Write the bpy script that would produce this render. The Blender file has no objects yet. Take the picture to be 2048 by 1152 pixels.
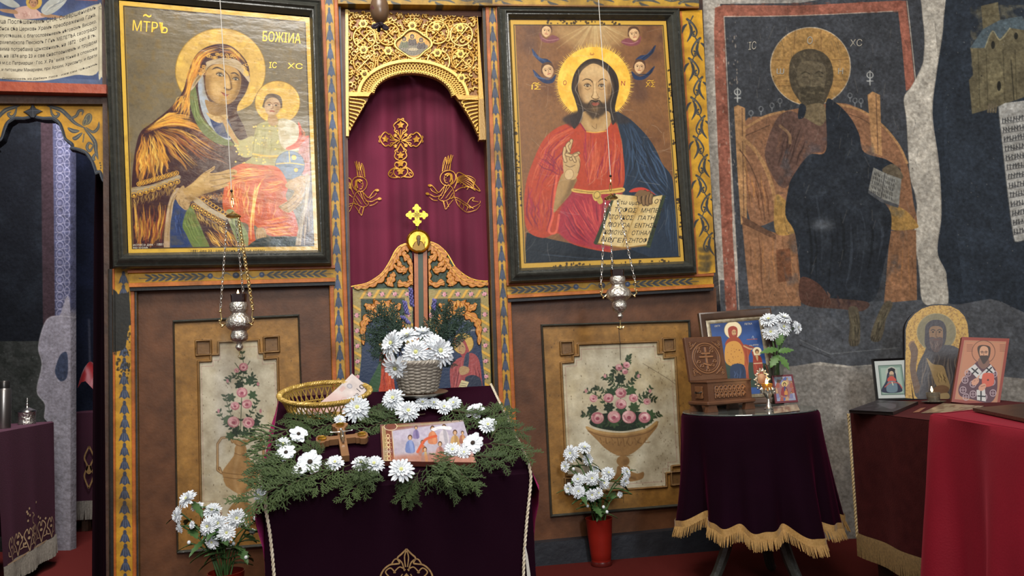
import bpy,math,random
import numpy as np
from mathutils import Vector,Matrix
random.seed(7);np.random.seed(7)
COL=bpy.context.scene.collection
PI=math.pi
# ---------------------------------------------------------------- camera
F=1500.0;CX=1024.0;CY=576.0;HC=0.97
PITCH=math.radians(5.6);ROLL=math.radians(2.75)
_f=np.array([0,math.cos(PITCH),math.sin(PITCH)])
_u0=np.array([0,-math.sin(PITCH),math.cos(PITCH)]);_r0=np.array([1.0,0,0])
_r=_r0*math.cos(ROLL) - _u0*math.sin(ROLL)
_u=_u0*math.cos(ROLL) + _r0*math.sin(ROLL)
CAM=np.array([0,0,HC])
def ray(px,py):
 px=np.asarray(px,float);py=np.asarray(py,float)
 return F*_f + (px-CX)[...,None]*_r - (py-CY)[...,None]*_u
def proj(p):
 d=np.asarray(p,float) - CAM
 z=d @ _f
 return np.stack([CX + F*(d @ _r)/z,CY - F*(d @ _u)/z],-1)
def at_depth(px,py,y):  # point whose forward (world y) distance is y
 d=ray(px,py);return CAM + d*(y/d[...,1])[...,None]
def on_z(px,py,z):  # point on the horizontal plane at height z
 d=ray(px,py);return CAM + d*((z-HC)/d[...,2])[...,None]
class Plane:
 def __init__(s,p,n):s.p=np.asarray(p,float);s.n=np.asarray(n,float)/np.linalg.norm(n)
 def hit(s,px,py,off=0.0):
  d=ray(px,py);t=((s.p + s.n*off - CAM) @ s.n)/(d @ s.n)
  return CAM + d*t[...,None]
def vplane(p,yaw):  # vertical plane, facing the camera; yaw>0: its right side is farther
 a=math.radians(yaw);return Plane(p,(math.sin(a),-math.cos(a),0))
 # ---------------------------------------------------------------- colours and materials
def lin(c):
 c=np.asarray(c,float);return np.where(c <= 0.04045,c/12.92,((c+0.055)/1.055)**2.4)
def hx(s):
 s=s.lstrip('#')
 if len(s) == 3:s=''.join(a*2 for a in s)
 return np.array([int(s[i:i+2],16)/255 for i in (0,2,4)])
MATS={}
def mat(name,color='888',rough=0.6,metal=0.0,noise=None,bump=None,sheen=0,sheen_tint=None,attr=False,coat=0,emit=None,
trans=0,spec=0.5,sss=0,rand=None,bump2=None,ior=1.45,aniso=None,alpha=1):
 """noise=(scale, second colour, contrast) procedural mottling; bump=(scale, strength)"""
 if name in MATS:return MATS[name]
 m=bpy.data.materials.new(name);m.use_nodes=True
 nt=m.node_tree;b=nt.nodes['Principled BSDF'];L=nt.links.new
 tc=nt.nodes.new('ShaderNodeTexCoord')
 I=b.inputs
 I['Roughness'].default_value=rough;I['Metallic'].default_value=metal
 I['Specular IOR Level'].default_value=spec;I['IOR'].default_value=ior
 I['Transmission Weight'].default_value=trans
 if alpha < 1:I['Alpha'].default_value=alpha
 if coat:I['Coat Weight'].default_value=coat;I['Coat Roughness'].default_value=0.12
 if sheen:
  I['Sheen Weight'].default_value=sheen;I['Sheen Roughness'].default_value=0.35
  if sheen_tint is not None:I['Sheen Tint'].default_value=(*lin(hx(sheen_tint)),1)
 src=None
 if attr:
  a=nt.nodes.new('ShaderNodeAttribute');a.attribute_name='Col';src=a.outputs['Color']
 else:
  c=lin(hx(color));I['Base Color'].default_value=(*c,1)
 if noise:
  n=nt.nodes.new('ShaderNodeTexNoise');n.inputs['Scale'].default_value=noise[0];n.inputs['Detail'].default_value=6
  L(tc.outputs['Object'],n.inputs['Vector'])
  r=nt.nodes.new('ShaderNodeValToRGB');k=noise[2] if len(noise) > 2 else 0.2
  r.color_ramp.elements[0].position=0.5-k;r.color_ramp.elements[1].position=0.5+k
  L(n.outputs['Fac'],r.inputs['Fac'])
  mx=nt.nodes.new('ShaderNodeMix');mx.data_type='RGBA'
  if attr:
   mx.blend_type='MULTIPLY';mx.inputs['Factor'].default_value=1
   r.color_ramp.elements[0].color=(*lin(hx(noise[1])),1);r.color_ramp.elements[1].color=(1,1,1,1)
   L(src,mx.inputs[6]);L(r.outputs['Color'],mx.inputs[7])
  else:
   L(r.outputs['Color'],mx.inputs['Factor'])
   mx.inputs[6].default_value=(*lin(hx(color)),1);mx.inputs[7].default_value=(*lin(hx(noise[1])),1)
  src=mx.outputs[2]
 if rand:  # each copy of a thing gets its own tint between its colour and a second one
  oi=nt.nodes.new('ShaderNodeObjectInfo');mx=nt.nodes.new('ShaderNodeMix');mx.data_type='RGBA';L(oi.outputs['Random'],mx.inputs['Factor'])
  if src is not None:L(src,mx.inputs[6])
  else:mx.inputs[6].default_value=(*lin(hx(color)),1)
  mx.inputs[7].default_value=(*lin(hx(rand)),1);src=mx.outputs[2]
 if src is not None:L(src,I['Base Color'])
 prev=None
 for bb in (bump,bump2):
  if not bb:continue
  n=nt.nodes.new('ShaderNodeTexNoise');n.inputs['Scale'].default_value=bb[0];n.inputs['Detail'].default_value=5
  v=tc.outputs['Object']
  if len(bb) > 2:
   mp=nt.nodes.new('ShaderNodeMapping');mp.inputs['Scale'].default_value=bb[2];L(v,mp.inputs['Vector']);v=mp.outputs['Vector']
  L(v,n.inputs['Vector'])
  bp=nt.nodes.new('ShaderNodeBump');bp.inputs['Strength'].default_value=bb[1];bp.inputs['Distance'].default_value=0.01
  L(n.outputs['Fac'],bp.inputs['Height'])
  if prev is not None:L(prev,bp.inputs['Normal'])
  prev=bp.outputs['Normal']
 if prev is not None:
  L(prev,I['Normal'])
  if coat:L(prev,I['Coat Normal'])
 if emit:
  I['Emission Color'].default_value=(*lin(hx(emit[0])),1);I['Emission Strength'].default_value=emit[1]
 MATS[name]=m
 return m
 # ---------------------------------------------------------------- objects
LOC={}
def empty(name,loc,label,cat,group=None,kind=None):
 o=bpy.data.objects.new(name,None);COL.objects.link(o);o.empty_display_size=0.05
 loc=np.asarray(loc,float);o.location=loc;LOC[o.name]=loc
 tag(o,label,cat,group,kind);return o
def tag(o,label=None,cat=None,group=None,kind=None):
 if label:o['label']=label
 if cat:o['category']=cat
 if group:o['group']=group
 if kind:o['kind']=kind
 return o
def link_mesh(name,V,Fc,m,parent=None,smooth=True,col=None,label=None,local=False):
 V=np.asarray(V,float)
 base=np.zeros(3)
 if parent is not None and not local:base=LOC[parent.name]
 me=bpy.data.meshes.new(name)
 if isinstance(Fc,np.ndarray):
  n=len(Fc);k=Fc.shape[1]
  me.vertices.add(len(V));me.vertices.foreach_set('co',(V-base).astype(np.float32).ravel())
  me.loops.add(n*k);me.loops.foreach_set('vertex_index',Fc.astype(np.int32).ravel())
  me.polygons.add(n);me.polygons.foreach_set('loop_start',(np.arange(n)*k).astype(np.int32))
  me.update(calc_edges=True)
 else:
  me.from_pydata((V-base).tolist(),[],[list(map(int,f)) for f in Fc])
 me.polygons.foreach_set('use_smooth',[smooth]*len(me.polygons))
 if col is not None:
  a=me.color_attributes.new('Col','FLOAT_COLOR','POINT')
  c4=np.ones((len(V),4),np.float32);c4[:,:3]=lin(np.clip(col,0,1));a.data.foreach_set('color',c4.ravel())
 me.materials.append(m)
 o=bpy.data.objects.new(name,me);COL.objects.link(o)
 if parent is not None:
  o.parent=parent;LOC[o.name]=base
 else:LOC[o.name]=np.zeros(3)
 if label:o['label']=label
 return o
def dup(root,loc,rot=None,scale=None,label=None,group=None):
 r=root.copy();COL.objects.link(r);r.location=loc
 if rot is not None:r.rotation_euler=rot
 if scale is not None:r.scale=(scale,)*3 if np.isscalar(scale) else scale
 if label:r['label']=label
 if group:r['group']=group
 for ch in list(root.children):
  c=ch.copy();COL.objects.link(c);c.parent=r
  for g in ch.children:
   d=g.copy();COL.objects.link(d);d.parent=c
 return r
def unit(v):v=np.asarray(v,float);return v/np.linalg.norm(v)
def smooth_path(P,n=6,closed=False):
 P=np.asarray(P,float);N=len(P)
 if N < 3:return P
 out=[]
 R=range(N) if closed else range(N-1)
 t=np.linspace(0,1,n,endpoint=False)[:,None]
 for i in R:
  if closed:p0,p1,p2,p3=P[i-1],P[i],P[(i+1) % N],P[(i+2) % N]
  else:p0=P[max(i-1,0)];p1=P[i];p2=P[i+1];p3=P[min(i+2,N-1)]
  out.append(0.5*((2*p1)+(p2-p0)*t+(2*p0-5*p1+4*p2-p3)*t*t+(3*p1-p0-3*p2+p3)*t**3))
 out=np.concatenate(out)
 if not closed:out=np.vstack([out,P[-1:]])
 return out
class MB:
 def __init__(s):s.v=[];s.f=[];s.n=0
 def add(s,V,Fc):
  V=np.asarray(V,float).reshape(-1,3);s.v.append(V);s.f += [[int(i)+s.n for i in f] for f in Fc];s.n += len(V);return s
 def box(s,c,ax,ay,az):  # centre and half axes
  c,ax,ay,az=(np.asarray(q,float) for q in (c,ax,ay,az))
  V=[c+i*ax+j*ay+k*az for k in (-1,1) for j in (-1,1) for i in (-1,1)]
  return s.add(V,[(0,2,3,1),(4,5,7,6),(0,1,5,4),(2,6,7,3),(0,4,6,2),(1,3,7,5)])
 def aabox(s,lo,hi):
  lo=np.asarray(lo,float);hi=np.asarray(hi,float);h=(hi-lo)/2
  return s.box((lo+hi)/2,(h[0],0,0),(0,h[1],0),(0,0,h[2]))
 def bbox(s,c,ax,ay,az,b):  # box with chamfered edges along all sides (three nested rings)
  c,ax,ay,az=(np.asarray(q,float) for q in (c,ax,ay,az))
  lx,ly,lz=(np.linalg.norm(q) for q in (ax,ay,az));X,Y,Z=ax/lx,ay/ly,az/lz
  rings=[]
  for z,k in ((-lz,b),(-lz+b,0),(lz-b,0),(lz,b)):
   x,y=lx-k,ly-k;q=b if k == 0 else b*0.6
   rings.append([c+X*i+Y*j+Z*z for i,j in ((x-q,-y),(x,-y+q),(x,y-q),(x-q,y),(-x+q,y),(-x,y-q),(-x,-y+q),(-x+q,-y))])
  V=np.array(rings).reshape(-1,3);Fc=[list(range(7,-1,-1)),list(range(24,32))]
  for r in range(3):
   for i in range(8):Fc.append((r*8+i,r*8+(i+1) % 8,r*8+8+(i+1) % 8,r*8+8+i))
  return s.add(V,Fc)
 def tube(s,P,r,n=8,cap=True,closed=False):
  P=np.asarray(P,float);N=len(P);r=np.broadcast_to(np.asarray(r,float),(N,))
  T=np.gradient(P,axis=0) if not closed else np.roll(P,-1,0)-np.roll(P,1,0)
  T /= (np.linalg.norm(T,axis=1)[:,None]+1e-12)
  a=np.array([0,0,1.0]) if abs(T[0][2]) < 0.9 else np.array([1.0,0,0])
  V=[]
  nrm=np.cross(T[0],a);nrm /= np.linalg.norm(nrm)
  for i in range(N):
   nrm=nrm-T[i]*(nrm@T[i]);nrm /= (np.linalg.norm(nrm)+1e-12);bn=np.cross(T[i],nrm)
   for k in range(n):
    q=2*PI*k/n;V.append(P[i]+r[i]*(math.cos(q)*nrm+math.sin(q)*bn))
  Fc=[]
  for i in range(N if closed else N-1):
   j=(i+1) % N
   for k in range(n):Fc.append((i*n+k,i*n+(k+1) % n,j*n+(k+1) % n,j*n+k))
  if cap and not closed:Fc += [list(range(n-1,-1,-1)),list(range((N-1)*n,N*n))]
  return s.add(V,Fc)
 def lathe(s,prof,c=(0,0,0),n=32,ax=(1,0,0),ay=(0,1,0),az=(0,0,1),close=True):
  c=np.asarray(c,float);ax,ay,az=(np.asarray(q,float) for q in (ax,ay,az))
  V=[];
  for r,z in prof:
   for k in range(n):
    q=2*PI*k/n;V.append(c+ax*r*math.cos(q)+ay*r*math.sin(q)+az*z)
  Fc=[]
  for i in range(len(prof)-1):
   for k in range(n):Fc.append((i*n+k,i*n+(k+1) % n,(i+1)*n+(k+1) % n,(i+1)*n+k))
  if close:
   Fc += [list(range(n-1,-1,-1)),list(range((len(prof)-1)*n,len(prof)*n))]
  return s.add(V,Fc)
 def sphere(s,c,r,n=16,m=10,sq=(1,1,1)):
  prof=[(max(1e-5,math.sin(PI*i/m))*r,-math.cos(PI*i/m)*r) for i in range(m+1)]
  return s.lathe(prof,c,n,(sq[0],0,0),(0,sq[1],0),(0,0,sq[2]))
 def grid(s,P,flip=False):  # P (h,w,3)
  P=np.asarray(P,float);h,w=P.shape[:2];Fc=[]
  for i in range(h-1):
   for j in range(w-1):
    a=i*w+j;q=(a,a+1,a+w+1,a+w);Fc.append(q[::-1] if not flip else q)
  return s.add(P.reshape(-1,3),Fc)
 def prism(s,poly,c,X,Y,N,d):  # 2D outline extruded by d along N
  c,X,Y,N=(np.asarray(q,float) for q in (c,X,Y,N));n=len(poly)
  A=[c+X*p[0]+Y*p[1] for p in poly];B=[a+N*d for a in A]
  Fc=[list(range(n-1,-1,-1)),list(range(n,2*n))]+[(i,(i+1) % n,n+(i+1) % n,n+i) for i in range(n)]
  return s.add(A+B,Fc)
 def build(s,name,m,parent=None,smooth=True,label=None,local=False):
  V=np.concatenate(s.v) if s.v else np.zeros((0,3))
  o=link_mesh(name,V,s.f,m,parent,smooth,None,label,local)
  if smooth:
   try:o.data.set_sharp_from_angle(angle=math.radians(40))
   except Exception:pass
  return o
  # ---------------------------------------------------------------- painted surfaces
def homog(src,dst):
 A=[];b=[]
 for (x,y),(u,v) in zip(src,dst):
  A += [[x,y,1,0,0,0,-u*x,-u*y],[0,0,0,x,y,1,-v*x,-v*y]];b += [u,v]
 h=np.linalg.solve(np.array(A,float),np.array(b,float));return np.append(h,1).reshape(3,3)
def happly(Hm,P):
 P=np.asarray(P,float);q=P @ Hm[:,:2].T + Hm[:,2];return q[...,:2]/q[...,2:3]
def vnoise(h,w,cell,seed=0,octv=3):
 rs=np.random.RandomState(seed);out=np.zeros((h,w));amp=1;tot=0
 for o in range(octv):
  c=max(1.0,cell/2**o);gh,gw=int(h/c)+3,int(w/c)+3;g=rs.rand(gh,gw)
  yy=np.arange(h)/c;xx=np.arange(w)/c;y0=yy.astype(int);x0=xx.astype(int)
  fy=(yy-y0)[:,None];fx=(xx-x0)[None];fy=fy*fy*(3-2*fy);fx=fx*fx*(3-2*fx)
  v=g[y0][:,x0]*(1-fy)*(1-fx)+g[y0+1][:,x0]*fy*(1-fx)+g[y0][:,x0+1]*(1-fy)*fx+g[y0+1][:,x0+1]*fy*fx
  out += v*amp;tot += amp;amp *= 0.5
 return out/tot
class Canvas:
 """a painted (or carved) surface: a fine grid of points in a plane, one colour and one height per point"""
 def __init__(s,plane,quad,res=1.0,off=0.0,color='888',grow=0):
  s.pl=plane;s.q=np.array(quad,float);s.off=off
  q=s.q;w=(np.linalg.norm(q[1]-q[0])+np.linalg.norm(q[2]-q[3]))/2;h=(np.linalg.norm(q[3]-q[0])+np.linalg.norm(q[2]-q[1]))/2
  s.W=max(2,int(w*res));s.H=max(2,int(h*res));s.k=s.W/w
  s.M=homog(q,[(0,0),(s.W-1,0),(s.W-1,s.H-1),(0,s.H-1)]);s.Mi=np.linalg.inv(s.M)
  s.img=np.ones((s.H,s.W,3))*hx(color);s.hgt=np.zeros((s.H,s.W));s.mask=np.ones((s.H,s.W),bool)
 def c(s,P):return happly(s.M,P)
 def pxgrid(s):
  yy,xx=np.mgrid[0:s.H,0:s.W];return happly(s.Mi,np.stack([xx,yy],-1))
  # --- coverage of a closed outline
 def cov(s,pts,smooth=True,soft=0,n=6):
  P=s.c(pts)
  if smooth:P=smooth_path(P,n,True)
  pad=int(soft*2)+2
  x0=max(0,int(P[:,0].min())-pad);x1=min(s.W,int(P[:,0].max())+pad+2)
  y0=max(0,int(P[:,1].min())-pad);y1=min(s.H,int(P[:,1].max())+pad+2)
  if x1 <= x0 or y1 <= y0:return 0,0,0,0,np.zeros((0,0))
  w=x1-x0;acc=np.zeros((y1-y0,w+2));A=P;B=np.roll(P,-1,0);SS=3
  dy=B[:,1]-A[:,1]
  for iy in range(y1-y0):
   for k in range(SS):
    y=y0+iy+(k+0.5)/SS-0.5
    m=((A[:,1] <= y) & (B[:,1] > y)) | ((B[:,1] <= y) & (A[:,1] > y))
    if not m.any():continue
    xs=np.sort(A[m,0]+(y-A[m,1])/dy[m]*(B[m,0]-A[m,0]))-x0+0.5
    xs=np.clip(xs,0,w);i=xs.astype(int);fr=xs-i
    sg=np.where(np.arange(len(xs)) % 2 == 0,1.0,-1.0)
    np.add.at(acc[iy],i,sg*(1-fr));np.add.at(acc[iy],i+1,sg*fr)
  cv=np.cumsum(acc,1)[:,:w]/SS
  if soft > 0:cv=blur(cv,soft)
  return x0,y0,x1,y1,np.clip(cv,0,1)
 def scov(s,pts,w,smooth=True,taper=None,n=5,soft=0.6):
  P=s.c(pts)
  if smooth and len(P) > 2:P=smooth_path(P,n)
  N=len(P);t=np.linspace(0,1,N);r=np.full(N,w/2.0*s.k)
  if taper == 'both':r=r*np.sin(PI*np.clip(t,0.03,0.97))**0.6
  elif taper == 'end':r=r*(1-0.9*t)
  elif taper == 'start':r=r*(0.1+0.9*t)
  R=r.max()+2
  x0=max(0,int(P[:,0].min()-R));x1=min(s.W,int(P[:,0].max()+R)+2)
  y0=max(0,int(P[:,1].min()-R));y1=min(s.H,int(P[:,1].max()+R)+2)
  if x1 <= x0 or y1 <= y0:return 0,0,0,0,np.zeros((0,0))
  cv=np.zeros((y1-y0,x1-x0))
  for i in range(N-1):
   a,b=P[i],P[i+1];rr=max(r[i],r[i+1])+1.5
   ax0=max(x0,int(min(a[0],b[0])-rr));ax1=min(x1,int(max(a[0],b[0])+rr)+2)
   ay0=max(y0,int(min(a[1],b[1])-rr));ay1=min(y1,int(max(a[1],b[1])+rr)+2)
   if ax1 <= ax0 or ay1 <= ay0:continue
   yy,xx=np.mgrid[ay0:ay1,ax0:ax1];d=b-a;L2=d@d+1e-9
   tt=np.clip(((xx-a[0])*d[0]+(yy-a[1])*d[1])/L2,0,1)
   ds=np.hypot(xx-a[0]-tt*d[0],yy-a[1]-tt*d[1]);rr2=r[i]+(r[i+1]-r[i])*tt
   c=np.clip((rr2-ds)/(2*soft)+0.5,0,1)*np.clip(rr2*2+0.3,0,1)
   sub=cv[ay0-y0:ay1-y0,ax0-x0:ax1-x0];np.maximum(sub,c,out=sub)
  return x0,y0,x1,y1,cv
 def put(s,C,color,alpha=1.0,h=None,hmode='set'):
  if C is None:return
  x0,y0,x1,y1,cv=C
  if color is not None:
   col=hx(color) if isinstance(color,str) else np.asarray(color)
   a=(cv*alpha)[...,None];reg=s.img[y0:y1,x0:x1];reg += (col-reg)*a
  if h is not None:
   rg=s.hgt[y0:y1,x0:x1]
   if hmode == 'set':rg += (h-rg)*cv
   else:np.maximum(rg,h*cv,out=rg)
 def poly(s,pts,color,alpha=1.0,smooth=True,soft=0,h=None,grad=None):
  C=s.cov(pts,smooth,soft*s.k)
  if C is None:return C
  if grad:  # grad=(other colour, (px0,py0), (px1,py1)) runs from color to the other colour
   x0,y0,x1,y1,cv=C;a,b=s.c([grad[1],grad[2]])
   yy,xx=np.mgrid[y0:y1,x0:x1];d=b-a;t=np.clip(((xx-a[0])*d[0]+(yy-a[1])*d[1])/(d@d),0,1)[...,None]
   s.put(C,hx(color)*(1-t)+hx(grad[0])*t,alpha,h)
  else:s.put(C,color,alpha,h)
  return C
 def line(s,pts,color,w=1.0,alpha=1.0,smooth=True,taper=None,h=None,hmode='max',soft=0.6):
  C=s.scov(pts,w,smooth,taper,soft=soft);s.put(C,color,alpha,h,hmode);return C
 def ell(s,cx,cy,rx,ry,color,rot=0,alpha=1.0,soft=0,h=None,n=24):
  a=math.radians(rot);t=np.linspace(0,2*PI,n,endpoint=False)
  x=rx*np.cos(t);y=ry*np.sin(t)
  return s.poly(np.stack([cx+x*math.cos(a)-y*math.sin(a),cy+x*math.sin(a)+y*math.cos(a)],-1),color,alpha,True,soft,h)
 def ring(s,cx,cy,rx,ry,color,w,rot=0,alpha=1.0,h=None,n=28):
  a=math.radians(rot);t=np.linspace(0,2*PI,n)
  x=rx*np.cos(t);y=ry*np.sin(t)
  return s.line(np.stack([cx+x*math.cos(a)-y*math.sin(a),cy+x*math.sin(a)+y*math.cos(a)],-1),color,w,alpha,True,None,h)
 def mottle(s,amt,cell,seed=0,color=None,thr=None,C=None):
  nz=vnoise(s.H,s.W,cell*s.k,seed,4)
  if color is None:m=((nz-0.5)*2*amt)[...,None];D=s.img*(1+m)-s.img
  else:
   lo,hi=thr;t=np.clip((nz-lo)/(hi-lo),0,1)*amt;D=(hx(color)-s.img)*t[...,None]
  if C is not None:
   x0,y0,x1,y1,cv=C;s.img[y0:y1,x0:x1] += D[y0:y1,x0:x1]*cv[...,None]
  else:s.img += D
 def specks(s,n,color,size=(0.5,1.5),seed=0,alpha=0.7,box=None,stretch=1):
  rs=np.random.RandomState(seed)
  for _ in range(n):
   if box:x=rs.uniform(box[0],box[2]);y=rs.uniform(box[1],box[3])
   else:
    p=happly(s.Mi,[rs.rand()*s.W,rs.rand()*s.H]);x,y=p
   r=rs.uniform(*size);s.ell(x,y,r*0.6,r*0.6*stretch*rs.uniform(0.7,1.6),color,rs.uniform(-15,15),alpha,n=7)
 def clip_poly(s,pts,smooth=False,inside=True):
  m=np.zeros((s.H,s.W),bool);C=s.cov(pts,smooth)
  if C is not None:m[C[1]:C[3],C[0]:C[2]]=C[4] > 0.5
  s.mask &= m if inside else ~m
 def build(s,name,m,parent=None,thick=0.0,label=None,smooth=True,hscale=1.0,bend=None):
  P=s.pxgrid();V=s.pl.hit(P[...,0],P[...,1],s.off)
  V=V + s.pl.n*(s.hgt*hscale)[...,None]
  if bend is not None:V=bend(V)
  H,W=s.H,s.W;idx=np.arange(H*W).reshape(H,W)
  a,b,c,d=idx[:-1,:-1],idx[:-1,1:],idx[1:,1:],idx[1:,:-1]
  fm=s.mask[:-1,:-1] & s.mask[:-1,1:] & s.mask[1:,1:] & s.mask[1:,:-1]
  Fc=np.stack([a[fm],d[fm],c[fm],b[fm]],-1);Vv=V.reshape(-1,3);col=s.img.reshape(-1,3)
  if thick:
  # rim: every boundary edge of the kept faces is carried back by the thickness
   fp=np.pad(fm,1);E=[]
   up=fm & ~fp[:-2,1:-1];dn=fm & ~fp[2:,1:-1];lf=fm & ~fp[1:-1,:-2];rt=fm & ~fp[1:-1,2:]
   E=np.concatenate([np.stack([a[up],b[up]],-1),np.stack([c[dn],d[dn]],-1),np.stack([d[lf],a[lf]],-1),np.stack([b[rt],c[rt]],-1)])
   ids=np.unique(E);mp=np.full(H*W,-1);mp[ids]=np.arange(len(ids))+H*W
   base=V.reshape(-1,3)[ids]-s.pl.n*((s.hgt.reshape(-1)[ids]*hscale+thick)[:,None])
   Fc=np.concatenate([Fc,np.stack([E[:,1],E[:,0],mp[E[:,0]],mp[E[:,1]]],-1)[:,::-1]])
   Vv=np.concatenate([Vv,base]);col=np.concatenate([col,col[ids]*0.8])
  used=np.unique(Fc);rm=np.full(len(Vv),-1);rm[used]=np.arange(len(used))
  o=link_mesh(name,Vv[used],rm[Fc],m,parent,smooth,col[used],label)
  if thick or s.hgt.any():
   try:o.data.set_sharp_from_angle(angle=math.radians(50))
   except Exception:pass
  return o
def blur(a,r):
 r=max(1,int(round(r)))
 for ax in (0,1):
  for _ in range(2):
   k=2*r+1;pad=[(0,0),(0,0)];pad[ax]=(r+1,r)
   c=np.cumsum(np.pad(a,pad,mode='edge'),ax)
   a=(np.take(c,range(k,c.shape[ax]),ax)-np.take(c,range(0,c.shape[ax]-k),ax))/k
 return a
 # ---------------------------------------------------------------- lettering: flat raised paint, laid on a plane
_FC={}
def glyphs(text):
 if text in _FC:return _FC[text]
 cu=bpy.data.curves.new('t','FONT');cu.body=text;cu.size=1.0;cu.resolution_u=3
 ob=bpy.data.objects.new('t',cu);COL.objects.link(ob)
 dg=bpy.context.evaluated_depsgraph_get();me=bpy.data.meshes.new_from_object(ob.evaluated_get(dg))
 V=np.array([v.co[:2] for v in me.vertices]) if len(me.vertices) else np.zeros((0,2));Fc=[tuple(p.vertices) for p in me.polygons]
 bpy.data.objects.remove(ob);bpy.data.curves.remove(cu);bpy.data.meshes.remove(me)
 _FC[text]=(V,Fc);return V,Fc
class Lettering:
 def __init__(s,plane,off):s.pl=plane;s.off=off;s.mbs=[]
 def text(s,body,p0,p1,h,slant=0,fit=True,warp=None,up=None):
  """body runs along the pixel line p0->p1 (baseline) with cap height h pixels"""
  V,Fc=glyphs(body)
  if len(V) == 0:return s
  x0,x1=V[:,0].min(),V[:,0].max();p0=np.array(p0,float);p1=np.array(p1,float)
  t=(V[:,0]-x0)/(x1-x0);y=V[:,1]/0.73*h
  upv=np.array(up if up is not None else (0.05,-1.0))
  P=p0+(p1-p0)*t[:,None]+upv*y[:,None]
  if warp is not None:P=warp(P)
  W=s.pl.hit(P[:,0],P[:,1],s.off) if isinstance(s.pl,Plane) else s.pl(P)
  if body != '~' or not s.mbs:s.mbs.append(MB())  # one part per inscription; a tilde belongs to the word before it
  s.mbs[-1].add(W,Fc);return s
 def build(s,m,parent,name='lettering'):
  for mb in s.mbs:o=mb.build(name,m,parent,smooth=False)
  return o
def frame_mesh(plane,outer,inner,prof,off=0.0):
 """mitred moulding between two pixel quads; prof = [(t from outer to inner, height)]"""
 o=plane.hit(*np.array(outer,float).T,off);i=plane.hit(*np.array(inner,float).T,off)
 V=[]
 for t,h in prof:
  for k in range(4):V.append(o[k]+(i[k]-o[k])*t+plane.n*h)
 Fc=[]
 for r in range(len(prof)-1):
  for k in range(4):
   a=r*4+k;b=r*4+(k+1) % 4;Fc.append((a,a+4,b+4,b)[::-1] if False else (a,a+4,b+4,b))
 mb=MB();mb.add(V,Fc);return mb
 # ================================================================ planes of the place
A_=np.array
PC=vplane(at_depth(A_(840.),A_(715.),3.6),13)
_j1=PC.hit(A_(672.),A_(720.));_j2=PC.hit(A_(1000.),A_(720.))
PL=vplane(_j1,16);PR=vplane(_j2,8)
_e=PR.hit(A_(1432.),A_(700.));PF=vplane(_e-PR.n*0.10,-4)
_g=PF.hit(A_(1858.),A_(680.));PG=vplane(_g,-24)
PAINT=mat('oil_paint',attr=True,rough=0.42,bump=(60,0.12),spec=0.4)
WOODP=mat('painted_wood',attr=True,rough=0.5,bump=(90,0.08),noise=(14,'b4aca0',0.3),spec=0.4)
FRESCO=mat('fresco',attr=True,rough=0.92,bump=(35,0.35),noise=(60,'c8c4c0',0.25),spec=0.15,bump2=(9,0.3))
INK=mat('black_paint','16110d',0.6);GOLDP=mat('gold_paint','d0a032',0.35,0.35)
DARKW=mat('dark_ebonised_wood','2c2d29',0.3,noise=(30,'3e3e38',0.3),bump=(60,0.25,(1,1,1)),spec=0.55)
BROWNW=mat('dark_brown_wood','2c1c14',0.55,noise=(20,'4a3022',0.3),bump=(50,0.2))
CARPET=mat('dark_red_carpet','5e1f1a',0.95,noise=(300,'401412',0.4),bump=(500,0.5),spec=.1)
# ---- floor, walls
def struct(o):o['kind']='structure';return o
mb=MB();mb.aabox((-5.2,-1.6,-0.06),(4.2,6.2,0.0));struct(mb.build('floor',CARPET,smooth=False))
def HB(P,xs,k,col,w,seed=0,**kw):  # repeated blue bell flowers painted down a pilaster
 pass
def bell(c,x,y,w,h,col='2f3a58',hi='6f7f9c',lean=0):
 """one painted bell flower, hanging, top at (x,y)"""
 P=[(x-0.10*w,y),(x+0.10*w,y),(x+0.20*w,y+0.16*h),(x+0.16*w,y+0.26*h),(x+0.36*w,y+0.50*h),(x+0.55*w,y+0.95*h),(x+0.28*w,y+0.84*h),(x+0.0*w,y+1.02*h),
 (x-0.28*w,y+0.84*h),(x-0.55*w,y+0.95*h),(x-0.36*w,y+0.50*h),(x-0.16*w,y+0.26*h),(x-0.20*w,y+0.16*h)]
 P=[(a+lean*(b-y),b) for a,b in P]
 c.poly(P,col,smooth=False)
 for q in (-0.22,0.05,0.3):c.line([(x+q*w*0.6+lean*h*.4,y+0.38*h),(x+q*w+lean*h*.8,y+0.84*h)],hi,w*0.09,0.6,False)
def worn(c,seed,dark='3a2a18',amt=0.5):
 c.mottle(amt,60,seed,dark,(0.55,0.85));c.mottle(0.10,10,seed+1);c.mottle(0.06,3,seed+2)
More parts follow.
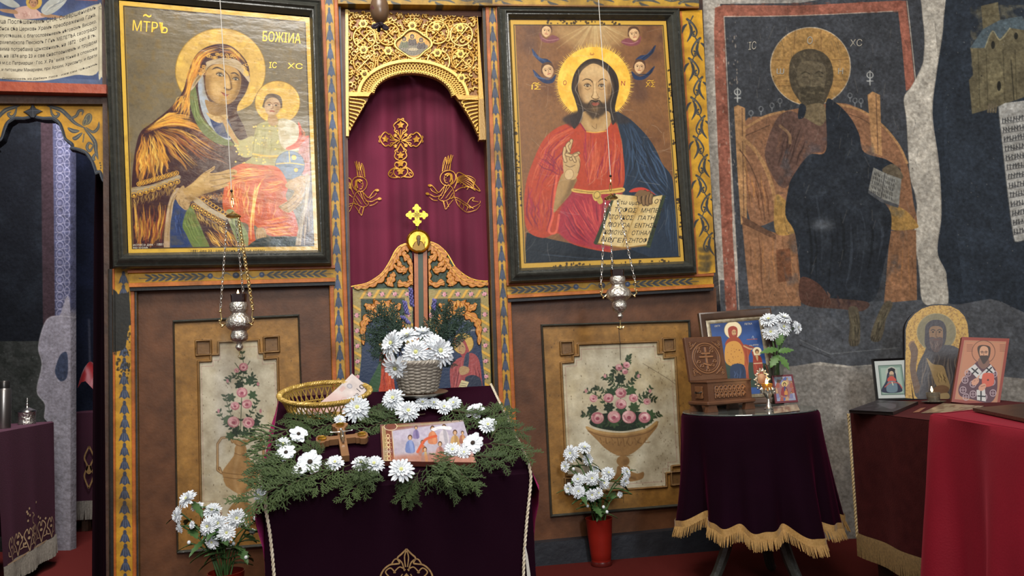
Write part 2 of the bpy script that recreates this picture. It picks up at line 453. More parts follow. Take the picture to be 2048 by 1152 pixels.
 # ---- iconostasis
ICO=empty('iconostasis',PC.hit(A_(840.),A_(1100.))*A_([1,1,0]),'tall painted wooden altar screen in yellow, orange and brown, carrying two large icons','altar screen',kind='thing')
def pilaster(name,plane,xl,xr,y0,y1,bells,off,strips,seed,bellcol='37415c',thick=0.06,extra=None,lab=None):
 """xl,xr = (x at y=0, slope); strips = list of (t0, t1, colour) across"""
 L=lambda y:xl[0]+xl[1]*y
 R=lambda y:xr[0]+xr[1]*y
 c=Canvas(plane,[(L(y0),y0),(R(y0),y0),(R(y1),y1),(L(y1),y1)],1.0,off,'c9962a')
 X=lambda t,y:L(y)+(R(y)-L(y))*t
 for t0,t1,col,h in strips:
  c.poly([(X(t0,y0-5),y0-5),(X(t1,y0-5),y0-5),(X(t1,y1+5),y1+5),(X(t0,y1+5),y1+5)],col,smooth=False,h=h)
 if bells:
  n,w,tc=bells;ys=np.linspace(y0+4,y1,n+1);dy=ys[1]-ys[0]
  rs=np.random.RandomState(seed)
  for y in ys[:-1]:bell(c,X(tc,y)+rs.uniform(-.6,.6),y+rs.uniform(-2,1),w*rs.uniform(.9,1.08),dy*rs.uniform(.9,1.0),bellcol,lean=xl[1])
 if extra:extra(c,X)
 worn(c,seed,amt=0.35)
 return c.build(name,WOODP,ICO,thick=thick,label=lab)
OR='b4622a';YE='c4932c';DK='1e1c1c'
def _p1(c,X):
 c.poly([(225,590),(258,585),(259,600),(261,640),(256,662),(252,690),(246,700),(226,705)],'23231f',smooth=False)
 c.poly([(226,578),(233,583),(238,592),(243,585),(250,590),(258,582),(262,650),(226,660)],'23231f',smooth=False)
 rs=np.random.RandomState(3)
 for i in range(60):c.ell(rs.uniform(228,260),rs.uniform(640,760),rs.uniform(1,3),rs.uniform(1,5),'2a251c',alpha=.8,n=8)
pilaster('pilaster',PL,(213,0.004),(269,0.0075),538,1232,(24,20,.55),0.02,[(0,.17,DK,0),(.17,.25,OR,.004),(.25,.8,'c09028',0),(.8,.93,OR,.006),(.93,1,'2a2c36',.0)],1,'3a4258',extra=_p1,lab='pilaster with worn blackened paint near its top')
pilaster('pilaster',PL,(641,0.031),(681,0.031),-24,1190,(34,14,.42),0.025,[(0,.22,OR,.004),(.22,.66,'c4983a',0),(.66,.88,OR,.006),(.88,1,'3c4252',.0)],2,'3c4a68')
pilaster('pilaster',PR,(964,0.032),(996,0.043),-24,1150,(32,13,.60),0.025,[(0,.2,'2f2620',0),(.2,.42,OR,.004),(.42,.80,'c09230',0),(.80,1,OR,.006)],4,'343c52')
def curl(c,P,col,w,taper='end'):c.line(P,col,w,1,True,taper)
def scroll_vine(c,path,col,hi,w=3.0,n=9,amp=10,lw=1.0):
 """acanthus scroll running along a pixel path: S stem with leaves curling off alternately"""
 P=smooth_path(np.array(path,float),40);L=np.r_[0,np.cumsum(np.linalg.norm(np.diff(P,axis=0),axis=1))]
 s=np.linspace(0,L[-1],n*16+1);Q=np.stack([np.interp(s,L,P[:,0]),np.interp(s,L,P[:,1])],-1)
 T=np.gradient(Q,axis=0);T /= np.linalg.norm(T,axis=1)[:,None];N=np.stack([-T[:,1],T[:,0]],-1)
 wv=np.sin(np.linspace(0,n*PI,len(Q)))[:,None];S=Q+N*wv*amp*0.55
 c.line(S,col,w*0.65,1,False)
 seg=L[-1]/n
 for i in range(n):
  k=i*16+8;sg=1 if i % 2 == 0 else -1;p=S[min(k,len(S)-1)];t=T[k];nn=-N[k]*sg
  e=lambda a,b:p+t*a*seg+nn*b*amp
  c.line([e(-.35,-.35),e(-.1,.45),e(.28,1.0),e(.55,.75),e(.5,.3),e(.3,.35),e(.33,.6)],col,w*1.35,1,True,'end')
  c.line([e(-.2,-.2),e(.1,.2),e(.45,.1),e(.8,-.5)],col,w*1.6,1,True,'both')
  c.line([e(-.1,-.4),e(.05,-.9),e(.35,-1.2)],col,w*1.5,1,True,'both')
  c.line([e(-.3,-.2),e(-.1,.4),e(.25,.85)],hi,w*.4,.7,True)
  for q in ((.34,.45),(.44,.55),(.30,.62)):
   a=e(*q);c.ell(a[0],a[1],w*.6,w*.6,col,n=8)
c=Canvas(PR,[(1357,22),(1404,20),(1431,545),(1391,549)],1.2,0.03,'c9971f')
c.poly([(1352,15),(1363,15),(1397,555),(1388,555)],'b5652b',smooth=False)
c.poly([(1352,15),(1357.5,15),(1392,555),(1388,555)],'55565e',smooth=False)
scroll_vine(c,[(1386,32),(1392,150),(1400,280),(1408,400),(1414,500)],'34373c','7b7c78',3.2,12,13.5)
for y in (500,515,528,538):
 for dx in (-10,4,-2):c.ell(1414+dx+np.sin(y)*3,y,5,7,'2c2a24',rot=dx*5,alpha=.55,soft=2,n=9)
worn(c,9,amt=.3);c.build('pilaster',WOODP,ICO,thick=.06,label='narrow right pilaster painted with scrolling grey vines')
# cornice
for pl,q,nm,vs in ((PR,[(985,-34),(1398,-30),(1398,16),(985,11)],'cornice',9),(PC,[(676,-40),(985,-34),(985,11),(676,7)],'cornice',7)):
 c=Canvas(pl,q,1.0,0.05,'b08a2c');x0=q[0][0];x1=q[1][0]
 scroll_vine(c,[(x0,-6),((x0+x1)/2,-6),(x1,0)],'4a4a44','8a8468',3.4,vs,9)
 c.poly([(x0,8),(x1,13),(x1,18),(x0,13)],'8a5a24',smooth=False);worn(c,11,amt=.5)
 c.build(nm,WOODP,ICO,thick=.08)
 # ledges with painted laurel sprays
def ledge(plane,q,seed,mid,name='ledge'):
 c=Canvas(plane,q,1.2,0.035,'c29624');q=np.array(q,float)
 E=lambda u,v:(q[0]*(1-u)+q[1]*u)*(1-v)+(q[3]*(1-u)+q[2]*u)*v
 def band(v0,v1,col,h):c.poly([E(-.02,v0),E(1.02,v0),E(1.02,v1),E(-.02,v1)],col,smooth=False,h=h)
 band(-.1,.17,'a45a2a',.012);band(.62,.84,'c0702c',.012);band(.84,1.1,'1d1d20',.004)
 col='3d4656'
 for sg in (-1,1):
  for i in range(9):
   u=mid+sg*(.15+.032*i);p=E(u,.40)
   for vv in (-.16,.16):
    b=E(u+sg*.035,.40+vv);m_=(p+b)/2
    c.line([p,m_+(0,vv*4),b],col,4.0,.95,True,'both')
  c.line([E(mid+sg*.12,.40),E(mid+sg*.47,.42)],col,1.4,.9,False)
  c.ell(*E(mid+sg*.125,.38),5.5,5.5,'394a70',n=9);c.ell(*E(mid+sg*.125,.36),2.2,2,'7a8aa8',n=8)
  c.line([E(mid+sg*.02,.40),E(mid+sg*.05,.25),E(mid+sg*.08,.52),E(mid+sg*.12,.38)],'6a7078',3,.9,True,'both')
 c.ell(*E(mid,.38),7,6,'394258',n=9);c.ell(*E(mid,.35),3,2.5,'74809c',n=8)
 worn(c,seed,amt=.4);return c.build(name,WOODP,ICO,thick=.05)
ledge(PL,[(256,540),(670,531),(670,570),(260,582)],21,.52)
ledge(PR,[(1013,566),(1426,547),(1426,581),(1016,604)],22,.46)
# brown lower panels with an ochre field, moulded border and a painted urn of roses
def rect_frame(plane,outer,w,h,m,name,parent,off=0.0):
 o=np.array(outer,float);cc=o.mean(0);inner=o+(cc-o)/np.abs(cc-o).max(0)*w
 fm=frame_mesh(plane,outer,inner,[(0,0),(0.1,h*.7),(.35,h),(.6,h*.8),(.8,h*.35),(1,0)],off)
 return fm.build(name,m,parent)
def notch_panel(c,q,white,squares,seed):
 c.mottle(.35,40,seed,'6b4a1c',(.45,.8));c.mottle(.12,8,seed+1);
 c.poly(white,'c9c0a8',smooth=False)
 W=np.array(white,float);cc=W.mean(0)
 c.line(np.vstack([W,W[:1]]),'6a4c2c',5.0,1,False,h=.006);c.line(np.vstack([W,W[:1]]),'a07a48',2.4,1,False,h=.010)
 I=cc+(W-cc)*0.93
 c.line(np.vstack([I,I[:1]]),'b08a80',1.3,.7,False)
 for s in squares:
  S=np.array(s,float);c.poly(S,'7a5a36',smooth=False)
  c.line(np.vstack([S,S[:1]]),'5a4028',4.5,1,False,h=.007);c.line(np.vstack([S,S[:1]]),'a58254',2.0,1,False,h=.012)
def rose(c,x,y,r,seed=0):
 rs=np.random.RandomState(seed);c.ell(x,y,r,r*.92,'b46f78',n=11);c.ell(x-.1*r,y-.15*r,r*.85,r*.75,'d8a2a4',n=10)
 for k in range(6):
  a=rs.uniform(0,6.28);q=r*rs.uniform(.35,.9)
  t=np.linspace(a,a+1.7,5);c.line(np.stack([x+np.cos(t)*q,y+np.sin(t)*q*.9],-1),['a85f6c','e8c4c0','c0808a'][k % 3],r*.22,.85)
 c.ell(x,y+.1*r,r*.3,r*.26,'a04e60',n=8)
def leaf(c,x,y,l,ang,col,w=.45):
 a=math.radians(ang);d=A_([math.cos(a),math.sin(a)]);n=A_([-d[1],d[0]]);p=A_([x,y],float)
 c.poly([p,p+d*l*.3+n*l*w*.5,p+d*l*.65+n*l*w*.45,p+d*l,p+d*l*.65-n*l*w*.45,p+d*l*.3-n*l*w*.5],col)
 c.line([p,p+d*l*.9],'62704e',.7,.5,False)
def sprig(c,P,seed,ll=6,cols=('24351f','35482c','1c2a1a'),n=8):
 c.line(P,'2c3a24',1.3);Q=smooth_path(np.array(P,float),8);rs=np.random.RandomState(seed)
 for k in range(n):
  i=int((k+.5)/n*(len(Q)-1));d=Q[min(i+1,len(Q)-1)]-Q[max(i-1,0)];a=math.degrees(math.atan2(d[1],d[0]))
  for sg in (-1,1):leaf(c,*Q[i],ll*rs.uniform(.7,1.2),a+sg*rs.uniform(35,75),cols[rs.randint(3)])
def lower_panel(plane,board,field,white,squares,seed,paint,lab):
 c=Canvas(plane,board,.5,-0.012,'643f27');c.mottle(.14,60,seed);c.mottle(.07,10,seed+3)
 bq=np.array(board)
 bd=c.build('lower_panel',WOODP,ICO,thick=.03,label=lab)
 c=Canvas(plane,field,1.15,-0.004,'9c7238');notch_panel(c,field,white,squares,seed)
 C=c.cov(white,False);c.mottle(.5,50,seed+5,'b8a478',(.5,.8),C)
 ww=np.array(white);c.specks(240,'3c2a16',(.4,1.3),seed,.6,(ww[:,0].min()-30,ww[:,1].min()-30,ww[:,0].max()+30,ww[:,1].max()+40),2.2)
 paint(c);c.mottle(.05,3,seed+9)
 c.build('painted_field',WOODP,bd)
 o=np.array(field);cc=o.mean(0);out=cc+(o-cc)*1.03
 frame_mesh(plane,out,field,[(0,-.012),(0.05,.004),(.5,.010),(.9,.004),(1,-.004)],0).build('field_moulding',DARKW,bd)
def urn_left(c):
 tan='a8814e';dk='7a5830';hi='c4a070';X=481
 def sect(pr,col=tan):  # pr = [(y, halfwidth)]
  L=[(X-w+.01*(y-880),y) for y,w in pr];R=[(X+w+.01*(y-880),y) for y,w in pr];c.poly(L+R[::-1],col,smooth=False)
  for f,cl,al in ((.55,dk,.5),(-.35,hi,.5)):
   c.line([(X+w*f+.01*(y-880),y) for y,w in pr],cl,6,al,soft=3)
 for sg in (-1,1):
  for col,w in ((dk,5),(hi,2)):c.line([(X+sg*16,884),(X+sg*20,874),(X+sg*38,876),(X+sg*46,888),(X+sg*46,930),(X+sg*46,940),(X+sg*38,946),(X+sg*42,936)],col,w,1,False)
 sect([(986,6),(992,8),(1000,7),(1008,17),(1018,25),(1030,27),(1038,34),(1046,35)])
 sect([(948,34),(960,35),(972,30),(982,16),(987,7)])
 sect([(905,12),(912,14),(925,24),(938,34),(944,37),(950,37),(955,34)])
 sect([(880,14),(885,15),(890,9),(897,12),(906,12)])
 for y,w in ((945,37),(954,35),(906,12),(1037,33),(888,11)):c.line([(X-w,y),(X,y+4),(X+w,y)],dk,1.6,.8)
 for P,s in (([(481,875),(483,800),(487,735),(483,702)],1),([(478,870),(462,830),(450,790)],2),([(484,870),(500,830),(515,800)],3),([(480,860),(455,850),(438,822)],4),([(486,860),(505,850),(520,830)],5),
 ([(486,770),(470,750),(452,762)],6),([(488,770),(505,752),(512,770)],7),([(486,745),(500,722)],8),([(484,745),(470,726)],9)):sprig(c,P,s,8.5)
 for k,(x,y) in enumerate(((470,866),(490,868),(455,840),(512,846),(462,795),(505,790),(478,770),(500,762),(460,872),(505,866))):
  for a in range(0,360,60):leaf(c,x,y,10,a+k*13,['1d2c1c','2b4028','38502f'][k % 3],.55)
 for k,(x,y,r) in enumerate(((487,734,9),(484,785,11),(470,812,9),(494,808,10),(467,844,12),(497,845,12),(473,741,5))):rose(c,x,y,r,k)
 for x,y in ((437,822),(521,822),(455,762),(516,768)):c.ell(x,y,2.5,4,'b87880',n=8)
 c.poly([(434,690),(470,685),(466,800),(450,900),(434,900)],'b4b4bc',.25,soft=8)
def urn_right(c):
 tan='9a7446';dk='6c4c28';hi='b8945e'
 c.poly([(1173,853),(1200,862),(1245,866),(1290,858),(1313,842),(1315,852),(1300,872),(1280,895),(1258,910),(1236,911),(1212,898),(1192,878),(1176,862)],tan)
 c.line([(1174,855),(1200,864),(1245,868),(1290,860),(1313,845)],hi,5,.9);c.line([(1176,862),(1205,872),(1245,875),(1292,866),(1312,852)],dk,1.6,.9)
 rs=np.random.RandomState(4)
 for k in range(9):
  x=1200+k*11.5;c.line([(x,876),(x+rs.uniform(-5,5),884),(x+3,893-abs(k-4)*2),(x+8,884)],dk,2.2,.55);c.line([(x+3,877),(x+5,890-abs(k-4))],hi,1.6,.5)
 c.poly([(1225,911),(1265,911),(1255,912)],dk);c.ell(1246,922,13,11,tan);c.ell(1252,925,6,7,dk,alpha=.5,soft=2)
 c.poly([(1236,932),(1257,932),(1262,942),(1275,947),(1287,944),(1286,956),(1270,962),(1240,964),(1222,964),(1222,956),(1232,948)],tan);c.line([(1238,936),(1252,950),(1270,958)],dk,4,.6,soft=2)
 c.poly([(1180,848),(1188,832),(1215,826),(1250,822),(1290,826),(1306,838),(1295,850),(1250,862),(1205,858)],'1c2a1a')
 for P,s in (([(1240,850),(1242,780),(1247,730)],1),([(1230,850),(1205,800),(1172,780)],2),([(1255,850),(1285,800),(1302,775)],3),([(1220,850),(1185,835),(1165,828)],4),([(1270,850),(1300,840),(1320,828)],5),
 ([(1240,780),(1222,765),(1208,752)],6),([(1248,775),(1265,762),(1277,748)],7),([(1225,800),(1205,782),(1190,775)],8),([(1262,800),(1290,790),(1310,800)],9),([(1250,740),(1256,725),(1258,712)],10),([(1236,735),(1226,745),(1222,760)],11)):sprig(c,P,s,8)
 for k,(x,y) in enumerate(((1185,820),(1200,845),(1228,845),(1257,848),(1285,846),(1300,830),(1218,815),(1243,818),(1268,815),(1240,758),(1222,785),(1262,782))):
  for a in range(0,360,52):leaf(c,x,y,12,a+k*17,['1d2c1c','2b4028','38502f'][k % 3],.55)
 for k,(x,y,r) in enumerate(((1195,836,13),(1228,834,13),(1258,834,14),(1289,835,12),(1217,796,10),(1242,786,11),(1242,808,11),(1267,796,9),(1187,797,8),(1294,803,7),(1238,735,7),(1253,730,7),(1250,743,6))):rose(c,x,y,r,k+20)
 for x,y in ((1210,752),(1277,752),(1172,782),(1300,782)):c.ell(x,y,3,4,'c08a8a',n=8)
 c.line([(1237,650),(1240,690),(1241,720)],'2c2014',1.2,.9,False);c.line([(1246,975),(1247,1005)],'3c2a14',1.0,.8,False)
 c.line([(1286,727),(1340,760),(1350,768)],'5a4c38',1.0,.7,False)
 c.specks(110,'5a4630',(.4,1.3),77,.6,(1310,690,1355,960),2.5)
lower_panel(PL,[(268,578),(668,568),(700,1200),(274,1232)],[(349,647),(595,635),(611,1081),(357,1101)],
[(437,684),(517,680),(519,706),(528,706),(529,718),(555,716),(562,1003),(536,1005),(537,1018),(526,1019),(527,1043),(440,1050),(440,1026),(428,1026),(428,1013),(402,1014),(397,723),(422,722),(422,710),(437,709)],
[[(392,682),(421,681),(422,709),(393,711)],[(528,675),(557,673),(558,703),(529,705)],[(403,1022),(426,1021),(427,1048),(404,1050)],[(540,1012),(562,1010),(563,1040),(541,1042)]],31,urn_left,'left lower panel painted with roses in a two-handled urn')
lower_panel(PR,[(1020,600),(1432,576),(1452,1094),(1048,1128)],[(1086,654),(1376,645),(1394,1005),(1105,1029)],
[(1156,689),(1315,683),(1316,707),(1327,706),(1328,716),(1350,714),(1362,930),(1343,932),(1343,945),(1332,946),(1333,973),(1170,984),(1168,960),(1155,960),(1154,950),(1133,951),(1122,726),(1146,724),(1146,712),(1157,711)],
[[(1121,684),(1145,683),(1146,708),(1122,710)],[(1326,678),(1348,677),(1349,701),(1327,703)],[(1130,957),(1152,956),(1153,984),(1131,986)],[(1342,944),(1364,942),(1366,968),(1343,970)]],33,urn_right,'right lower panel painted with roses in a footed bowl')
# plinth at the foot of the right bay
def slab(plane,q,off,thick,m,name,parent,label=None):
 P=np.array(q,float);f=plane.hit(P[:,0],P[:,1],off);b=f-plane.n*thick;mb=MB()
 mb.add(list(f)+list(b),[(0,3,2,1),(4,5,6,7),(0,1,5,4),(1,2,6,5),(2,3,7,6),(3,0,4,7)]);return mb.build(name,m,parent,smooth=False,label=label)
def zquad(plane,x0,x1,ytop0,ytop1):return None
PLINTH=mat('black_plinth_paint','15171c',0.5,noise=(12,'23262c',.3),bump=(30,.3))
def floorline(plane,px,off=0.0):  # pixel row where a plane meets the floor at this pixel column
 lo,hi=760.,1600.
 for _ in range(40):
  m_=(lo+hi)/2
  if plane.hit(A_(px),A_(m_),off)[2] > 0:lo=m_
  else:hi=m_
 return lo
fl=lambda pl,px,off=0.:(px,floorline(pl,px,off))
slab(PR,[(1046,1089),(1436,1052),fl(PR,1440.,.04),fl(PR,1050.,.04)],.04,.06,PLINTH,'plinth',ICO)
# backing carcass behind the painted boards, so the screen has depth
for pl,q in ((PL,[(216,-40),(672,-40),fl(PL,700.,-.05),fl(PL,222.,-.05)]),(PR,[(996,-40),(1404,-30),fl(PR,1448.,-.05),fl(PR,1046.,-.05)])):
 slab(pl,q,-.05,.05,BROWNW,'backing_board',ICO)
 # ================================================================ the two large icons
GOLDH=('dca23c','c48430','ecc05c','a86428')
def folds(c,Acv,Bcv,n,col,w=1.2,seed=0,alpha=.9,trim=.35,wob=1.2,taper='both'):
 A1=smooth_path(np.array(Acv,float),8);B1=smooth_path(np.array(Bcv,float),8);rs=np.random.RandomState(seed)
 m=max(len(A1),len(B1),26);rsmp=lambda P:np.stack([np.interp(np.linspace(0,1,m),np.linspace(0,1,len(P)),P[:,k]) for k in (0,1)],-1)
 A1,B1=rsmp(A1),rsmp(B1)
 n=max(4,int(n*(1.15 if col is GOLDH else .82)))
 for k in range(n):
  t=(k+rs.uniform(.1,.9))/n;P=A1*(1-t)+B1*t
  a=rs.uniform(0,trim);b=1-rs.uniform(0,trim);i0,i1=int(a*(m-1)),int(b*(m-1))
  if i1-i0 < 3:continue
  Q=P[i0:i1+1];L=np.linspace(0,1,len(Q));Q=Q+np.stack([np.sin(L*rs.uniform(5,14)+rs.uniform(0,6))*wob,np.cos(L*rs.uniform(5,14)+rs.uniform(0,6))*wob*.6],-1)
  cc=col if isinstance(col,str) else col[rs.randint(len(col))]
  c.line(Q,cc,w*rs.uniform(.7,1.9),alpha*rs.uniform(.6,1),False,taper,soft=.8)
def eye(c,x,y,w,rot=0,iris='2a1c12',white='b8a88a',lid='2a1c10'):
 a=math.radians(rot);R=lambda dx,dy:(x+dx*math.cos(a)-dy*math.sin(a),y+dx*math.sin(a)+dy*math.cos(a))
 c.poly([R(-w,0),R(-w*.4,-w*.42),R(w*.3,-w*.42),R(w,.05*w),R(w*.3,w*.4),R(-w*.4,w*.36)],white)
 c.ell(*R(0,-.03*w),w*.42,w*.42,iris,n=10);c.ell(*R(.05*w,-.1*w),w*.12,w*.12,'d8d0c0',n=7)
 c.line([R(-w*1.05,.05*w),R(-w*.4,-w*.46),R(w*.3,-w*.46),R(w*1.1,.1*w)],lid,w*.26,.95)
 c.line([R(-w*.8,.2*w),R(0,w*.46),R(w*.8,.2*w)],lid,w*.12,.7)
 c.line([R(-w*1.1,-.4*w),R(-w*.2,-w*.9),R(w*1.0,-w*.45)],lid,w*.1,.5)
def child_face(c,x,y,r,skin='c49c74',hair='4a3222',rot=0,dark='6a4630'):
 a=math.radians(rot);R=lambda dx,dy:(x+(dx*math.cos(a)-dy*math.sin(a))*r,y+(dx*math.sin(a)+dy*math.cos(a))*r)
 c.poly([R(-1,-.2),R(-.7,-1.1),R(0,-1.3),R(.8,-1),R(1.02,-.1),R(.8,.2),R(-.9,.25)],hair)
 c.poly([R(-.82,-.3),R(-.3,-.85),R(.4,-.8),R(.82,-.2),R(.72,.5),R(.2,1.05),R(-.2,1.05),R(-.72,.55)],skin)
 c.poly([R(.35,-.3),R(.8,-.2),R(.72,.5),R(.25,1.0),R(.4,.4)],dark,.4,soft=r*.12)
 for s in (-.36,.36):
  c.line([R(s-.22,-.28),R(s,-.36),R(s+.22,-.26)],dark,r*.09,.8);c.ell(*R(s,-.1),r*.13,r*.09,'20140c',n=8)
 c.line([R(.02,-.2),R(.06,.22),R(-.1,.3)],dark,r*.09,.8);c.line([R(-.2,.56),R(0,.52),R(.22,.56)],'8a3a30',r*.13,.9)
def icon_object(plane,label,cat,outer,inner,prof,paintq,paint,res,name,m,frame_off,thick=.02,frame_mat=None,group=None):
 q=np.array(outer,float);base=plane.hit(q[:,0],q[:,1]).mean(0)
 e=empty(name,base,label,cat,group)
 frame_mesh(plane,outer,inner,prof,frame_off).build('frame',frame_mat or DARKW,e)
 c=Canvas(plane,paintq,res,frame_off+prof[-1][1]);paint(c)
 o=c.build('painted_panel',m,e,thick=thick);return e,c,o
def paint_mother(c):
 c.img[:]=hx('655a45');c.mottle(.12,90,1);c.mottle(.08,20,2);c.mottle(.05,4,3)
 Q=c.q;
 # ---- haloes
 c.ell(441,141,90,84,'b8944a',rot=-4);c.mottle(.5,18,5,'d8b04c',(.45,.75),c.cov(np.stack([441+90*np.cos(np.linspace(0,6.28,30)),141+84*np.sin(np.linspace(0,6.28,30))],-1)))
 c.ring(441,141,90,84,'8a6a2a',1.6,-4)
 # ---- mantle mass
 MAN='33181c'
 veil=[(340,216),(365,183),(376,147),(388,116),(407,97),(435,88),(462,92),(485,112),(497,132),(499,160),(491,186),(477,208),(474,222),(480,238),(490,258),(500,300)]
 c.poly(veil+[(500,340),(470,420),(470,500),(262,500),(262,420),(265,345),(272,292),(282,263),(305,245)],MAN)
 # gold hatching of the veil
 G=GOLDH
 for A1,B1,n,sd in (([(300,252),(340,226),(372,222)],[(285,268),(340,250),(400,262),(425,285)],9,301),([(284,268),(276,300),(272,340),(266,378)],[(312,268),(330,300),(340,330),(345,352)],12,302),([(330,254),(370,262),(400,280),(440,308)],[(304,262),(330,290),(352,320),(380,350)],9,303),
 ([(264,405),(268,440),(270,480),(266,497)],[(336,405),(332,440),(326,470),(322,497)],9,304),([(343,216),(368,183),(379,147),(391,117),(409,99)],[(372,232),(378,190),(392,150),(404,122),(420,110)],6,305)):folds(c,A1,B1,n,('b07a2c','c08c38','94601f'),4.6,sd,.85,.5,2.5)
 folds(c,[(343,216),(368,183),(379,147),(391,117),(409,99),(436,91)],[(372,232),(378,190),(392,150),(404,122),(420,110),(445,104)],26,G,1.3,1,trim=.4)
 folds(c,[(436,91),(462,95),(484,114),(495,134)],[(440,106),(460,108),(474,118),(482,132)],12,G,1.2,2)
 folds(c,[(341,218),(352,200),(362,190)],[(376,240),(380,215),(378,195)],14,G,1.7,3,trim=.2)
 # shoulder and sleeve folds
 folds(c,[(300,252),(340,226),(372,222)],[(285,268),(340,250),(400,262),(425,285)],26,G,1.7,4,trim=.4)
 folds(c,[(330,254),(370,262),(400,280),(440,308)],[(304,262),(330,290),(352,320),(380,350)],30,('d09a38','8a4a22','e0b450','5a2420'),1.5,5,trim=.45)
 folds(c,[(284,268),(276,300),(272,340),(266,378)],[(312,268),(330,300),(340,330),(345,352)],46,G,1.9,6,trim=.5,wob=2.2)
 folds(c,[(380,250),(420,270),(460,300)],[(350,268),(400,310),(460,335)],26,('7a4028','a8662c','54282a','c8a070'),1.1,7,trim=.45)
 folds(c,[(264,405),(268,440),(270,480),(266,497)],[(336,405),(332,440),(326,470),(322,497)],40,('c08830','8a4420','6a2620','d8a848'),1.7,8,trim=.4)
 folds(c,[(405,460),(425,485),(445,500)],[(450,446),(470,470),(482,498)],22,G,1.6,9,trim=.4)
 # ---- lining, tunic, and a painted strip of glare
 c.poly([(381,181),(389,168),(396,200),(402,232),(430,262),(465,285),(462,292),(430,285),(402,262),(386,230),(380,205)],'5a6438')
 folds(c,[(384,184),(386,215),(398,245),(440,280)],[(392,172),(396,205),(406,235),(455,283)],12,('76804c','465028','8a9460'),1.4,10)
 c.poly([(396,168),(406,152),(411,185),(424,210),(440,225),(452,240),(462,278),(440,272),(415,245),(402,215)],'9098a0')  # blue-grey strip: glare on the varnish, painted into the colour
 c.poly([(420,228),(452,232),(466,270),(450,275),(430,262)],'28365c')
 # face and neck
 SK='a68048';SH='664822'
 c.poly([(410,200),(424,204),(450,208),(455,225),(452,238),(428,236),(416,222)],'8a6a40')
 c.poly([(413,225),(432,232),(453,229),(455,238),(440,246),(422,238)],'b89a68');c.mottle(.3,3,40,'7a5c34',(.5,.7),c.cov([(413,225),(432,232),(453,229),(455,238),(440,246),(422,238)]))
 face=[(411,150),(417,136),(432,128),(455,130),(474,139),(482,155),(480,178),(472,196),(460,207),(448,209),(432,205),(420,196),(412,178)]
 c.poly(face,SK);c.poly([(410,150),(420,160),(420,185),(434,204),(448,210),(430,207),(416,196),(408,172)],SH,.75,soft=4)
 c.poly([(470,150),(483,152),(482,180),(470,200),(456,210),(468,188),(474,170)],SH,.7,soft=3)
 c.poly([(424,165),(440,162),(446,178),(438,192),(426,186)],'c4a470',.7,soft=5);c.poly([(420,140),(440,134),(458,136),(450,144),(430,146)],'bc9a62',.7,soft=4)
 c.poly([(442,206),(452,209),(455,226),(440,228),(430,220)],'6a4e2c',.5,soft=3)
 c.line([(424,139),(434,135),(447,140)],'2c1a0e',3.0,1,True,'both');c.line([(461,147),(470,146),(478,152)],'2c1a0e',2.8,1,True,'both')
 eye(c,440,149.5,7.2,14,'140c06',lid='1c0e06');eye(c,471.5,158,6.0,8,'140c06',lid='1c0e06')
 c.line([(448,140),(453,146),(458,152),(462,168),(462,177),(456,179),(449,175)],'4e3216',2.2,.9);c.line([(463,150),(462,166),(464,175)],SH,4,.5,soft=2)
 c.poly([(452,160),(457,158),(459,174),(453,176)],'c8a874',.7,soft=2)
 c.line([(448,176),(453,180),(460,180),(464,176)],'4a3018',1.3,.9)
 c.poly([(443,184),(448,186),(453,189),(457,189),(452,193),(446,189)],'8a3a28');c.line([(442,184),(450,188),(458,189)],'4a2018',1.1,.9)
 c.line([(444,199),(452,202),(459,200)],SH,2,.5,soft=1.5)
 # head band
 c.poly([(381,180),(388,162),(399,148),(412,133),(413,124),(432,118),(452,116),(474,120),(487,133),(498,150),(499,165),(488,152),(474,138),(452,130),(430,128),(417,134),(408,148),(396,164),(386,178)],'a89476')
 for k in range(3):folds(c,[(383,176),(398,152),(414,130)],[(390,168),(404,148),(417,136)],4,'6a5638',.9,60+k)
 folds(c,[(416,124),(450,117),(475,122)],[(418,132),(450,128),(480,138)],6,'6a5638',.9,64)
 rs=np.random.RandomState(5)
 for k in range(26):c.ring(416+rs.uniform(0,62),112+rs.uniform(-5,5)-abs(k % 2),2.6,2.2,'c89a44',1.0)
 for k in range(22):c.ring(390+rs.uniform(0,20),140+rs.uniform(-9,9),2.4,2.2,'c08a3c',1.0)
 for k in range(14):c.ring(488+rs.uniform(-3,8),138+rs.uniform(-9,12),2.2,2.4,'d0a448',1.0)
 # ---- child
 c.ell(555,205,45,43,'ba9444');c.mottle(.6,9,15,'dcb450',(.45,.7),c.cov(np.stack([555+45*np.cos(np.linspace(0,6.28,30)),205+43*np.sin(np.linspace(0,6.28,30))],-1)));c.ring(555,205,45,43,'80622a',1.4)
 c.poly([(475,218),(490,195),(502,172),(512,180),(505,205),(490,216),(476,222)],'c8a044',.9)
 c.poly([(505,290),(513,253),(530,243),(545,236),(565,240),(590,250),(604,275),(600,300),(560,335),(490,330),(505,312)],'8a8452')
 c.poly([(452,240),(466,262),(480,280),(505,272),(512,290),(504,312),(482,312),(466,282),(452,262)],'98905c')
 c.poly([(442,236),(449,236),(458,250),(474,278),(478,290),(466,280),(452,258)],'a07c4c');c.line([(442,232),(450,240),(455,250)],'6a4a28',1.2)
 for k in range(4):c.line([(446+k*3,240+k*2),(440+k*3,232+k*2)],'a07c4c',3);
 rs=np.random.RandomState(12)
 for k in range(46):
  x,y=rs.uniform(470,560),rs.uniform(250,330)
  if y > 250+(x < 500)*30:c.ell(x,y,2.0,1.8,'c4ac50',n=8)
 folds(c,[(515,255),(508,285),(500,325)],[(548,250),(545,285),(545,330)],14,('6a6638','a8a068'),1.2,16)
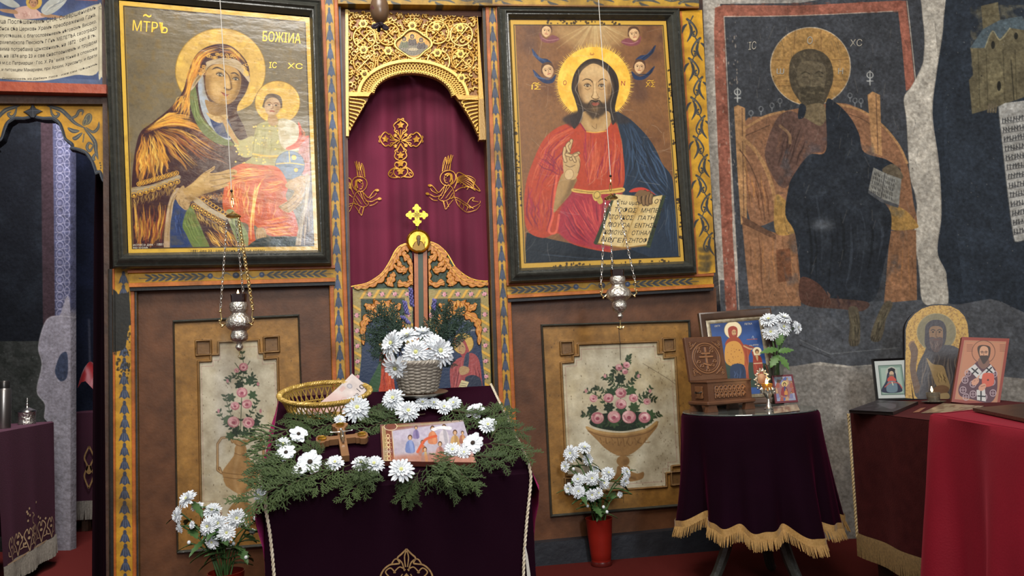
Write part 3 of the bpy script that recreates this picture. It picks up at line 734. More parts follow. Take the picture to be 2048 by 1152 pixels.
 c.line([(506,308),(530,312),(556,312)],'c8982c',3.2);c.line([(506,313),(530,316),(556,315)],'8a6a24',1.5)
 c.poly([(558,240),(585,242),(600,258),(610,290),(600,300),(575,300),(560,285)],'b0a890')
 child_face(c,545,212,19,'a88a68','4a3a30',4);c.poly([(538,230),(552,232),(556,246),(545,252),(536,244)],'9a7a54')
 c.poly([(596,244),(602,252),(606,272),(624,270),(608,290),(580,300),(572,296),(592,284),(598,266)],'b4442c')
 folds(c,[(597,246),(602,270),(585,294)],[(604,256),(610,275),(595,298)],6,('d87850','8a2c20'),1.2,17)
 c.poly([(600,292),(628,275),(634,340),(610,352),(598,330)],'a86e6a');folds(c,[(602,295),(604,345)],[(628,280),(630,345)],10,('c89890','7a3c3c','d8b8b0'),1.4,18)
 c.ell(580,330,29,28,'5a6e84');c.line([(552,328),(580,326),(609,330)],'c8a040',2);c.line([(578,302),(580,326)],'c8a040',2);c.ell(588,315,5,5,'d0a840',n=9);c.ell(592,340,4,4,'d0a840',n=9);c.ring(580,330,29,28,'3a4a5c',1.3)
 # orange mantle of the child
 om=[(447,383),(455,352),(461,338),(485,327),(520,330),(552,333),(569,352),(576,375),(572,395),(590,430),(597,461),(594,472),(570,472),(541,472),(520,460),(508,452),(512,492),(500,498),(495,480),(496,450),(470,440),(447,420)]
 c.poly(om,'b0481c');OG=('dc8440','e8a84c','f0b860','8c2c1c','d06430')
 folds(c,[(462,340),(500,336),(555,338)],[(450,372),(500,360),(560,352)],22,OG,1.5,20,trim=.4)
 folds(c,[(458,356),(452,390),(450,418)],[(500,356),(497,400),(498,448)],34,OG,1.5,21,trim=.45,wob=1.8)
 folds(c,[(506,372),(502,410),(500,450),(502,492)],[(540,350),(520,365),(512,400),(510,440)],12,('e8a84c','f0c068'),1.6,22,trim=.2)
 folds(c,[(515,360),(540,350),(568,352)],[(520,382),(545,385),(570,372)],14,OG,1.5,23)
 folds(c,[(518,390),(514,420),(512,440)],[(558,388),(552,420),(545,445)],18,('d06430','e09a50','9a3820'),1.4,24)
 folds(c,[(512,446),(545,436),(585,428)],[(520,462),(560,470),(594,466)],20,OG,1.5,25)
 c.poly([(452,424),(466,420),(480,440),(496,470),(494,495),(478,490),(464,460)],'7c8458');folds(c,[(456,424),(478,490)],[(468,422),(494,490)],8,('a0a878','545c38'),1.3,26)
 c.poly([(513,458),(528,456),(533,470),(528,478),(514,478)],'a8865a');
 for k in range(4):c.line([(515+k*4.5,468),(515+k*4.5,477)],'6a4c2c',.9,.8)
 c.poly([(472,488),(488,486),(492,496),(474,497)],'a8865a')
 # dark ground at lower right, striped sleeve
 c.poly([(512,480),(540,474),(594,474),(604,462),(606,500),(500,500)],'1c2420');folds(c,[(548,478),(556,498)],[(596,476),(590,498)],12,('4a5644','2c342c'),1.2,27)
 c.poly([(600,440),(612,392),(622,356),(634,360),(634,500),(596,500)],'4a3a30');folds(c,[(618,360),(606,430),(602,498)],[(633,372),(633,430),(630,498)],18,('a08468','6a5040','c0a888','2c2018'),1.5,28)
 c.poly([(610,352),(620,354),(616,400),(606,450),(600,498),(590,498),(598,450),(608,400)],'a08c70');folds(c,[(612,356),(594,496)],[(618,358),(599,496)],5,('6a5840','c8b898'),1.2,29)
 # mother's right-side hand
 c.poly([(571,369),(585,358),(608,352),(610,375),(604,400),(592,416),(580,425),(572,424),(562,418),(558,412),(575,402),(585,392),(588,382),(574,376)],'a48254')
 for P in ([(560,414),(576,404),(592,390)],[(566,420),(584,410),(597,396)],[(576,424),(592,412),(602,400)]):c.line(P,'5c4224',1.2,.9)
 folds(c,[(588,372),(604,358)],[(596,396),(606,380)],5,('c4a274',),1.8,30)
 # blue tunic sleeve, cuff, lower trims
 c.poly([(333,498),(337,440),(343,408),(352,400),(374,420),(366,450),(378,478),(392,498)],'22335e');folds(c,[(345,415),(352,440),(350,490)],[(370,424),(362,455),(385,495)],8,('3c5080','16223e'),1.8,31)
 c.poly([(374,420),(385,412),(392,430),(407,467),(419,498),(390,498),(372,468),(365,450)],'5a6a34');folds(c,[(376,424),(370,452),(396,496)],[(384,416),(392,440),(415,495)],12,('7a8a48','3c4a20'),1.3,32)
 c.poly([(353,376),(362,380),(350,396),(344,425),(340,460),(339,498),(328,498),(330,450),(335,415),(342,392)],'a0876a');folds(c,[(355,380),(338,410),(331,496)],[(360,382),(345,415),(337,496)],5,('6a5236','c4ae8c'),1.1,33)
 c.poly([(351,392),(357,380),(367,371),(372,385),(381,403),(374,420),(362,414),(354,403)],'a4865a');c.mottle(.5,4,41,'5a4022',(.5,.65),c.cov([(351,392),(367,371),(381,403),(374,420),(356,405)]))
 # sleeve band with scallops and fringe
 c.poly([(262,376),(300,370),(340,356),(358,350),(360,358),(340,365),(300,380),(263,388)],'8a7a60');c.line([(263,380),(300,374),(358,353)],'b8a888',1,.8)
 for k in range(12):
  t=k/11;x=278+t*75;y=368-t*22;c.ring(x,y,4.2,3.8,'c89434',1.4);c.ell(x,y,1.6,1.4,'d8a840',n=7)
 for k in range(8):
  t=k/7;x=268+t*86;y=390-t*27;c.ring(x,y,5.5,4.8,'b8882e',1.5);c.ell(x,y+1,2.6,2.4,'c09438',n=8)
 folds(c,[(264,392),(264,420)],[(356,362),(350,388)],44,('a8863c','6a5028','c8a658','8a6a34'),1.2,34,trim=.3)
 # band falling to the right
 c.poly([(388,397),(396,396),(425,418),(456,432),(460,442),(440,436),(410,420),(388,404)],'a4947a')
 for k in range(9):
  t=k/8;c.ring(400+t*52,394+t*34,4.2,3.8,'c89838',1.4);c.ring(388+t*60,412+t*36,5,5,'b8882e',1.4);c.ell(388+t*60,412+t*36,2.2,2.2,'c8a040',n=7)
 folds(c,[(386,418),(398,446)],[(448,452),(456,474)],34,('b8963c','7a5c28','d0ae58'),1.3,35,trim=.3)
 folds(c,[(396,392),(400,396)],[(446,380),(448,410)],16,G,1.2,36)
 # the blessing hand
 HD='a88650'
 c.poly([(367,380),(385,366),(404,348),(420,338),(429,332),(429,338),(420,346),(440,344),(460,338),(473,341),(473,348),(464,352),(470,356),(462,362),(452,366),(458,370),(440,378),(425,383),(408,388),(392,396),(380,403),(372,392)],HD)
 c.poly([(372,392),(392,392),(412,382),(440,376),(425,384),(400,394),(380,404)],'6e5028',.7,soft=3)
 c.poly([(372,378),(392,362),(410,350),(412,360),(392,374)],'c0a068',.7,soft=3)
 for P in ([(420,350),(440,349),(470,345)],[(420,362),(444,358),(468,354)],[(422,374),(444,369),(458,364)],[(410,346),(420,341),(429,335)]):c.line(P,'5a4020',1.3,.9)
 # crackle and small losses
 c.mottle(.12,5,50,'241a12',(.62,.8));c.mottle(.05,2,51)
 # inner gold line of the border
 B=np.array([(242,5),(615,38),(633,498),(260,504)],float)
 cc=B.mean(0)
 for col,kk,w in (('c09a3a',1.0,13),('2a2018',.972,2.2)):
  b=cc+(B-cc)*kk;c.line(np.vstack([b,b[:1]]),col,w,1,False)
 c.mottle(.3,12,52,'7a5c24',(.5,.8))
CANV1=mat('varnished_crinkled_canvas',attr=True,rough=0.2,spec=0.42,bump=(6,0.28,(1,1,2.4)),bump2=(22,0.07,(1,1,2.2)))
CANV2=mat('varnished_creased_canvas',attr=True,rough=0.45,spec=0.28,bump=(7,0.22),bump2=(40,0.10))
PROF=[(0,-.012),(0,.018),(.12,.030),(.2,.022),(.34,.030),(.46,.046),(.58,.050),(.68,.038),(.78,.040),(.9,.026),(1,.014)]
e,c,o=icon_object(PL,'large dark-framed icon of a haloed mother holding a child, left of the curtain','icon',[(208,-32),(642,4),(663,531),(228,538)],[(238,1),(619,35),(636,501),(257,507)],PROF,
[(238,1),(619,35),(636,501),(257,507)],paint_mother,1.15,'framed_icon',CANV1,.062)
L=Lettering(PL,.0768)
L.text('МТРЪ',(265,61),(335,67),21);L.text('~',(286,42),(302,43),30);L.build(GOLDP,e);L=Lettering(PL,.0768);L.text('БОЖІИА',(525,82),(601,87),20);L.build(GOLDP,e);L=Lettering(PL,.0768);L.text('ІС',(538,136),(553,136),12);L.text('ХС',(575,137),(605,138),11);L.build(GOLDP,e);L=Lettering(PL,.0768)
L.text('исписа дек · 1881',(266,492),(326,491),5);L.text('наш ѕогравъ',(266,497),(296,497),4.4)
L.build(mat('pale_paint','b8b0a0',.5),e);L=Lettering(PL,.0769)
L.text('1881 дек 23 · сеи иконъ дариса храму',(382,503.5),(530,502),4);L.build(INK,e)
# ---------------------------------------------------------------- the blessing figure
def paint_bless(c):
 c.img[:]=hx('6e4a2c');c.mottle(.25,110,60,'8a6034',(.4,.8));c.mottle(.5,70,61,'4a2c1c',(.55,.85));c.mottle(.08,8,62);c.mottle(.05,3,63)
 # light breaking through at the top
 rs=np.random.RandomState(8)
 c.poly([(1110,50),(1270,50),(1250,80),(1210,100),(1160,100),(1125,80)],'9a7c50',.8,soft=10)
 for k in range(26):
  a=math.radians(rs.uniform(15,165));L_=rs.uniform(40,95);c.line([(1190+math.cos(a)*14,46+math.sin(a)*6),(1190+math.cos(a)*L_,46+math.sin(a)*L_)],'b8a070',rs.uniform(1.5,4),rs.uniform(.25,.6),False,'end',soft=1.5)
 for x,y in ((1065,60),(1060,90),(1330,75),(1305,110),(1120,145),(1275,165),(1280,190)):c.ell(x,y,18,14,'3c2824',alpha=.55,soft=8)
 # halo of short spikes
 C=c.cov(np.stack([1188+73*np.cos(np.linspace(0,6.28,40)),166+72*np.sin(np.linspace(0,6.28,40))],-1))
 for k in range(150):
  a=2*PI*k/150+rs.uniform(-.01,.01);r=rs.uniform(77,83);c.line([(1188+68*math.cos(a),166+67*math.sin(a)),(1188+r*math.cos(a),166+r*math.sin(a))],('d8ac3c','e8c458')[k % 2],1.9,1,False,'end')
 c.put(C,'cc9c34');c.mottle(.6,14,65,'e4bc54',(.4,.7),C)
 # cherub heads
 for x,y,r,ro,col in ((1093,62,11,5,'6a3c40'),(1268,68,12,-12,'6e3840'),(1096,141,13,-16,'1e2a46'),(1279,134,12,4,'1e2a46')):
  sx=1 if x > 1188 else -1
  if y > 100:
   top=[(x-sx*8,y-14),(x+sx*2,y-23),(x+sx*16,y-26),(x+sx*32,y-44),(x+sx*28,y-30),(x+sx*14,y-16),(x+sx*4,y-12)]
   bot=[(x-sx*16,y+8),(x-sx*4,y+18),(x+sx*10,y+16),(x+sx*30,y-2),(x+sx*24,y+12),(x+sx*8,y+25),(x-sx*10,y+24)]
   for w in (top,bot):c.poly(w,col);folds(c,[w[0],w[2],w[3]],[w[-1],w[4],w[3]],6,('44587c','101828'),1.0,70+int(x) % 9)
  else:
   w=[(x-sx*12,y+8),(x,y+16),(x+sx*8,y+12),(x+sx*14,y+4),(x+sx*10,y+20),(x-sx*10,y+24),(x-sx*26,y+16)];c.poly(w,col,.9);c.line([(x-sx*24,y+16),(x-sx*4,y+19),(x+sx*8,y+14)],'a87878',1.4,.7)
  child_face(c,x,y,r,'bc9a70','4a3020',ro,'6e4a30')
  # ---- blue-black ground and mantle
 c.poly([(1053,465),(1100,478),(1147,488),(1220,502),(1300,495),(1366,520),(1366,536),(1040,540),(1050,500)],'131a22',smooth=False)
 NB='1d2836'
 c.poly([(1232,224),(1250,232),(1268,245),(1294,272),(1312,300),(1325,328),(1344,355),(1349,400),(1356,450),(1362,525),(1290,510),(1250,480),(1245,380),(1246,300),(1236,250)],NB)
 folds(c,[(1240,236),(1252,280),(1252,330),(1248,372)],[(1268,248),(1290,290),(1300,330),(1270,376)],22,('33465c','121820','2c3c52'),2.0,71,wob=2)
 folds(c,[(1280,262),(1306,300),(1330,345),(1345,385)],[(1262,300),(1280,345),(1300,380),(1335,400)],20,('3c5068','141c28','293850'),1.9,72,wob=2)
 folds(c,[(1330,390),(1330,440),(1335,500)],[(1354,400),(1358,450),(1360,510)],10,('2c3a4c','0e141c'),2,73)
 folds(c,[(1060,490),(1120,500),(1200,515)],[(1070,520),(1150,525),(1300,525)],10,('2a3440','0c1016'),1.6,74)
 # ---- red robe
 RD='9a3820'
 robe=[(1160,243),(1147,244),(1113,256),(1086,281),(1066,323),(1052,367),(1048,420),(1056,462),(1086,476),(1116,467),(1147,489),(1208,503),(1224,499),(1206,460),(1213,414),(1247,372),(1246,305),(1234,250),(1222,246),(1208,262),(1172,262)]
 c.poly(robe,RD)
 DR=('7c2030','8e2838','6a1c30');LR=('a84a30','b65a3c','9c4028')
 c.poly([(1141,385),(1175,385),(1247,380),(1213,414),(1200,462),(1222,498),(1150,488),(1116,462),(1120,420)],'8a2636',.85,soft=2)
 folds(c,[(1150,250),(1100,275),(1072,330),(1055,390)],[(1150,290),(1128,330),(1125,350),(1100,380)],40,LR+DR,1.8,75,trim=.5,wob=2)
 folds(c,[(1052,372),(1052,420),(1062,455)],[(1110,380),(1106,420),(1100,470)],26,DR+LR[:1],1.8,76,trim=.35,wob=2)
 folds(c,[(1090,300),(1105,310),(1122,340)],[(1066,330),(1090,345),(1122,352)],12,DR,2.0,77,trim=.3)
 folds(c,[(1164,255),(1168,300),(1172,340),(1172,374)],[(1190,266),(1188,300),(1180,340),(1178,374)],16,DR+LR,1.8,78,trim=.35)
 folds(c,[(1205,268),(1200,310),(1188,350),(1182,374)],[(1242,262),(1243,310),(1244,345),(1242,374)],26,DR+LR,2.0,79,trim=.4)
 folds(c,[(1172,268),(1175,320),(1174,370)],[(1208,268),(1200,320),(1186,372)],16,LR,2.4,80,trim=.4)
 folds(c,[(1146,390),(1170,430),(1195,470)],[(1210,392),(1204,440),(1200,460)],22,('a83c3c','6a1c2c','c05044'),1.9,81,trim=.4)
 folds(c,[(1120,425),(1140,470),(1170,488)],[(1145,395),(1175,450),(1215,494)],20,('bc4a3c','701e30','a03438'),1.9,82,trim=.4)
 c.line([(1114,352),(1110,380),(1106,430),(1098,462),(1112,464),(1118,430)],'c05640',4.2,.9);c.line([(1110,358),(1104,390),(1101,430),(1093,462)],'6a1a2a',1.6,.8)
 # forearm
 c.poly([(1128,346),(1118,362),(1112,385),(1107,424),(1120,412),(1141,388),(1148,372),(1153,356)],'94754a');c.poly([(1143,356),(1152,358),(1141,388),(1110,422),(1130,390)],'5c4426',.7,soft=3)
 # neck, face
 SK='a8865a'
 c.poly([(1163,214),(1217,214),(1222,244),(1206,262),(1174,262),(1160,242)],'96764a');c.poly([(1170,236),(1192,256),(1214,236),(1208,262),(1178,262)],'b09264',.6,soft=3);c.line([(1184,252),(1192,258),(1193,248)],'5c4426',1.3,.7)
 c.line([(1170,263),(1190,265),(1212,262)],'d0a040',1.6,.9);c.line([(1160,246),(1168,258),(1171,263)],'7c2030',2.4)
 HR='2a2018'
 c.poly([(1187,117),(1172,121),(1157,134),(1147,152),(1143,177),(1150,200),(1155,224),(1140,234),(1147,257),(1154,252),(1163,238),(1170,222),(1215,222),(1222,240),(1226,250),(1234,236),(1230,218),(1233,200),(1238,174),(1233,149),(1218,130),(1202,120)],HR)
 c.poly([(1125,240),(1140,228),(1158,222),(1164,236),(1150,255)],'2c2220',.85,soft=2);c.poly([(1225,226),(1242,228),(1262,242),(1248,248),(1230,244)],'2a2424',.85,soft=2)
 folds(c,[(1185,120),(1160,138),(1149,172),(1156,215),(1150,248)],[(1186,127),(1162,150),(1156,180),(1162,215),(1160,236)],10,('4c3a28','1a120c'),1.0,83)
 folds(c,[(1190,120),(1218,134),(1233,172),(1228,215),(1232,238)],[(1190,127),(1216,148),(1222,180),(1220,215),(1224,236)],10,('4c3a28','1a120c'),1.0,84)
 c.poly([(1187,127),(1172,134),(1160,148),(1156,172),(1160,194),(1168,212),(1182,224),(1198,224),(1212,212),(1220,194),(1223,172),(1218,148),(1204,134)],SK)
 c.poly([(1166,140),(1188,130),(1210,140),(1206,156),(1188,152),(1170,156)],'b89a6c',.8,soft=5)
 c.poly([(1155,165),(1164,172),(1164,192),(1176,216),(1160,200)],'6a4e2e',.8,soft=3);c.poly([(1224,165),(1214,172),(1213,192),(1200,218),(1218,204)],'64482a',.85,soft=3)
 # beard
 c.poly([(1159,192),(1166,204),(1174,207),(1180,203),(1191,200),(1202,203),(1208,207),(1214,203),(1221,190),(1218,212),(1208,228),(1199,234),(1196,238),(1191,235),(1186,239),(1180,233),(1170,222),(1162,208)],'33261a',.92,soft=1.5)
 c.ell(1190,218,8,5,'7a5c38',alpha=.5,soft=3)
 c.poly([(1175,186),(1186,186),(1190,198),(1178,203),(1170,200)],'b09266',.75,soft=3);c.poly([(1196,186),(1207,186),(1210,198),(1202,203),(1194,199)],'a4865a',.75,soft=3)
 c.line([(1177,208),(1183,201),(1191,203),(1198,201),(1204,208)],'2a1e14',3.0,.95,True,'both');c.line([(1178,207),(1175,214)],'2a1e14',2,.8);c.line([(1203,207),(1206,214)],'2a1e14',2,.8)
 c.poly([(1183,207),(1188,205),(1191,206),(1194,205),(1199,207),(1194,211),(1187,211)],'8a4a38');c.line([(1183,207.5),(1191,208),(1199,207.5)],'4a2018',.9)
 c.line([(1164,162),(1172,158),(1181,160),(1185,166)],'2a1e14',2.0,.95,True,'both');c.line([(1196,165),(1201,159.5),(1208,158),(1214,162)],'2a1e14',2.0,.95,True,'both')
 eye(c,1175,171,6.2,2,'33200f');eye(c,1203,171.5,6.0,-2,'33200f')
 for x in (1175,1203):c.line([(x-5,177),(x,179.5),(x+5,177)],'6a4e2e',1.4,.7)
 c.line([(1185,162),(1187,174),(1186,188),(1183,194),(1187,197),(1192,197)],'5c4222',1.5,.85);c.line([(1193,165),(1192,180),(1196,192),(1199,195),(1195,197)],'6a4e2e',1.3,.8)
 c.poly([(1187,164),(1191,164),(1193,192),(1188,195)],'c4a678',.8,soft=1.5);c.line([(1186,197),(1191,199),(1197,197)],'3c2814',1.3,.9)
 for P in ([(1157,140),(1158,160),(1151,178),(1156,190),(1166,222),(1159,246)],[(1217,130),(1216,146),(1222,165),(1226,186),(1221,210),(1227,240)]):c.line(P,'9a948c',.9,.75)
 # belt and knot
 c.poly([(1146,377),(1180,381),(1215,379),(1246,375),(1246,384),(1212,388),(1180,388),(1147,384)],'b89448');c.line([(1147,380),(1190,385),(1245,379)],'5a4420',1.2,.8)
 c.poly([(1186,386),(1198,382),(1202,392),(1192,402),(1186,396)],'b89a50');c.poly([(1192,396),(1200,392),(1206,404),(1198,408)],'a88a44');c.ring(1194,390,6,7,'5a4420',1.1,20)
 # raised hand: palm, wrist, five fingers
 HK='a88a5e';HD='3c2a18'
 c.poly([(1126,318),(1131,304),(1142,308),(1152,306),(1160,318),(1158,342),(1150,358),(1138,358),(1128,348)],HK)
 c.ell(1138,349,9,11,'b89c70',rot=20,soft=1.5);c.ring(1138,349,9,11,'6a4e2e',1.0,20,.7)
 def fing(P,w):
  c.line(P,HD,w+1.6,1);c.line(P,HK,w,1);c.line(np.array(P)+(-.8,0),'c0a478',w*.35,.7)
 fing([(1131,322),(1128,310),(1130,296)],5.6);fing([(1136,306),(1140,292),(1143,281)],5.4);fing([(1138,303),(1134,292),(1138,286)],5)
 fing([(1142,318),(1148,310),(1157,306)],5.2);fing([(1133,309),(1145,312),(1154,309)],5.2);fing([(1150,322),(1146,314)],4.6)
 for P in ([(1131,330),(1140,334),(1150,330)],[(1158,318),(1160,332),(1156,346)]):c.line(P,HD,1.1,.8)
 # book
 c.poly([(1228,386),(1234,391),(1332,391),(1330,396),(1300,496),(1293,494),(1190,489),(1187,486)],'2c3420',smooth=False)
 pg=[(1232,388),(1270,392),(1285,398),(1325,390),(1293,490),(1275,492),(1245,496),(1215,490),(1196,486)]
 c.poly(pg,'c0aa78',smooth=False);Cb=c.cov(pg,False);c.mottle(.7,26,86,'9a7434',(.5,.8),Cb);c.mottle(.08,4,87)
 c.line([(1283,398),(1262,450),(1246,494)],'6a5024',1.6,.7);c.line([(1283,398),(1262,450),(1246,494)],'9a7c44',8,.35,soft=4)
 c.line([(1196,487),(1245,495),(1292,490)],'8a6024',3,.7)
 # left hand over the book, red cuff
 c.poly([(1258,384),(1270,376),(1290,376),(1312,390),(1300,386),(1278,384)],'a83628')
 for k,P in enumerate(([(1282,386),(1278,396),(1280,404)],[(1290,384),(1287,398),(1288,408)],[(1298,386),(1295,398),(1295,408)],[(1303,390),(1301,398),(1301,405)])):
  c.line(P,'20150e',8.4);c.line(P,'6a5034',6.6);c.line(np.array(P)+(-1,0),'8a6c48',2.2,.7)
 c.poly([(1272,386),(1280,380),(1292,382),(1300,388),(1284,392),(1270,392)],'6a5034')
 # crazing and old creases
 for k in range(70):
  x,y=rs.uniform(1040,1350),rs.uniform(60,520);a=rs.uniform(-.5,.5)+(PI/2 if rs.rand() < .45 else 0);l=rs.uniform(14,60)
  P=[(x,y)]
  for q in range(4):a += rs.uniform(-.35,.35);P.append((P[-1][0]+math.cos(a)*l/4,P[-1][1]+math.sin(a)*l/4))
  c.line(P,'b0a090',.7,rs.uniform(.15,.5))
 B=np.array([(1023,43),(1330,44),(1365,520),(1045,533)],float);cc=B.mean(0)
 for col,kk,w in (('b08a34',1.0,13),('1c1610',.972,1.6)):
  b=cc+(B-cc)*kk;c.line(np.vstack([b,b[:1]]),col,w,1,False)
 for a_,b_,n in (((1090,44),(1240,45),34),((1338,140),(1350,300),34),((1352,340),(1364,480),30),((1032,230),(1040,420),30),((1100,531),(1340,523),40)):
  for k in range(n):
   t=rs.rand();c.ell(a_[0]+(b_[0]-a_[0])*t+rs.uniform(-4,4),a_[1]+(b_[1]-a_[1])*t+rs.uniform(-4,4),rs.uniform(1,3),rs.uniform(1,3),'241a10',alpha=.8,n=7)
e,c,o=icon_object(PR,'large dark-framed icon of a bearded figure in red blessing and holding an open book','icon',[(994,17),(1357,20),(1391,549),(1018,567)],[(1020,40),(1332,42),(1368,523),(1042,537)],PROF,
[(1020,40),(1332,42),(1368,523),(1042,537)],paint_bless,1.15,'framed_icon',CANV2,.062)
L=Lettering(PR,.0768);L.text('ΙΣ',(1063,179),(1081,179),10);L.text('~',(1065,172),(1078,171),14);L.build(GOLDP,e);L=Lettering(PR,.0768);L.text('ΧΣ',(1291,174),(1310,174),10);L.text('~',(1294,167),(1307,166),14);L.build(GOLDP,e)
L=Lettering(PR,.0768);L.text('Ο',(1126,170),(1133,170),9);L.text('Ν',(1242,171),(1250,171),9);L.text('ω',(1180,110),(1188,110),6);L.build(mat('red_paint','8a2c1c',.5),e)
L=Lettering(PR,.0768)
for k,(a,b) in enumerate((('Ετω υμει','ΟΥ'),('ΤΟΦΩΣ','ΜΗΠΕΡΙ'),('ΤΟΥΚΟΣ','ΠΑΤΗΣΙ'),('ΜΟΥ·ΟΑ','ΕΝΤΗΣΚ'),('ΚΟΛΟΥΘΩ','ΟΤΙΗΑΛΕ'),('ΝΕΓΕΙ','ΖΗΤΟΦΣ'))):
 y=408+k*15.0;dx=-6.4*k;x0=1234+dx
 L.text(a,(x0,y),(x0+44,y+2),8.8,up=(.3,-1));L.text(b,(x0+(74 if k == 0 else 54),y+2 if k else y-1),(x0+(90 if k == 0 else 98),y+2 if k else y-2),8.8,up=(.3,-1))
L.build(INK,e)
# ================================================================ gilded carving, curtain, royal doors
GILT=mat('gilded_carving',attr=True,rough=0.38,metal=0.15,spec=0.5,bump=(120,.15))
def gilded(c):
 BG='7a5020';c.img[:]=hx(BG);GO=('c69a3c','d8b45c','b88a30','e0c070');rs=np.random.RandomState(21);mx=lambda x,y:(1650-x+.05*(y-60),y+(825-x)*-.06)
 def st(P,w,h=.011,col=None):
  for Q in (P,[mx(*p) for p in P]):
   cc=col or GO[rs.randint(4)]
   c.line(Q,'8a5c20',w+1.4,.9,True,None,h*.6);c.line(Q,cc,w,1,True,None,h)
 def curlat(x,y,r,a0,sg,w):
  t=np.linspace(0,4.4,10);rr=r*(1-t/6.2);return st([(x+math.cos(a0+sg*q)*k,y+math.sin(a0+sg*q)*k) for q,k in zip(t,rr)],w)
 for gy in range(28,192,10):
  for gx in range(692,836,10):
   x,y=gx+rs.uniform(-4,4)+(gy//13 % 2)*6,gy+rs.uniform(-4,4)
   a=rs.uniform(0,6.28);curlat(x,y,rs.uniform(4.5,6.5),a,rs.choice((-1,1)),rs.uniform(1.9,2.6))
   if rs.rand() < .55:st([(x+5*math.cos(a),y+5*math.sin(a)),(x+9*math.cos(a+.6),y+9*math.sin(a+.6)),(x+14*math.cos(a+.2),y+14*math.sin(a+.2))],2.8)
 for cx,cy in ((729,77),(776,70),(729,127),(777,128)):
  st([(cx+22*math.cos(q),cy+22*math.sin(q)) for q in np.linspace(0,6.28,18)],3.2,.014)
  st([(cx-15,cy-15),(cx+15,cy+15)],2.6,.012);st([(cx-15,cy+15),(cx+15,cy-15)],2.6,.012)
  # arch moulding, interlaced band, pearl edge
 ar=lambda t,k:(826+.0*t-math.cos(t)*(110-k)+(.02*(t-1.5))*20,194-math.sin(t)*(72-k*.78)+2*(t-1.5))
 T=np.linspace(.0,PI,44)
 band=[ar(t,0) for t in T]+[ar(t,31) for t in T[::-1]];c.poly(band,BG,smooth=False,h=0.0)
 for k in range(46):
  t=k/46*PI
  for d in (-.11,.11):st2=[ar(t,7),ar(t+d,27)];c.line(st2,'caa048',2.3,1,False,None,.009);
 c.line([ar(t,27) for t in T],'d8b45c',2.6,1,False,None,.010)
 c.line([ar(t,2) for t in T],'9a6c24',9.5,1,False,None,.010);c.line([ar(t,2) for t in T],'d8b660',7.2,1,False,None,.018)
 for k in range(34):
  p=ar((k+.5)/34*PI,31);c.ell(*p,3.1,3.1,'dcba60',n=9,h=.012);c.ell(*p,1.2,1.2,'6a4418',n=7,h=.006)
  # little brackets and edge strips
 c.poly([(694,186),(744,187),(737,196),(694,195)],'d0a850',smooth=False,h=.020);c.poly([(908,192),(957,194),(958,203),(916,202)],'c09440',smooth=False,h=.020)
 for sgn,ox in ((1,697),(-1,957)):
  for k in range(9):
   x=ox+sgn*(30-k*3.4);y=202+k*7.2
   for w,cc,h in ((4.4,'8a5c20',.006),(3,'d0a84c',.011)):c.line([(ox+sgn*3,y-4),(x,y),(x+sgn*3,y+6),(x-sgn*3,y+7)],cc,w,1,True,None,h)
 for q,cc in (([(690,20),(697,20),(698,275),(691,275)],'c8a860'),([(953,30),(957,30),(971,282),(957,282)],'c09848'),([(957,200),(966,200),(972,282),(959,282)],'9a7840')):c.poly(q,cc,smooth=False,h=.018)
 for x,y in ((726,50),(824,54),(872,56),(919,58),(727,102),(776,104),(874,108),(920,110),(729,150),(922,158)):
  for k in range(6):c.ell(x+6*math.cos(k*1.05),y+6*math.sin(k*1.05),3.6,3.6,'d4b056',n=9,h=.016)
  c.ell(x,y,3.8,3.8,'6a5020',n=10,h=.021);c.ell(x-.8,y-.8,1.8,1.8,'a8904c',n=8,h=.024)
  # lobed medallion of three seated figures
 lob=[(826+(30+3.2*math.cos(4*q))*math.cos(q),90+(23+2.5*math.cos(4*q+.4))*math.sin(q)) for q in np.linspace(0,2*PI,28,endpoint=False)]
 c.poly([(826+(x-826)*1.18,90+(y-90)*1.2) for x,y in lob],'d8b860',h=.017);c.poly([(826+(x-826)*1.05,90+(y-90)*1.06) for x,y in lob],'6a4a1c',h=.012);c.poly(lob,'a8782c',h=.008)
 C=c.cov([(798,92),(826,88),(855,92),(846,106),(826,113),(804,106)]);c.put(C,'5c5444');
 for x,y in ((808,80),(824,75),(842,82)):
  c.poly([(x-8,y+16),(x-6,y+4),(x,y+1),(x+7,y+5),(x+8,y+16)],('3c4434','4a4a30','3c3028')[int(x) % 3]);c.ell(x,y-1,4,4.5,'2a2018',n=9);c.ell(x,y,2.2,2.8,'7a5c38',n=8);c.ring(x,y-1,6,6,'c89a3c',1)
 c.ell(826,100,10,3,'8a7c60',n=10)
 # cut out the opening and the piercings of the brackets
 op=[(743,187)]+[ar(t,33) for t in T[1:-1]]+[(909,192),(917,204),(924,214),(936,232),(948,254),(957,276),(957,300),(697,300),(699,266),(708,248),(722,224),(735,202),(737,196)]
 c.clip_poly(op,inside=False)
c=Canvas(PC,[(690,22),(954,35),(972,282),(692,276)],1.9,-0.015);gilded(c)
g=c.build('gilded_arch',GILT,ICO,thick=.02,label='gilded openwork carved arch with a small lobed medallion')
# door jambs and head in brown wood
def strip(plane,q,off,th,m,name,parent,b=None):return slab(plane,q,off,th,m,name,parent)
for nm,q in (('door_head',[(676,4),(966,10),(967,34),(677,24)]),('jamb',[(677,20),(691,20),(712,1190),(700,1190)]),('jamb',[(964,28),(973,28),(1016,1160),(1007,1160)])):
 slab(PC,q,-.012,.09,mat('reddish_brown_wood','4a2a1c',.5,noise=(16,'6a3e26',.3)),nm,ICO)
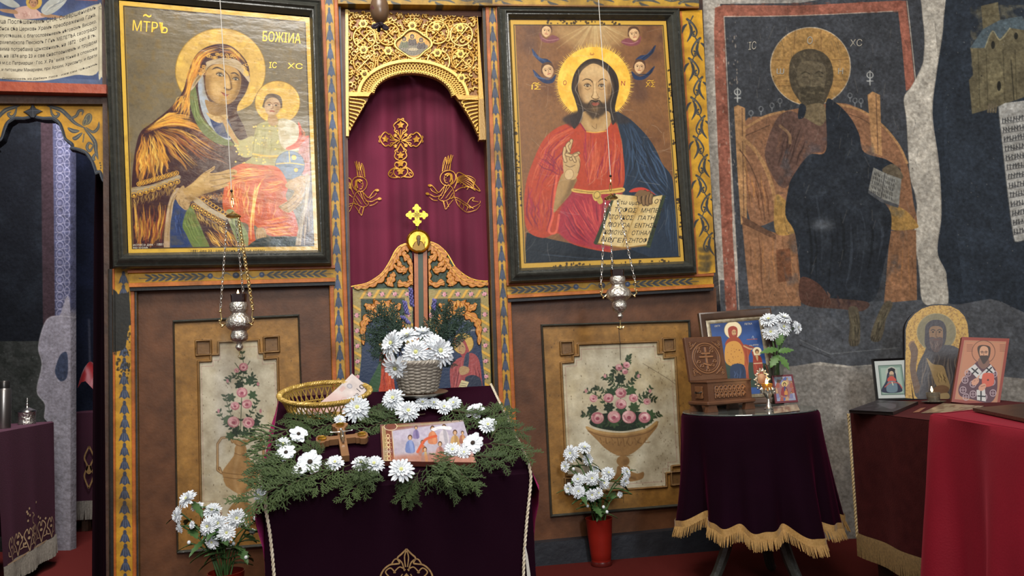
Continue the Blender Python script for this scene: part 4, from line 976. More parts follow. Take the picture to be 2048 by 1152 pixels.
 # ---- curtain
CUR=mat('burgundy_velvet_curtain',attr=True,rough=.85,sheen=.35,sheen_tint='a04a60',bump=(250,.12),spec=.2)
_tx=np.array([math.cos(math.radians(13)),math.sin(math.radians(13)),0])
def cbend(V):
 s_=(V-_j1) @ _tx;z=V[...,2]
 d=.010*np.sin(s_*34+.5*np.sin(z*2))+.006*np.sin(s_*71+1.3)+.012*np.sin(s_*13)
 return V + PC.n*d[...,None]
def cols(c,base,amt,seed):
 nz=vnoise(1,c.W,14,seed,3)[0];nz2=vnoise(c.H,c.W,50,seed+1,3);c.img[:]=hx(base);c.img *= (1+(nz[None,:,None]-.5)*amt+(nz2[...,None]-.5)*amt*.6)
cur=empty('curtain',PC.hit(A_(830.),A_(860.),-.14),'burgundy velvet curtain embroidered in gold, hanging behind the carved doors','curtain')
c=Canvas(PC,[(676,146),(982,156),(1012,1160),(700,1175)],.7,-.14);cols(c,'642438',.45,3)
c.build('curtain_cloth',CUR,cur,bend=cbend)
mb=MB();mb.tube([PC.hit(A_(672.),A_(143.),-.14),PC.hit(A_(984.),A_(153.),-.14)],.010,8);mb.build('curtain_rod',BROWNW,cur)
THREAD=mat('gold_thread','dca238',.45,.3,noise=(200,'a06c18',.3))
class Applique:
 """pixel strokes turned into flat raised ribbons lying on a plane"""
 def __init__(s,plane,off,bend=None):s.pl,s.off,s.mb,s.bend=plane,off,MB(),bend
 def W(s,P):
  P=np.array(P,float);V=s.pl.hit(P[:,0],P[:,1],s.off) if isinstance(s.pl,Plane) else s.pl(P)
  return s.bend(V) if s.bend else V
 def line(s,P,w,taper=None,n=5,closed=False):
  P=np.array(P,float);P=smooth_path(P,n,closed) if len(P) > 2 else P
  if closed:P=np.vstack([P,P[:1]])
  T=np.gradient(P,axis=0);T /= np.linalg.norm(T,axis=1)[:,None]+1e-9;N=np.stack([-T[:,1],T[:,0]],-1)
  t=np.linspace(0,1,len(P));r=np.full(len(P),w/2.)
  if taper == 'end':r *= 1-.85*t
  if taper == 'both':r *= np.sin(PI*np.clip(t,.06,.94))**.7
  A1,B1=s.W(P+N*r[:,None]),s.W(P-N*r[:,None]);m=len(P)
  s.mb.add(np.vstack([A1,B1]),[(i,i+1,m+i+1,m+i) for i in range(m-1)]);return s
 def poly(s,P,n=4,smooth=True):
  P=smooth_path(np.array(P,float),n,True) if smooth else np.array(P,float);c_=P.mean(0);Q=s.W(np.vstack([P,c_[None]]));m=len(P)
  s.mb.add(Q,[(i,(i+1) % m,m) for i in range(m)]);return s
 def ell(s,x,y,rx,ry,n=12):
  t=np.linspace(0,2*PI,n,endpoint=False);return s.poly(np.stack([x+rx*np.cos(t),y+ry*np.sin(t)],-1),smooth=False)
 def ring(s,x,y,rx,ry,w,n=20):
  t=np.linspace(0,2*PI,n,endpoint=False);return s.line(np.stack([x+rx*np.cos(t),y+ry*np.sin(t)],-1),w,closed=True)
 def build(s,name,m,parent,label=None):return s.mb.build(name,m,parent,smooth=False,label=label)
def emb_cross(a,cx,cy,k,w=2.0):
 E=lambda x,y:(cx+x*k,cy+y*k)
 def L(P,w_=w,**kw):a.line([E(*p) for p in P],w_,**kw)
 def vine(x,y,r,up=1):a.poly([E(x+r*q*math.cos(t_),y+r*q*math.sin(t_)*up) for t_,q in zip(np.linspace(-PI/2,1.5*PI,11)[:-1],(1,.55,.95,.5,.9,.55,.9,.5,.95,.55))],smooth=False)
 for rot in range(3):  # three upper arms
  c_,s_=((0,-1),(1,0),(-1,0))[rot],((1,0),(0,1),(0,1))[rot]
  R=lambda u,v:(c_[0]*u+s_[0]*v,c_[1]*u+s_[1]*v)
  for sg in (-1,1):
   L([R(6,0),R(14,5*sg),R(20,12*sg),R(25,11*sg),R(31,14*sg),R(37,9*sg),R(42,0)])
   L([R(2,0),R(12,3*sg),R(19,5*sg),R(21,8*sg),R(17,9*sg),R(16,6*sg)],w*.7);L([R(42,0),R(44,5*sg),R(41,6*sg)],w*.8)
  vine(*R(31,0),8)
  L([R(3,0),R(22,0)],w*.7)
 for q in (45,135,225,315):
  x,y=math.cos(math.radians(q)),math.sin(math.radians(q));vine(x*15,y*15,5);L([(2*x,2*y),(12*x,12*y)],w*.6)
 for sg in (-1,1):
  L([(0,6),(5*sg,15),(11*sg,20),(10*sg,24),(12*sg,31),(9*sg,36),(1*sg,41),(10*sg,44),(11*sg,51),(2*sg,57),(11*sg,56),(14*sg,63),(10*sg,70),(1*sg,74)])
  L([(10*sg,53),(20*sg,60),(25*sg,69),(20*sg,74),(6*sg,73)],w);L([(20*sg,72),(16*sg,67),(20*sg,65),(22*sg,68)],w*.7);L([(0,8),(6*sg,18),(7*sg,22),(3*sg,23)],w*.7)
 for y in (30,46,62):vine(0,y,8.5)
a=Applique(PC,-.133,cbend);emb_cross(a,801.7,279,1.0);a.build('embroidered_cross',THREAD,cur)
def emb_angel(a,ox,oy,sx):
 E=lambda x,y:(ox+x*sx,oy+y)
 def L(P,w=1.1,**kw):a.line([E(*p) for p in P],w,**kw)
 a.ring(ox,oy,15,15,1.3)
 L([(-6,-6),(0,-9),(7,-6),(8,2),(9,8),(5,12)],2.4);L([(-6,-4),(-7,3),(-4,9),(0,9)],1.2);L([(-2,-4),(4,-7),(6,0),(4,8)],2.6);L([(-4,-1),(-3,-1)],1.2);L([(-5,4),(-3,4)],1)
 for k in range(4):L([(-10+k*4,-14),(-7+k*4,-28),(-4+k*4.5,-44+abs(k-3)*2)],1.0)
 L([(-11,-13),(-9,-30),(-4,-42),(-2,-28),(1,-45),(2,-28),(6,-46),(5,-28),(4,-15)],1.1)
 for k in range(6):L([(16,12-k*2),(28+k*1.5,8-k*3),(40+k*3,14-k*2.5),(56-k,24-k*2)],1.0)
 L([(12,22),(18,6),(16,-4),(22,-10),(36,-6),(52,8),(66,24),(54,20),(40,16),(26,20),(14,28)],1.5)
 for k in range(5):L([(16+k*5,2+k*3),(22+k*5,5+k*3),(19+k*5,10+k*3)],.9)
 L([(-4,13),(-10,20),(-18,28),(-26,18),(-32,12),(-38,12)],1.4);L([(-12,34),(-24,36),(-34,31),(-42,29)],1.4);L([(-20,30),(-30,24),(-34,18)],1.2);L([(-20,44),(-28,42),(-36,36)],1.2)
 a.ell(*E(-35,13),4,2.6);a.ell(*E(-40,30),4,2.6)
 for P in ([(-6,14),(-10,28),(-18,40),(-8,46),(6,40)],[(0,12),(8,20),(12,34),(6,42)],[(-2,16),(-8,34),(-14,42)],[(4,16),(-6,30)],[(8,24),(-4,40)],[(10,30),(2,42)],
 [(6,42),(14,40),(30,46),(42,52),(48,58),(64,50),(66,44)],[(-8,46),(-6,56),(-4,62),(2,54),(10,44)],[(12,36),(20,56),(36,66),(46,66)],[(46,66),(58,62),(66,52)],
 [(16,44),(24,50),(22,58)],[(22,46),(32,54),(30,62)],[(30,50),(40,56),(38,64)],[(36,52),(46,60)],[(44,54),(52,60)],[(40,50),(46,40),(54,38),(50,44),(62,46)],[(-2,46),(2,58)],[(-10,44),(-6,58)]):L(P,1.05)
for lab,ox,oy,sx in (('embroidered angel at the right',895,357,1),('embroidered angel at the left, its wing behind the jamb',719,368,-1)):
 a=Applique(PC,-.133,cbend);emb_angel(a,ox,oy,sx);a.build('embroidered_angel',THREAD,cur,lab)
 # ---- royal doors
DOORM=mat('carved_painted_door',attr=True,rough=.42,spec=.45,bump=(80,.15))
def acan(c,P,w,lob,h=.012,col='b8742c',hi='dca656',dk='7a4a1c'):
 """acanthus leaf: a fat curved spine with lobes either side"""
 Q=smooth_path(np.array(P,float),14);T=np.gradient(Q,axis=0);T /= np.linalg.norm(T,axis=1)[:,None]+1e-9;N=np.stack([-T[:,1],T[:,0]],-1);m=len(Q);t=np.linspace(0,1,m)
 prof=lambda ph:w*1.35*np.clip(1.05-t,0,1)**.55*(.55+.45*np.abs(np.sin(lob*PI*.8*t+ph)))*np.clip(t*6+.35,0,1)
 A1,B1=Q+N*prof(.3)[:,None],Q-N*prof(1.2)[:,None];cc=Q.mean(0)
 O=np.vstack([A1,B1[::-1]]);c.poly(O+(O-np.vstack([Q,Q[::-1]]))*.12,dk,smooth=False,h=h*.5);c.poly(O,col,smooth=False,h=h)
 c.line(P,hi,w*.34,.9,True,'end',h*1.2)
 for k in range(lob*2):
  i=int((k+.4)/(lob*2)*(m-1))
  for sg,E_ in ((1,A1),(-1,B1)):
   e=E_[min(m-1,i+int(m*.12))];c.line([Q[i],Q[i]*.45+e*.55+T[i]*1.5,e*.92+Q[i]*.08],(hi if k % 2 else dk),w*.12,.75,True,'end')
def leaf_door(c,sd):
 G='1c3018';c.img[:]=hx(G);c.mottle(.1,20,81)
 if sd < 0:x0,x1=704,823;I0,I1=722,809
 else:x0,x1=852,977;I0,I1=870,961
 yb=815
 # crest foliage
 if sd < 0:LV=[([(828,488),(806,492),(790,512),(778,535),(764,552)],13,7),([(770,545),(752,562),(728,573),(708,576)],9,6),([(820,570),(826,552),(822,530),(814,514)],8,5),([(776,572),(784,556),(788,545)],8,4),([(812,545),(802,535),(794,520)],7,4),([(812,540),(798,540),(788,530)],6,3),([(795,566),(812,570),(824,566)],6,3),([(816,520),(808,510),(812,505)],6,2)]
 else:LV=[([(860,488),(876,500),(888,520),(900,538)],13,7),([(902,536),(922,558),(950,568),(978,568)],10,7),([(856,572),(854,552),(856,530),(864,514)],8,5),([(905,572),(900,556),(896,545)],8,4),([(868,545),(878,535),(888,520)],7,4),([(868,540),(884,540),(894,530)],6,3),([(888,564),(870,570),(858,566)],6,3),([(862,520),(870,510),(866,505)],6,2)]
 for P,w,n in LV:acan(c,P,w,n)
 # band of roses and ribbon round the frame
 CRM='94824c'
 c.poly([(x0,580),(x1,578),(x1,597),(x0,599)],CRM,smooth=False);c.poly([(x0,580),(I0,580),(I0+2,yb),(x0+6,yb)],CRM,smooth=False);c.poly([(I1,578),(x1,578),(x1+6,yb),(I1+4,yb)],CRM,smooth=False)
 def seg(a,b,n):
  a,b=A_(a,float),A_(b,float);d=(b-a)/np.linalg.norm(b-a);nn=A_([-d[1],d[0]]);L_=np.linalg.norm(b-a)/n
  for k in range(n):
   p=a+d*L_*(k+.5)
   c.poly([p-d*8+nn*9,p-d*2+nn*9,p+d*9-nn*9,p+d*3-nn*9],'c89a38',smooth=False);c.line([p-d*2+nn*9,p+d*9-nn*9],'8a6420',.9,.8)
   q=p+d*L_*.5;rose(c,q[0],q[1],5.2,k);
   for aa in (30,150,210,330):leaf(c,q[0],q[1],7.5,aa+k*20,'3a4a28',.4)
   rose(c,q[0],q[1],4.0,k+5)
 seg((x0+10,589),(x1-8,588),4);seg((x0+9,600),(x0+13,yb),7);seg(((I1+x1)/2,598),((I1+x1)/2+4,yb),7)
 c.line([(x0,579),(x1,577)],'9aa060',1.6,.9,False);c.line([(I0,598),(I1,596),(I1+3,yb)],'3c2c18',1.2,.9,False);c.line([(I0,598),(I0+2,yb)],'3c2c18',1.2,.9,False)
 # inner panel, dark blue, arched with gold leaves
 c.poly([(I0+1,600),(I1-1,598),(I1+3,yb),(I0+3,yb)],'1e3222',smooth=False)
 m=(I0+I1)/2
 c.poly([(I0+2,yb),(I0+2,700),(I0+8,660),(m-18,634),(m,626),(m+20,632),(I1-8,655),(I1+1,690),(I1+2,yb)],'22304a')
 for sg in (-1,1):
  e=I0+4 if sg < 0 else I1-4
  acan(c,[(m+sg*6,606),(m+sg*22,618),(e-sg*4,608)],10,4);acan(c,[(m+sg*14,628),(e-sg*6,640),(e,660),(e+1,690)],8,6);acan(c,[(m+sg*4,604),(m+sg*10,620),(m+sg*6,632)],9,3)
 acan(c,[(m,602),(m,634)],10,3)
 if sd > 0:
  c.ell(926,687,21,21,'b89448');c.ring(926,687,21,21,'5a4418',1)
  c.poly([(904,790),(900,740),(912,720),(928,712),(944,706),(958,720),(964,760),(965,800),(950,800),(946,762),(930,770),(915,800)],'8e4040');folds(c,[(910,726),(903,790)],[(925,716),(912,795)],9,('b0605c','5a2026'),1.4,90);folds(c,[(940,712),(950,800)],[(958,724),(964,795)],9,('a85854','5a2026'),1.4,91)
  c.poly([(908,682),(914,674),(926,676),(934,690),(938,706),(926,714),(916,700),(912,690)],'8e3a3c');c.poly([(914,684),(922,682),(930,692),(930,704),(922,708),(914,696)],'a08058');c.line([(917,690),(920,690)],'2a1c10',1.2);c.line([(924,692),(927,694)],'2a1c10',1.2);c.line([(920,692),(919,699)],'5a4020',1);c.line([(918,703),(923,704)],'6a3020',1)
  c.poly([(930,712),(938,706),(936,735),(926,745)],'2c3448');c.poly([(918,738),(926,732),(938,736),(936,746),(922,750)],'a08058')
  c.poly([(930,758),(946,750),(962,760),(962,790),(944,788)],'232b3c');c.poly([(923,760),(938,764),(928,786),(914,782)],'c0b488',smooth=False)
  for k in range(4):c.line([(921-k*1,766+k*4),(933-k*1.5,768+k*4)],'4a4030',.9)
 else:
  c.poly([(760,712),(772,706),(786,716),(788,760),(790,800),(760,800)],'a83c22');folds(c,[(764,716),(764,798)],[(784,720),(788,798)],8,('cc6438','702010'),1.4,92);c.poly([(738,770),(752,740),(762,722),(760,770),(748,790)],'2c4a2c')
  c.ell(776,690,18,18,'b89448');c.ell(776,692,9,11,'9a7a50');c.poly([(766,688),(768,680),(778,678),(786,684),(786,692),(780,686)],'3c2818')
 c.mottle(.05,3,95)
TOPL=[(702,573),(718,570),(734,566),(750,557),(764,546),(774,532),(782,518),(789,504),(797,494),(806,489),(816,486),(824,486)]
TOPR=[(851,485),(861,484),(870,487),(879,492),(889,501),(897,511),(904,523),(910,533),(918,541),(928,549),(940,556),(952,560),(966,562),(976,562)]
for sd,top,q,lab in ((-1,TOPL,[(703,480),(824,480),(830,815),(711,815)],'carved royal door leaf on the left, with an orange-robed angel partly hidden'),(1,TOPR,[(855,478),(976,476),(985,815),(863,815)],'carved royal door leaf on the right, painted with a haloed woman in pink')):
 d=empty('royal_door',PC.hit(A_(float(np.mean([p[0] for p in q]))),A_(815.),-.06),lab,'door','pair of carved royal doors','thing')
 c=Canvas(PC,q,1.5,-.06);leaf_door(c,sd);c.clip_poly(top+[(q[2][0]+3,820),(q[3][0]-3,820)])
 c.build('door_panel',DOORM,d,thick=.03)
 slab(PC,[q[3],q[2],(q[2][0]+9,floorline(PC,q[2][0]+9,-.06)-1),(q[3][0]+9,floorline(PC,q[3][0]+9,-.06)-1)],-.062,.026,BROWNW,'door_base',d)
 a=Applique(PC,-.0585);
 if sd < 0:
  a.line(smooth_path(np.array(TOPL,float),2),2.0);a.build('gilt_edge',GOLDP,d)
 else:
  a.line(smooth_path(np.array(TOPR,float),2),2.0);a.build('gilt_edge',GOLDP,d)
  L=Lettering(PC,-.0585);L.text('мтиа Бжіа',(921,643),(944,644),5);L.text('рабa',(942,662),(951,662),4.5);L.build(mat('pale_paint','b8b0a0'),d)
  post=MB()
  for x0,x1,h in ((828,836,.012),(836,846,.006),(846,854,.012)):
   f=lambda px,py,o:PC.hit(A_(px),A_(py),o)
   P=[f(x0,500.,-.06+h),f(x1,500.,-.06+h),f(x1+3.5,815.,-.06+h),f(x0+3.5,815.,-.06+h)];B=[f(x0,500.,-.09),f(x1,500.,-.09),f(x1+3.5,815.,-.09),f(x0+3.5,815.,-.09)]
   nm,mm=('meeting_strip',mat('dark_green_paint','2c3a24',.4)) if x0 == 836 else ('meeting_moulding',mat('orange_paint','b0622c',.4,noise=(40,'8a4a20',.3)))
   MB().add(P+B,[(0,3,2,1),(4,5,6,7),(0,1,5,4),(1,2,6,5),(2,3,7,6),(3,0,4,7)]).build(nm,mm,d,smooth=False)
   # roundel and cross standing on the meeting stile
  n=PC.n;ax=unit(np.cross((0,0,1.),n));ct=PC.hit(A_(837.),A_(482.),-.03);r=.0585
  MB().lathe([(0,0),(r,0),(r,.010),(r*.9,.018),(r*.82,.010),(r*.8,.010)],ct-n*.012,40,ax,(0,0,1),n,close=False).build('medallion',mat('brass','b8902c',.28,.9,bump=(60,.2)),d)
  c=Canvas(PC,[(816,461),(858,460),(859,503),(817,504)],2.2,-.03-.002,'b8902c')
  c.ell(837,482,19,19,'a87c20');c.mottle(.4,6,97,'d8b450',(.4,.7));
  c.poly([(826,500),(829,486),(836,482),(845,485),(849,500)],'6a4e18',h=.003);c.ell(837,476,4,5.5,'4a3410',h=.004);c.poly([(834,478),(840,478),(838,490),(836,490)],'3a2a10',h=.004);c.line([(826,492),(831,484)],'5a4014',2);c.line([(848,492),(850,484)],'5a4014',2)
  t=np.linspace(0,2*PI,40);c.clip_poly(np.stack([837+20*np.cos(t),482+20*np.sin(t)],-1));c.build('medallion_relief',mat('brass_relief',attr=True,rough=.35,metal=.6),d)
  out=[];
  for k in range(4):
   a0=k*PI/2;d_=A_([math.cos(a0),math.sin(a0)]);p_=A_([-d_[1],d_[0]])
   for u,v in ((.22,-.22),(.5,-.2),(.56,-.42),(.74,-.36),(.82,-.2),(1.0,-.14),(1.06,0),(1.0,.14),(.82,.2),(.74,.36),(.56,.42),(.5,.2)):out.append(d_*u+p_*v)
  cc=PC.hit(A_(833.5),A_(431.),-.035);k=.052
  MB().prism([o*k for o in out],cc,ax,(0,0,1),n,.012).build('finial_cross',mat('brass',''),d,smooth=False)
  mm=MB();mm.box(cc+n*.012,ax*.020,A_([0,0,.0022]),n*.001);mm.box(cc+n*.012,ax*.0022,A_([0,0,.020]),n*.001)
  for sx,sz in ((-1,-1),(1,-1),(-1,1),(1,1)):mm.box(cc+n*.012+ax*sx*.008+A_([0,0,sz*.008]),ax*.006,A_([0,0,.0015]),n*.001);mm.box(cc+n*.012+ax*sx*.008+A_([0,0,sz*.008]),ax*.0015,A_([0,0,.006]),n*.001)
  mm.tube([cc-A_([0,0,.05]),cc-A_([0,0,.075])],.006,8);mm.build('finial_engraving',mat('dark_brass','5a4214',.4,.5),d)
  # ================================================================ left bay: painted arch, beam, inscribed scroll
c=Canvas(PL,[(-70,203),(210,205),(211,375),(-70,375)],1.3,-.01,'bc8a1e');c.mottle(.16,30,101);c.mottle(.08,5,102)
archR=[(67,236),(85,240),(104,240),(116,248),(122,262),(128,280),(142,291),(137,298),(152,301),(170,308),(182,325),(188,342),(190,350),(198,347),(203,362),(212,372)]
archL=[(133-x,y) for x,y in archR]
full=[(215,420)]+archR[::-1]+archL+[(-80,420)]
c.line(archR,'1d222c',13,1,True);c.line(archL,'1d222c',13,1,True);c.line([(x,y-5) for x,y in archR],'4c5460',2.2,.8);c.line([(x,y-5) for x,y in archL],'4c5460',2.2,.8)
c.poly([(47,224),(60,218),(66,206),(72,217),(86,223),(73,230),(67,241),(58,231)],'23262e',smooth=False,h=.006);c.line([(50,224),(67,222),(84,223)],'4a4e56',1.2);c.line([(66,208),(67,238)],'4a4e56',1.2)
for mxx in (0,1):
 f=(lambda x,y:(x,y)) if mxx == 0 else (lambda x,y:(134-x,y))
 for P,w in (([(92,209),(104,214),(122,220),(136,232),(150,246),(170,256)],5),([(100,210),(104,228),(112,234),(118,228),(112,224)],3.5),([(128,222),(138,236),(152,232),(158,222),(166,222),(164,230)],3.5),([(168,256),(180,270),(190,285),(192,302),(196,318)],5),([(190,285),(180,302),(174,295),(178,286),(186,290)],3.5),([(172,255),(186,264),(196,256),(198,244)],3.5),([(158,262),(146,262),(136,256)],5),([(164,266),(152,276),(146,276)],5),([(168,268),(166,284)],5),([(192,305),(186,316),(190,320)],4)):
  c.line([f(*p) for p in P],'3c4046',w*1.7,1,True,'both');c.line([f(*p) for p in P],'8a8874',w*.45,.7,True,'both')
 for sg in ((176,238,8,12),(170,244,5,8)):c.ell(*f(sg[0],sg[1]),sg[2],sg[3],'4a4c48',20 if mxx == 0 else -20);c.ring(*f(sg[0],sg[1]),sg[2]*.6,sg[3]*.8,'9a8c50',1.0,20)
 for k in range(7):c.ell(*f(200+math.sin(k)*1.5,326+k*5),1.5,1.8,'3a3424',n=7)
 for k in range(5):c.ell(*f(74+k*5,210),1.4,1.6,'3a3424',n=7)
c.clip_poly(full,inside=False)
c.build('arched_board',WOODP,ICO,thick=.05,label='yellow trefoil-arched board with grey painted foliage')
# beam
BEAMR=mat('worn_red_paint','80301c',.5,noise=(25,'a04a2a',.25),bump=(60,.2))
slab(PL,[(-80,160),(213,169),(213,187),(-80,180)],.06,.12,BEAMR,'red_beam',ICO);slab(PL,[(-80,178),(212,185),(211,208),(-80,206)],.015,.06,BROWNW,'beam_moulding',ICO)
slab(PL,[(203,-40),(216,-40),(222,1225),(213,1225)],.02,.12,BROWNW,'door_post',ICO)
# painted scroll with an angel
c=Canvas(PL,[(-70,-34),(206,-30),(212,172),(-70,165)],1.3,0.0,'3a4c78');c.mottle(.2,30,111);c.poly([(-70,150),(215,160),(215,175),(-70,170)],'4a5c80',smooth=False);c.poly([(90,-30),(210,-30),(210,20),(160,10),(130,20)],'1e2c5a',.8,soft=6)
c.poly([(150,-30),(195,-30),(195,2),(150,0)],'8a3c2c',smooth=False)
W0='c4bca4'
c.poly([(-60,22),(-20,26),(40,38),(100,40),(150,24),(198,8),(200,30),(198,140),(150,150),(100,160),(60,162),(0,157),(-60,150)],W0);c.mottle(.05,20,112)
c.poly([(198,16),(204,12),(208,18),(209,148),(203,154),(197,148)],'c8c0a6');c.line([(198,18),(198,148)],'7a7460',1.2);c.ring(202,15,4,3,'6a6450',1)
c.line([(-60,22),(-20,26),(40,38),(100,40),(150,24),(198,8)],'8a8470',1.2)
c.poly([(30,18),(60,12),(82,26),(92,34),(60,38),(32,36)],'c09c90');c.poly([(0,18),(30,20),(34,28),(6,24)],'a07a58');c.poly([(84,26),(110,30),(130,34),(110,36),(84,33)],'a07a58')
c.poly([(82,20),(96,2),(115,-8),(138,-14),(130,6),(110,24),(92,30)],'a8aca8');folds(c,[(86,22),(135,-10)],[(94,28),(130,4)],8,('d0d0c8','6a7078'),1.4,113);c.poly([(40,12),(20,-4),(0,-12),(-10,-4),(20,14)],'a8aca8')
c.ell(68,4,16,15,'b8943c');child_face(c,67,6,9,'a87c58','5a3420',8)
folds(c,[(34,22),(40,36)],[(78,24),(80,36)],8,('d8bcb0','9a6a60'),1.2,114)
sp=c.build('scroll_painting',WOODP,ICO,thick=.02,label='painted scroll with black lettering held by an angel')
L=Lettering(PL,.0012)
def wz(P):return P+np.stack([0*P[:,0],10*np.sin((P[:,0]+30)/230*PI*1.15)-0.0006*(P[:,0]-60)**2*np.sign(P[:,0]-60)*1.0],-1)
for k,(t,h,x1) in enumerate((('Оца Поспѣшениемъ СНА. Совершениемъ',8.6,192),('обнсѧ сѣа Церковь Храмъ преображениа Гдна.',7.4,192),('запустѣвшаа, с благословениемъ нѣговомъ Високо.',6.8,193),('Архиепископа Пекскогъ Г·Гнъ МЕЛЕТѢА сасоградо',7.2,193),('свима потребама црьковнимъ, на 1872 · сеп 8 гъ.',7.4,192),('ца, на 1874 апр 23 и све снастоаниемъ и трудом',7.2,193),('на м.с.с Патриарши · Гос. Х. Рафаила тонне а споможе',6.6,194),('м, и питомцем Макарием, при Архим. Хрисанту, и брати',6.4,194),('А. Димитриевъ из Дебарь писа · иже сам грѣшникъ',3.8,195))):
 y=42+k*13.6+(3 if k == 8 else 0);L.text(t,(-6,y-2),(x1,y-10),h,warp=wz,up=(.02,-1))
L.build(mat('brown_ink','2c241c',.6),sp)
# ================================================================ frescoed church walls
def paint_wall(c,plaster='a8a298'):
 c.img[:]=hx(plaster);c.mottle(.10,40,121);c.mottle(.08,8,122);c.mottle(.05,2,123)
 SL='33363c'
 # old plaster below, grey-blue dado, dark painted field
 c.poly([(1400,735),(1600,728),(1700,735),(1830,722),(1880,720),(1990,740),(2120,752),(2120,1250),(1400,1250)],'85807a',smooth=False);c.mottle(.3,60,124,'6a6560',(.5,.8),c.cov([(1400,735),(2120,740),(2120,1250),(1400,1250)],False))
 c.poly([(1440,560),(1850,560),(1870,600),(1960,596),(2120,582),(2120,764),(1990,752),(1940,722),(1830,716),(1800,726),(1700,732),(1640,724),(1590,732),(1440,735)],'4b4e54',smooth=False)
 c.mottle(.4,26,125,'383b42',(.45,.7),c.cov([(1440,560),(2120,560),(2120,740),(1440,735)],False))
 c.poly([(1440,8),(1600,6),(1850,-40),(1850,80),(1846,126),(1826,172),(1812,200),(1822,350),(1834,410),(1830,480),(1845,600),(1480,612),(1462,300)],SL,smooth=False)
 c.poly([(1889,-40),(1887,50),(1874,141),(1865,227),(1878,327),(1883,428),(1875,503),(1893,548),(1896,606),(1980,598),(2120,578),(2120,-40)],'202731')
 D=c.cov([(1440,8),(1850,-40),(1845,600),(1480,612)],False);c.mottle(.45,34,126,'44474e',(.5,.75),D);c.mottle(.12,5,127,C=D)
 D=c.cov([(1880,-40),(2120,-40),(2120,580),(1896,606)],False);c.mottle(.4,60,128,'303a48',(.5,.75),D);c.mottle(.35,30,129,'1a2028',(.5,.75),D)
 # red border
 RB='8e5444'
 c.poly([(1430,16),(1446,10),(1600,11),(1800,1),(1812,2),(1812,22),(1600,32),(1448,34),(1452,150),(1460,300),(1466,480),(1474,622),(1452,622),(1444,480),(1436,300),(1430,160),(1428,60)],RB,smooth=False)
 c.poly([(1794,2),(1812,2),(1822,90),(1830,172),(1812,182),(1804,90)],RB,smooth=False);c.line([(1814,2),(1824,90),(1832,170)],'b0a494',1.8)
 c.line([(1448,34),(1454,150),(1461,300),(1470,480),(1478,620)],'a89c90',1.8);c.line([(1448,33),(1600,31),(1795,22)],'a89c90',1.6)
 c.mottle(.6,14,130,'6a3a2e',(.5,.7),c.cov([(1428,8),(1812,2),(1812,24),(1448,34),(1474,622),(1450,622),(1430,160)],False));c.specks(120,'b8a898',(.8,2.5),131,.5,(1428,20,1476,620),2)
 # bare strip of plaster at the corner
 st=[(1842,-40),(1844,20),(1849,75),(1846,126),(1824,171),(1808,196),(1813,242),(1820,352),(1834,403),(1828,478),(1838,534),(1844,600),(1868,612),(1896,606),(1890,544),(1873,503),(1882,428),(1876,327),(1863,227),(1873,141),(1886,50),(1889,-40)]
 c.poly(st,'b4aea2');c.mottle(.08,6,132,C=c.cov(st));c.mottle(.5,24,133,'98938a',(.5,.8),c.cov(st))
 c.line(st,'787268',1.4,.5)
 # throne
 T1,T2,T3='845c42','a47a50','5c4030'
 c.poly([(1486,256),(1530,232),(1568,222),(1672,206),(1720,218),(1760,244),(1795,285),(1815,330),(1826,400),(1832,455),(1780,460),(1600,465),(1560,440),(1500,440)],T1)
 c.line([(1488,258),(1530,233),(1568,223)],T2,5);c.line([(1672,208),(1722,221),(1764,250),(1797,290),(1814,326)],T2,5);c.line([(1672,222),(1720,236),(1756,260)],T3,2);c.line([(1490,272),(1540,250)],T3,2)
 c.poly([(1468,214),(1476,210),(1490,216),(1494,440),(1482,450),(1474,330)],T2,smooth=False);c.line([(1484,216),(1488,440)],T3,1.6)
 c.poly([(1735,190),(1745,183),(1760,190),(1764,312),(1744,305)],T2,smooth=False);c.line([(1752,190),(1756,306)],T3,1.6)
 c.line([(1476,270),(1510,300),(1535,345),(1550,400),(1556,465)],T2,8);c.line([(1480,300),(1500,330),(1520,380),(1530,440)],T3,2.4);folds(c,[(1482,300),(1500,440)],[(1530,350),(1545,450)],10,('a4703e','5a3824'),1.8,134)
 c.poly([(1484,445),(1552,466),(1600,463),(1602,612),(1500,612)],'865e42',smooth=False);c.poly([(1484,432),(1500,440),(1552,470),(1552,480),(1486,448)],T3,smooth=False)
 c.poly([(1551,393),(1570,400),(1596,440),(1596,463),(1552,466)],'a07a40');c.poly([(1780,412),(1810,420),(1833,445),(1832,457),(1782,458)],'a07a40')
 c.poly([(1780,462),(1832,460),(1834,600),(1768,606)],'865e42',smooth=False);folds(c,[(1490,455),(1505,608)],[(1596,470),(1600,608)],14,('9a683e','5e3c28'),1.6,135);folds(c,[(1786,466),(1780,600)],[(1828,466),(1830,600)],7,('9a683e','5e3c28'),1.6,136)
 c.poly([(1552,500),(1580,496),(1584,560),(1556,566)],'6a422c',smooth=False)
 # halo, head
 c.ell(1621,133,80,78,'9e7844',rot=0);c.mottle(.5,16,137,'b48c50',(.45,.75),c.cov(np.stack([1621+80*np.cos(np.linspace(0,6.28,30)),133+78*np.sin(np.linspace(0,6.28,30))],-1)));c.ring(1621,133,80,78,'b8a890',1.6)
 for P in ([(1590,62),(1588,100)],[(1642,60),(1642,100)],[(1546,120),(1578,120)],[(1550,162),(1580,162)],[(1664,120),(1698,118)],[(1664,160),(1696,160)],[(1558,172),(1585,172)],[(1660,172),(1692,172)]):c.line(P,'6a4a2c',1.3,.8,False)
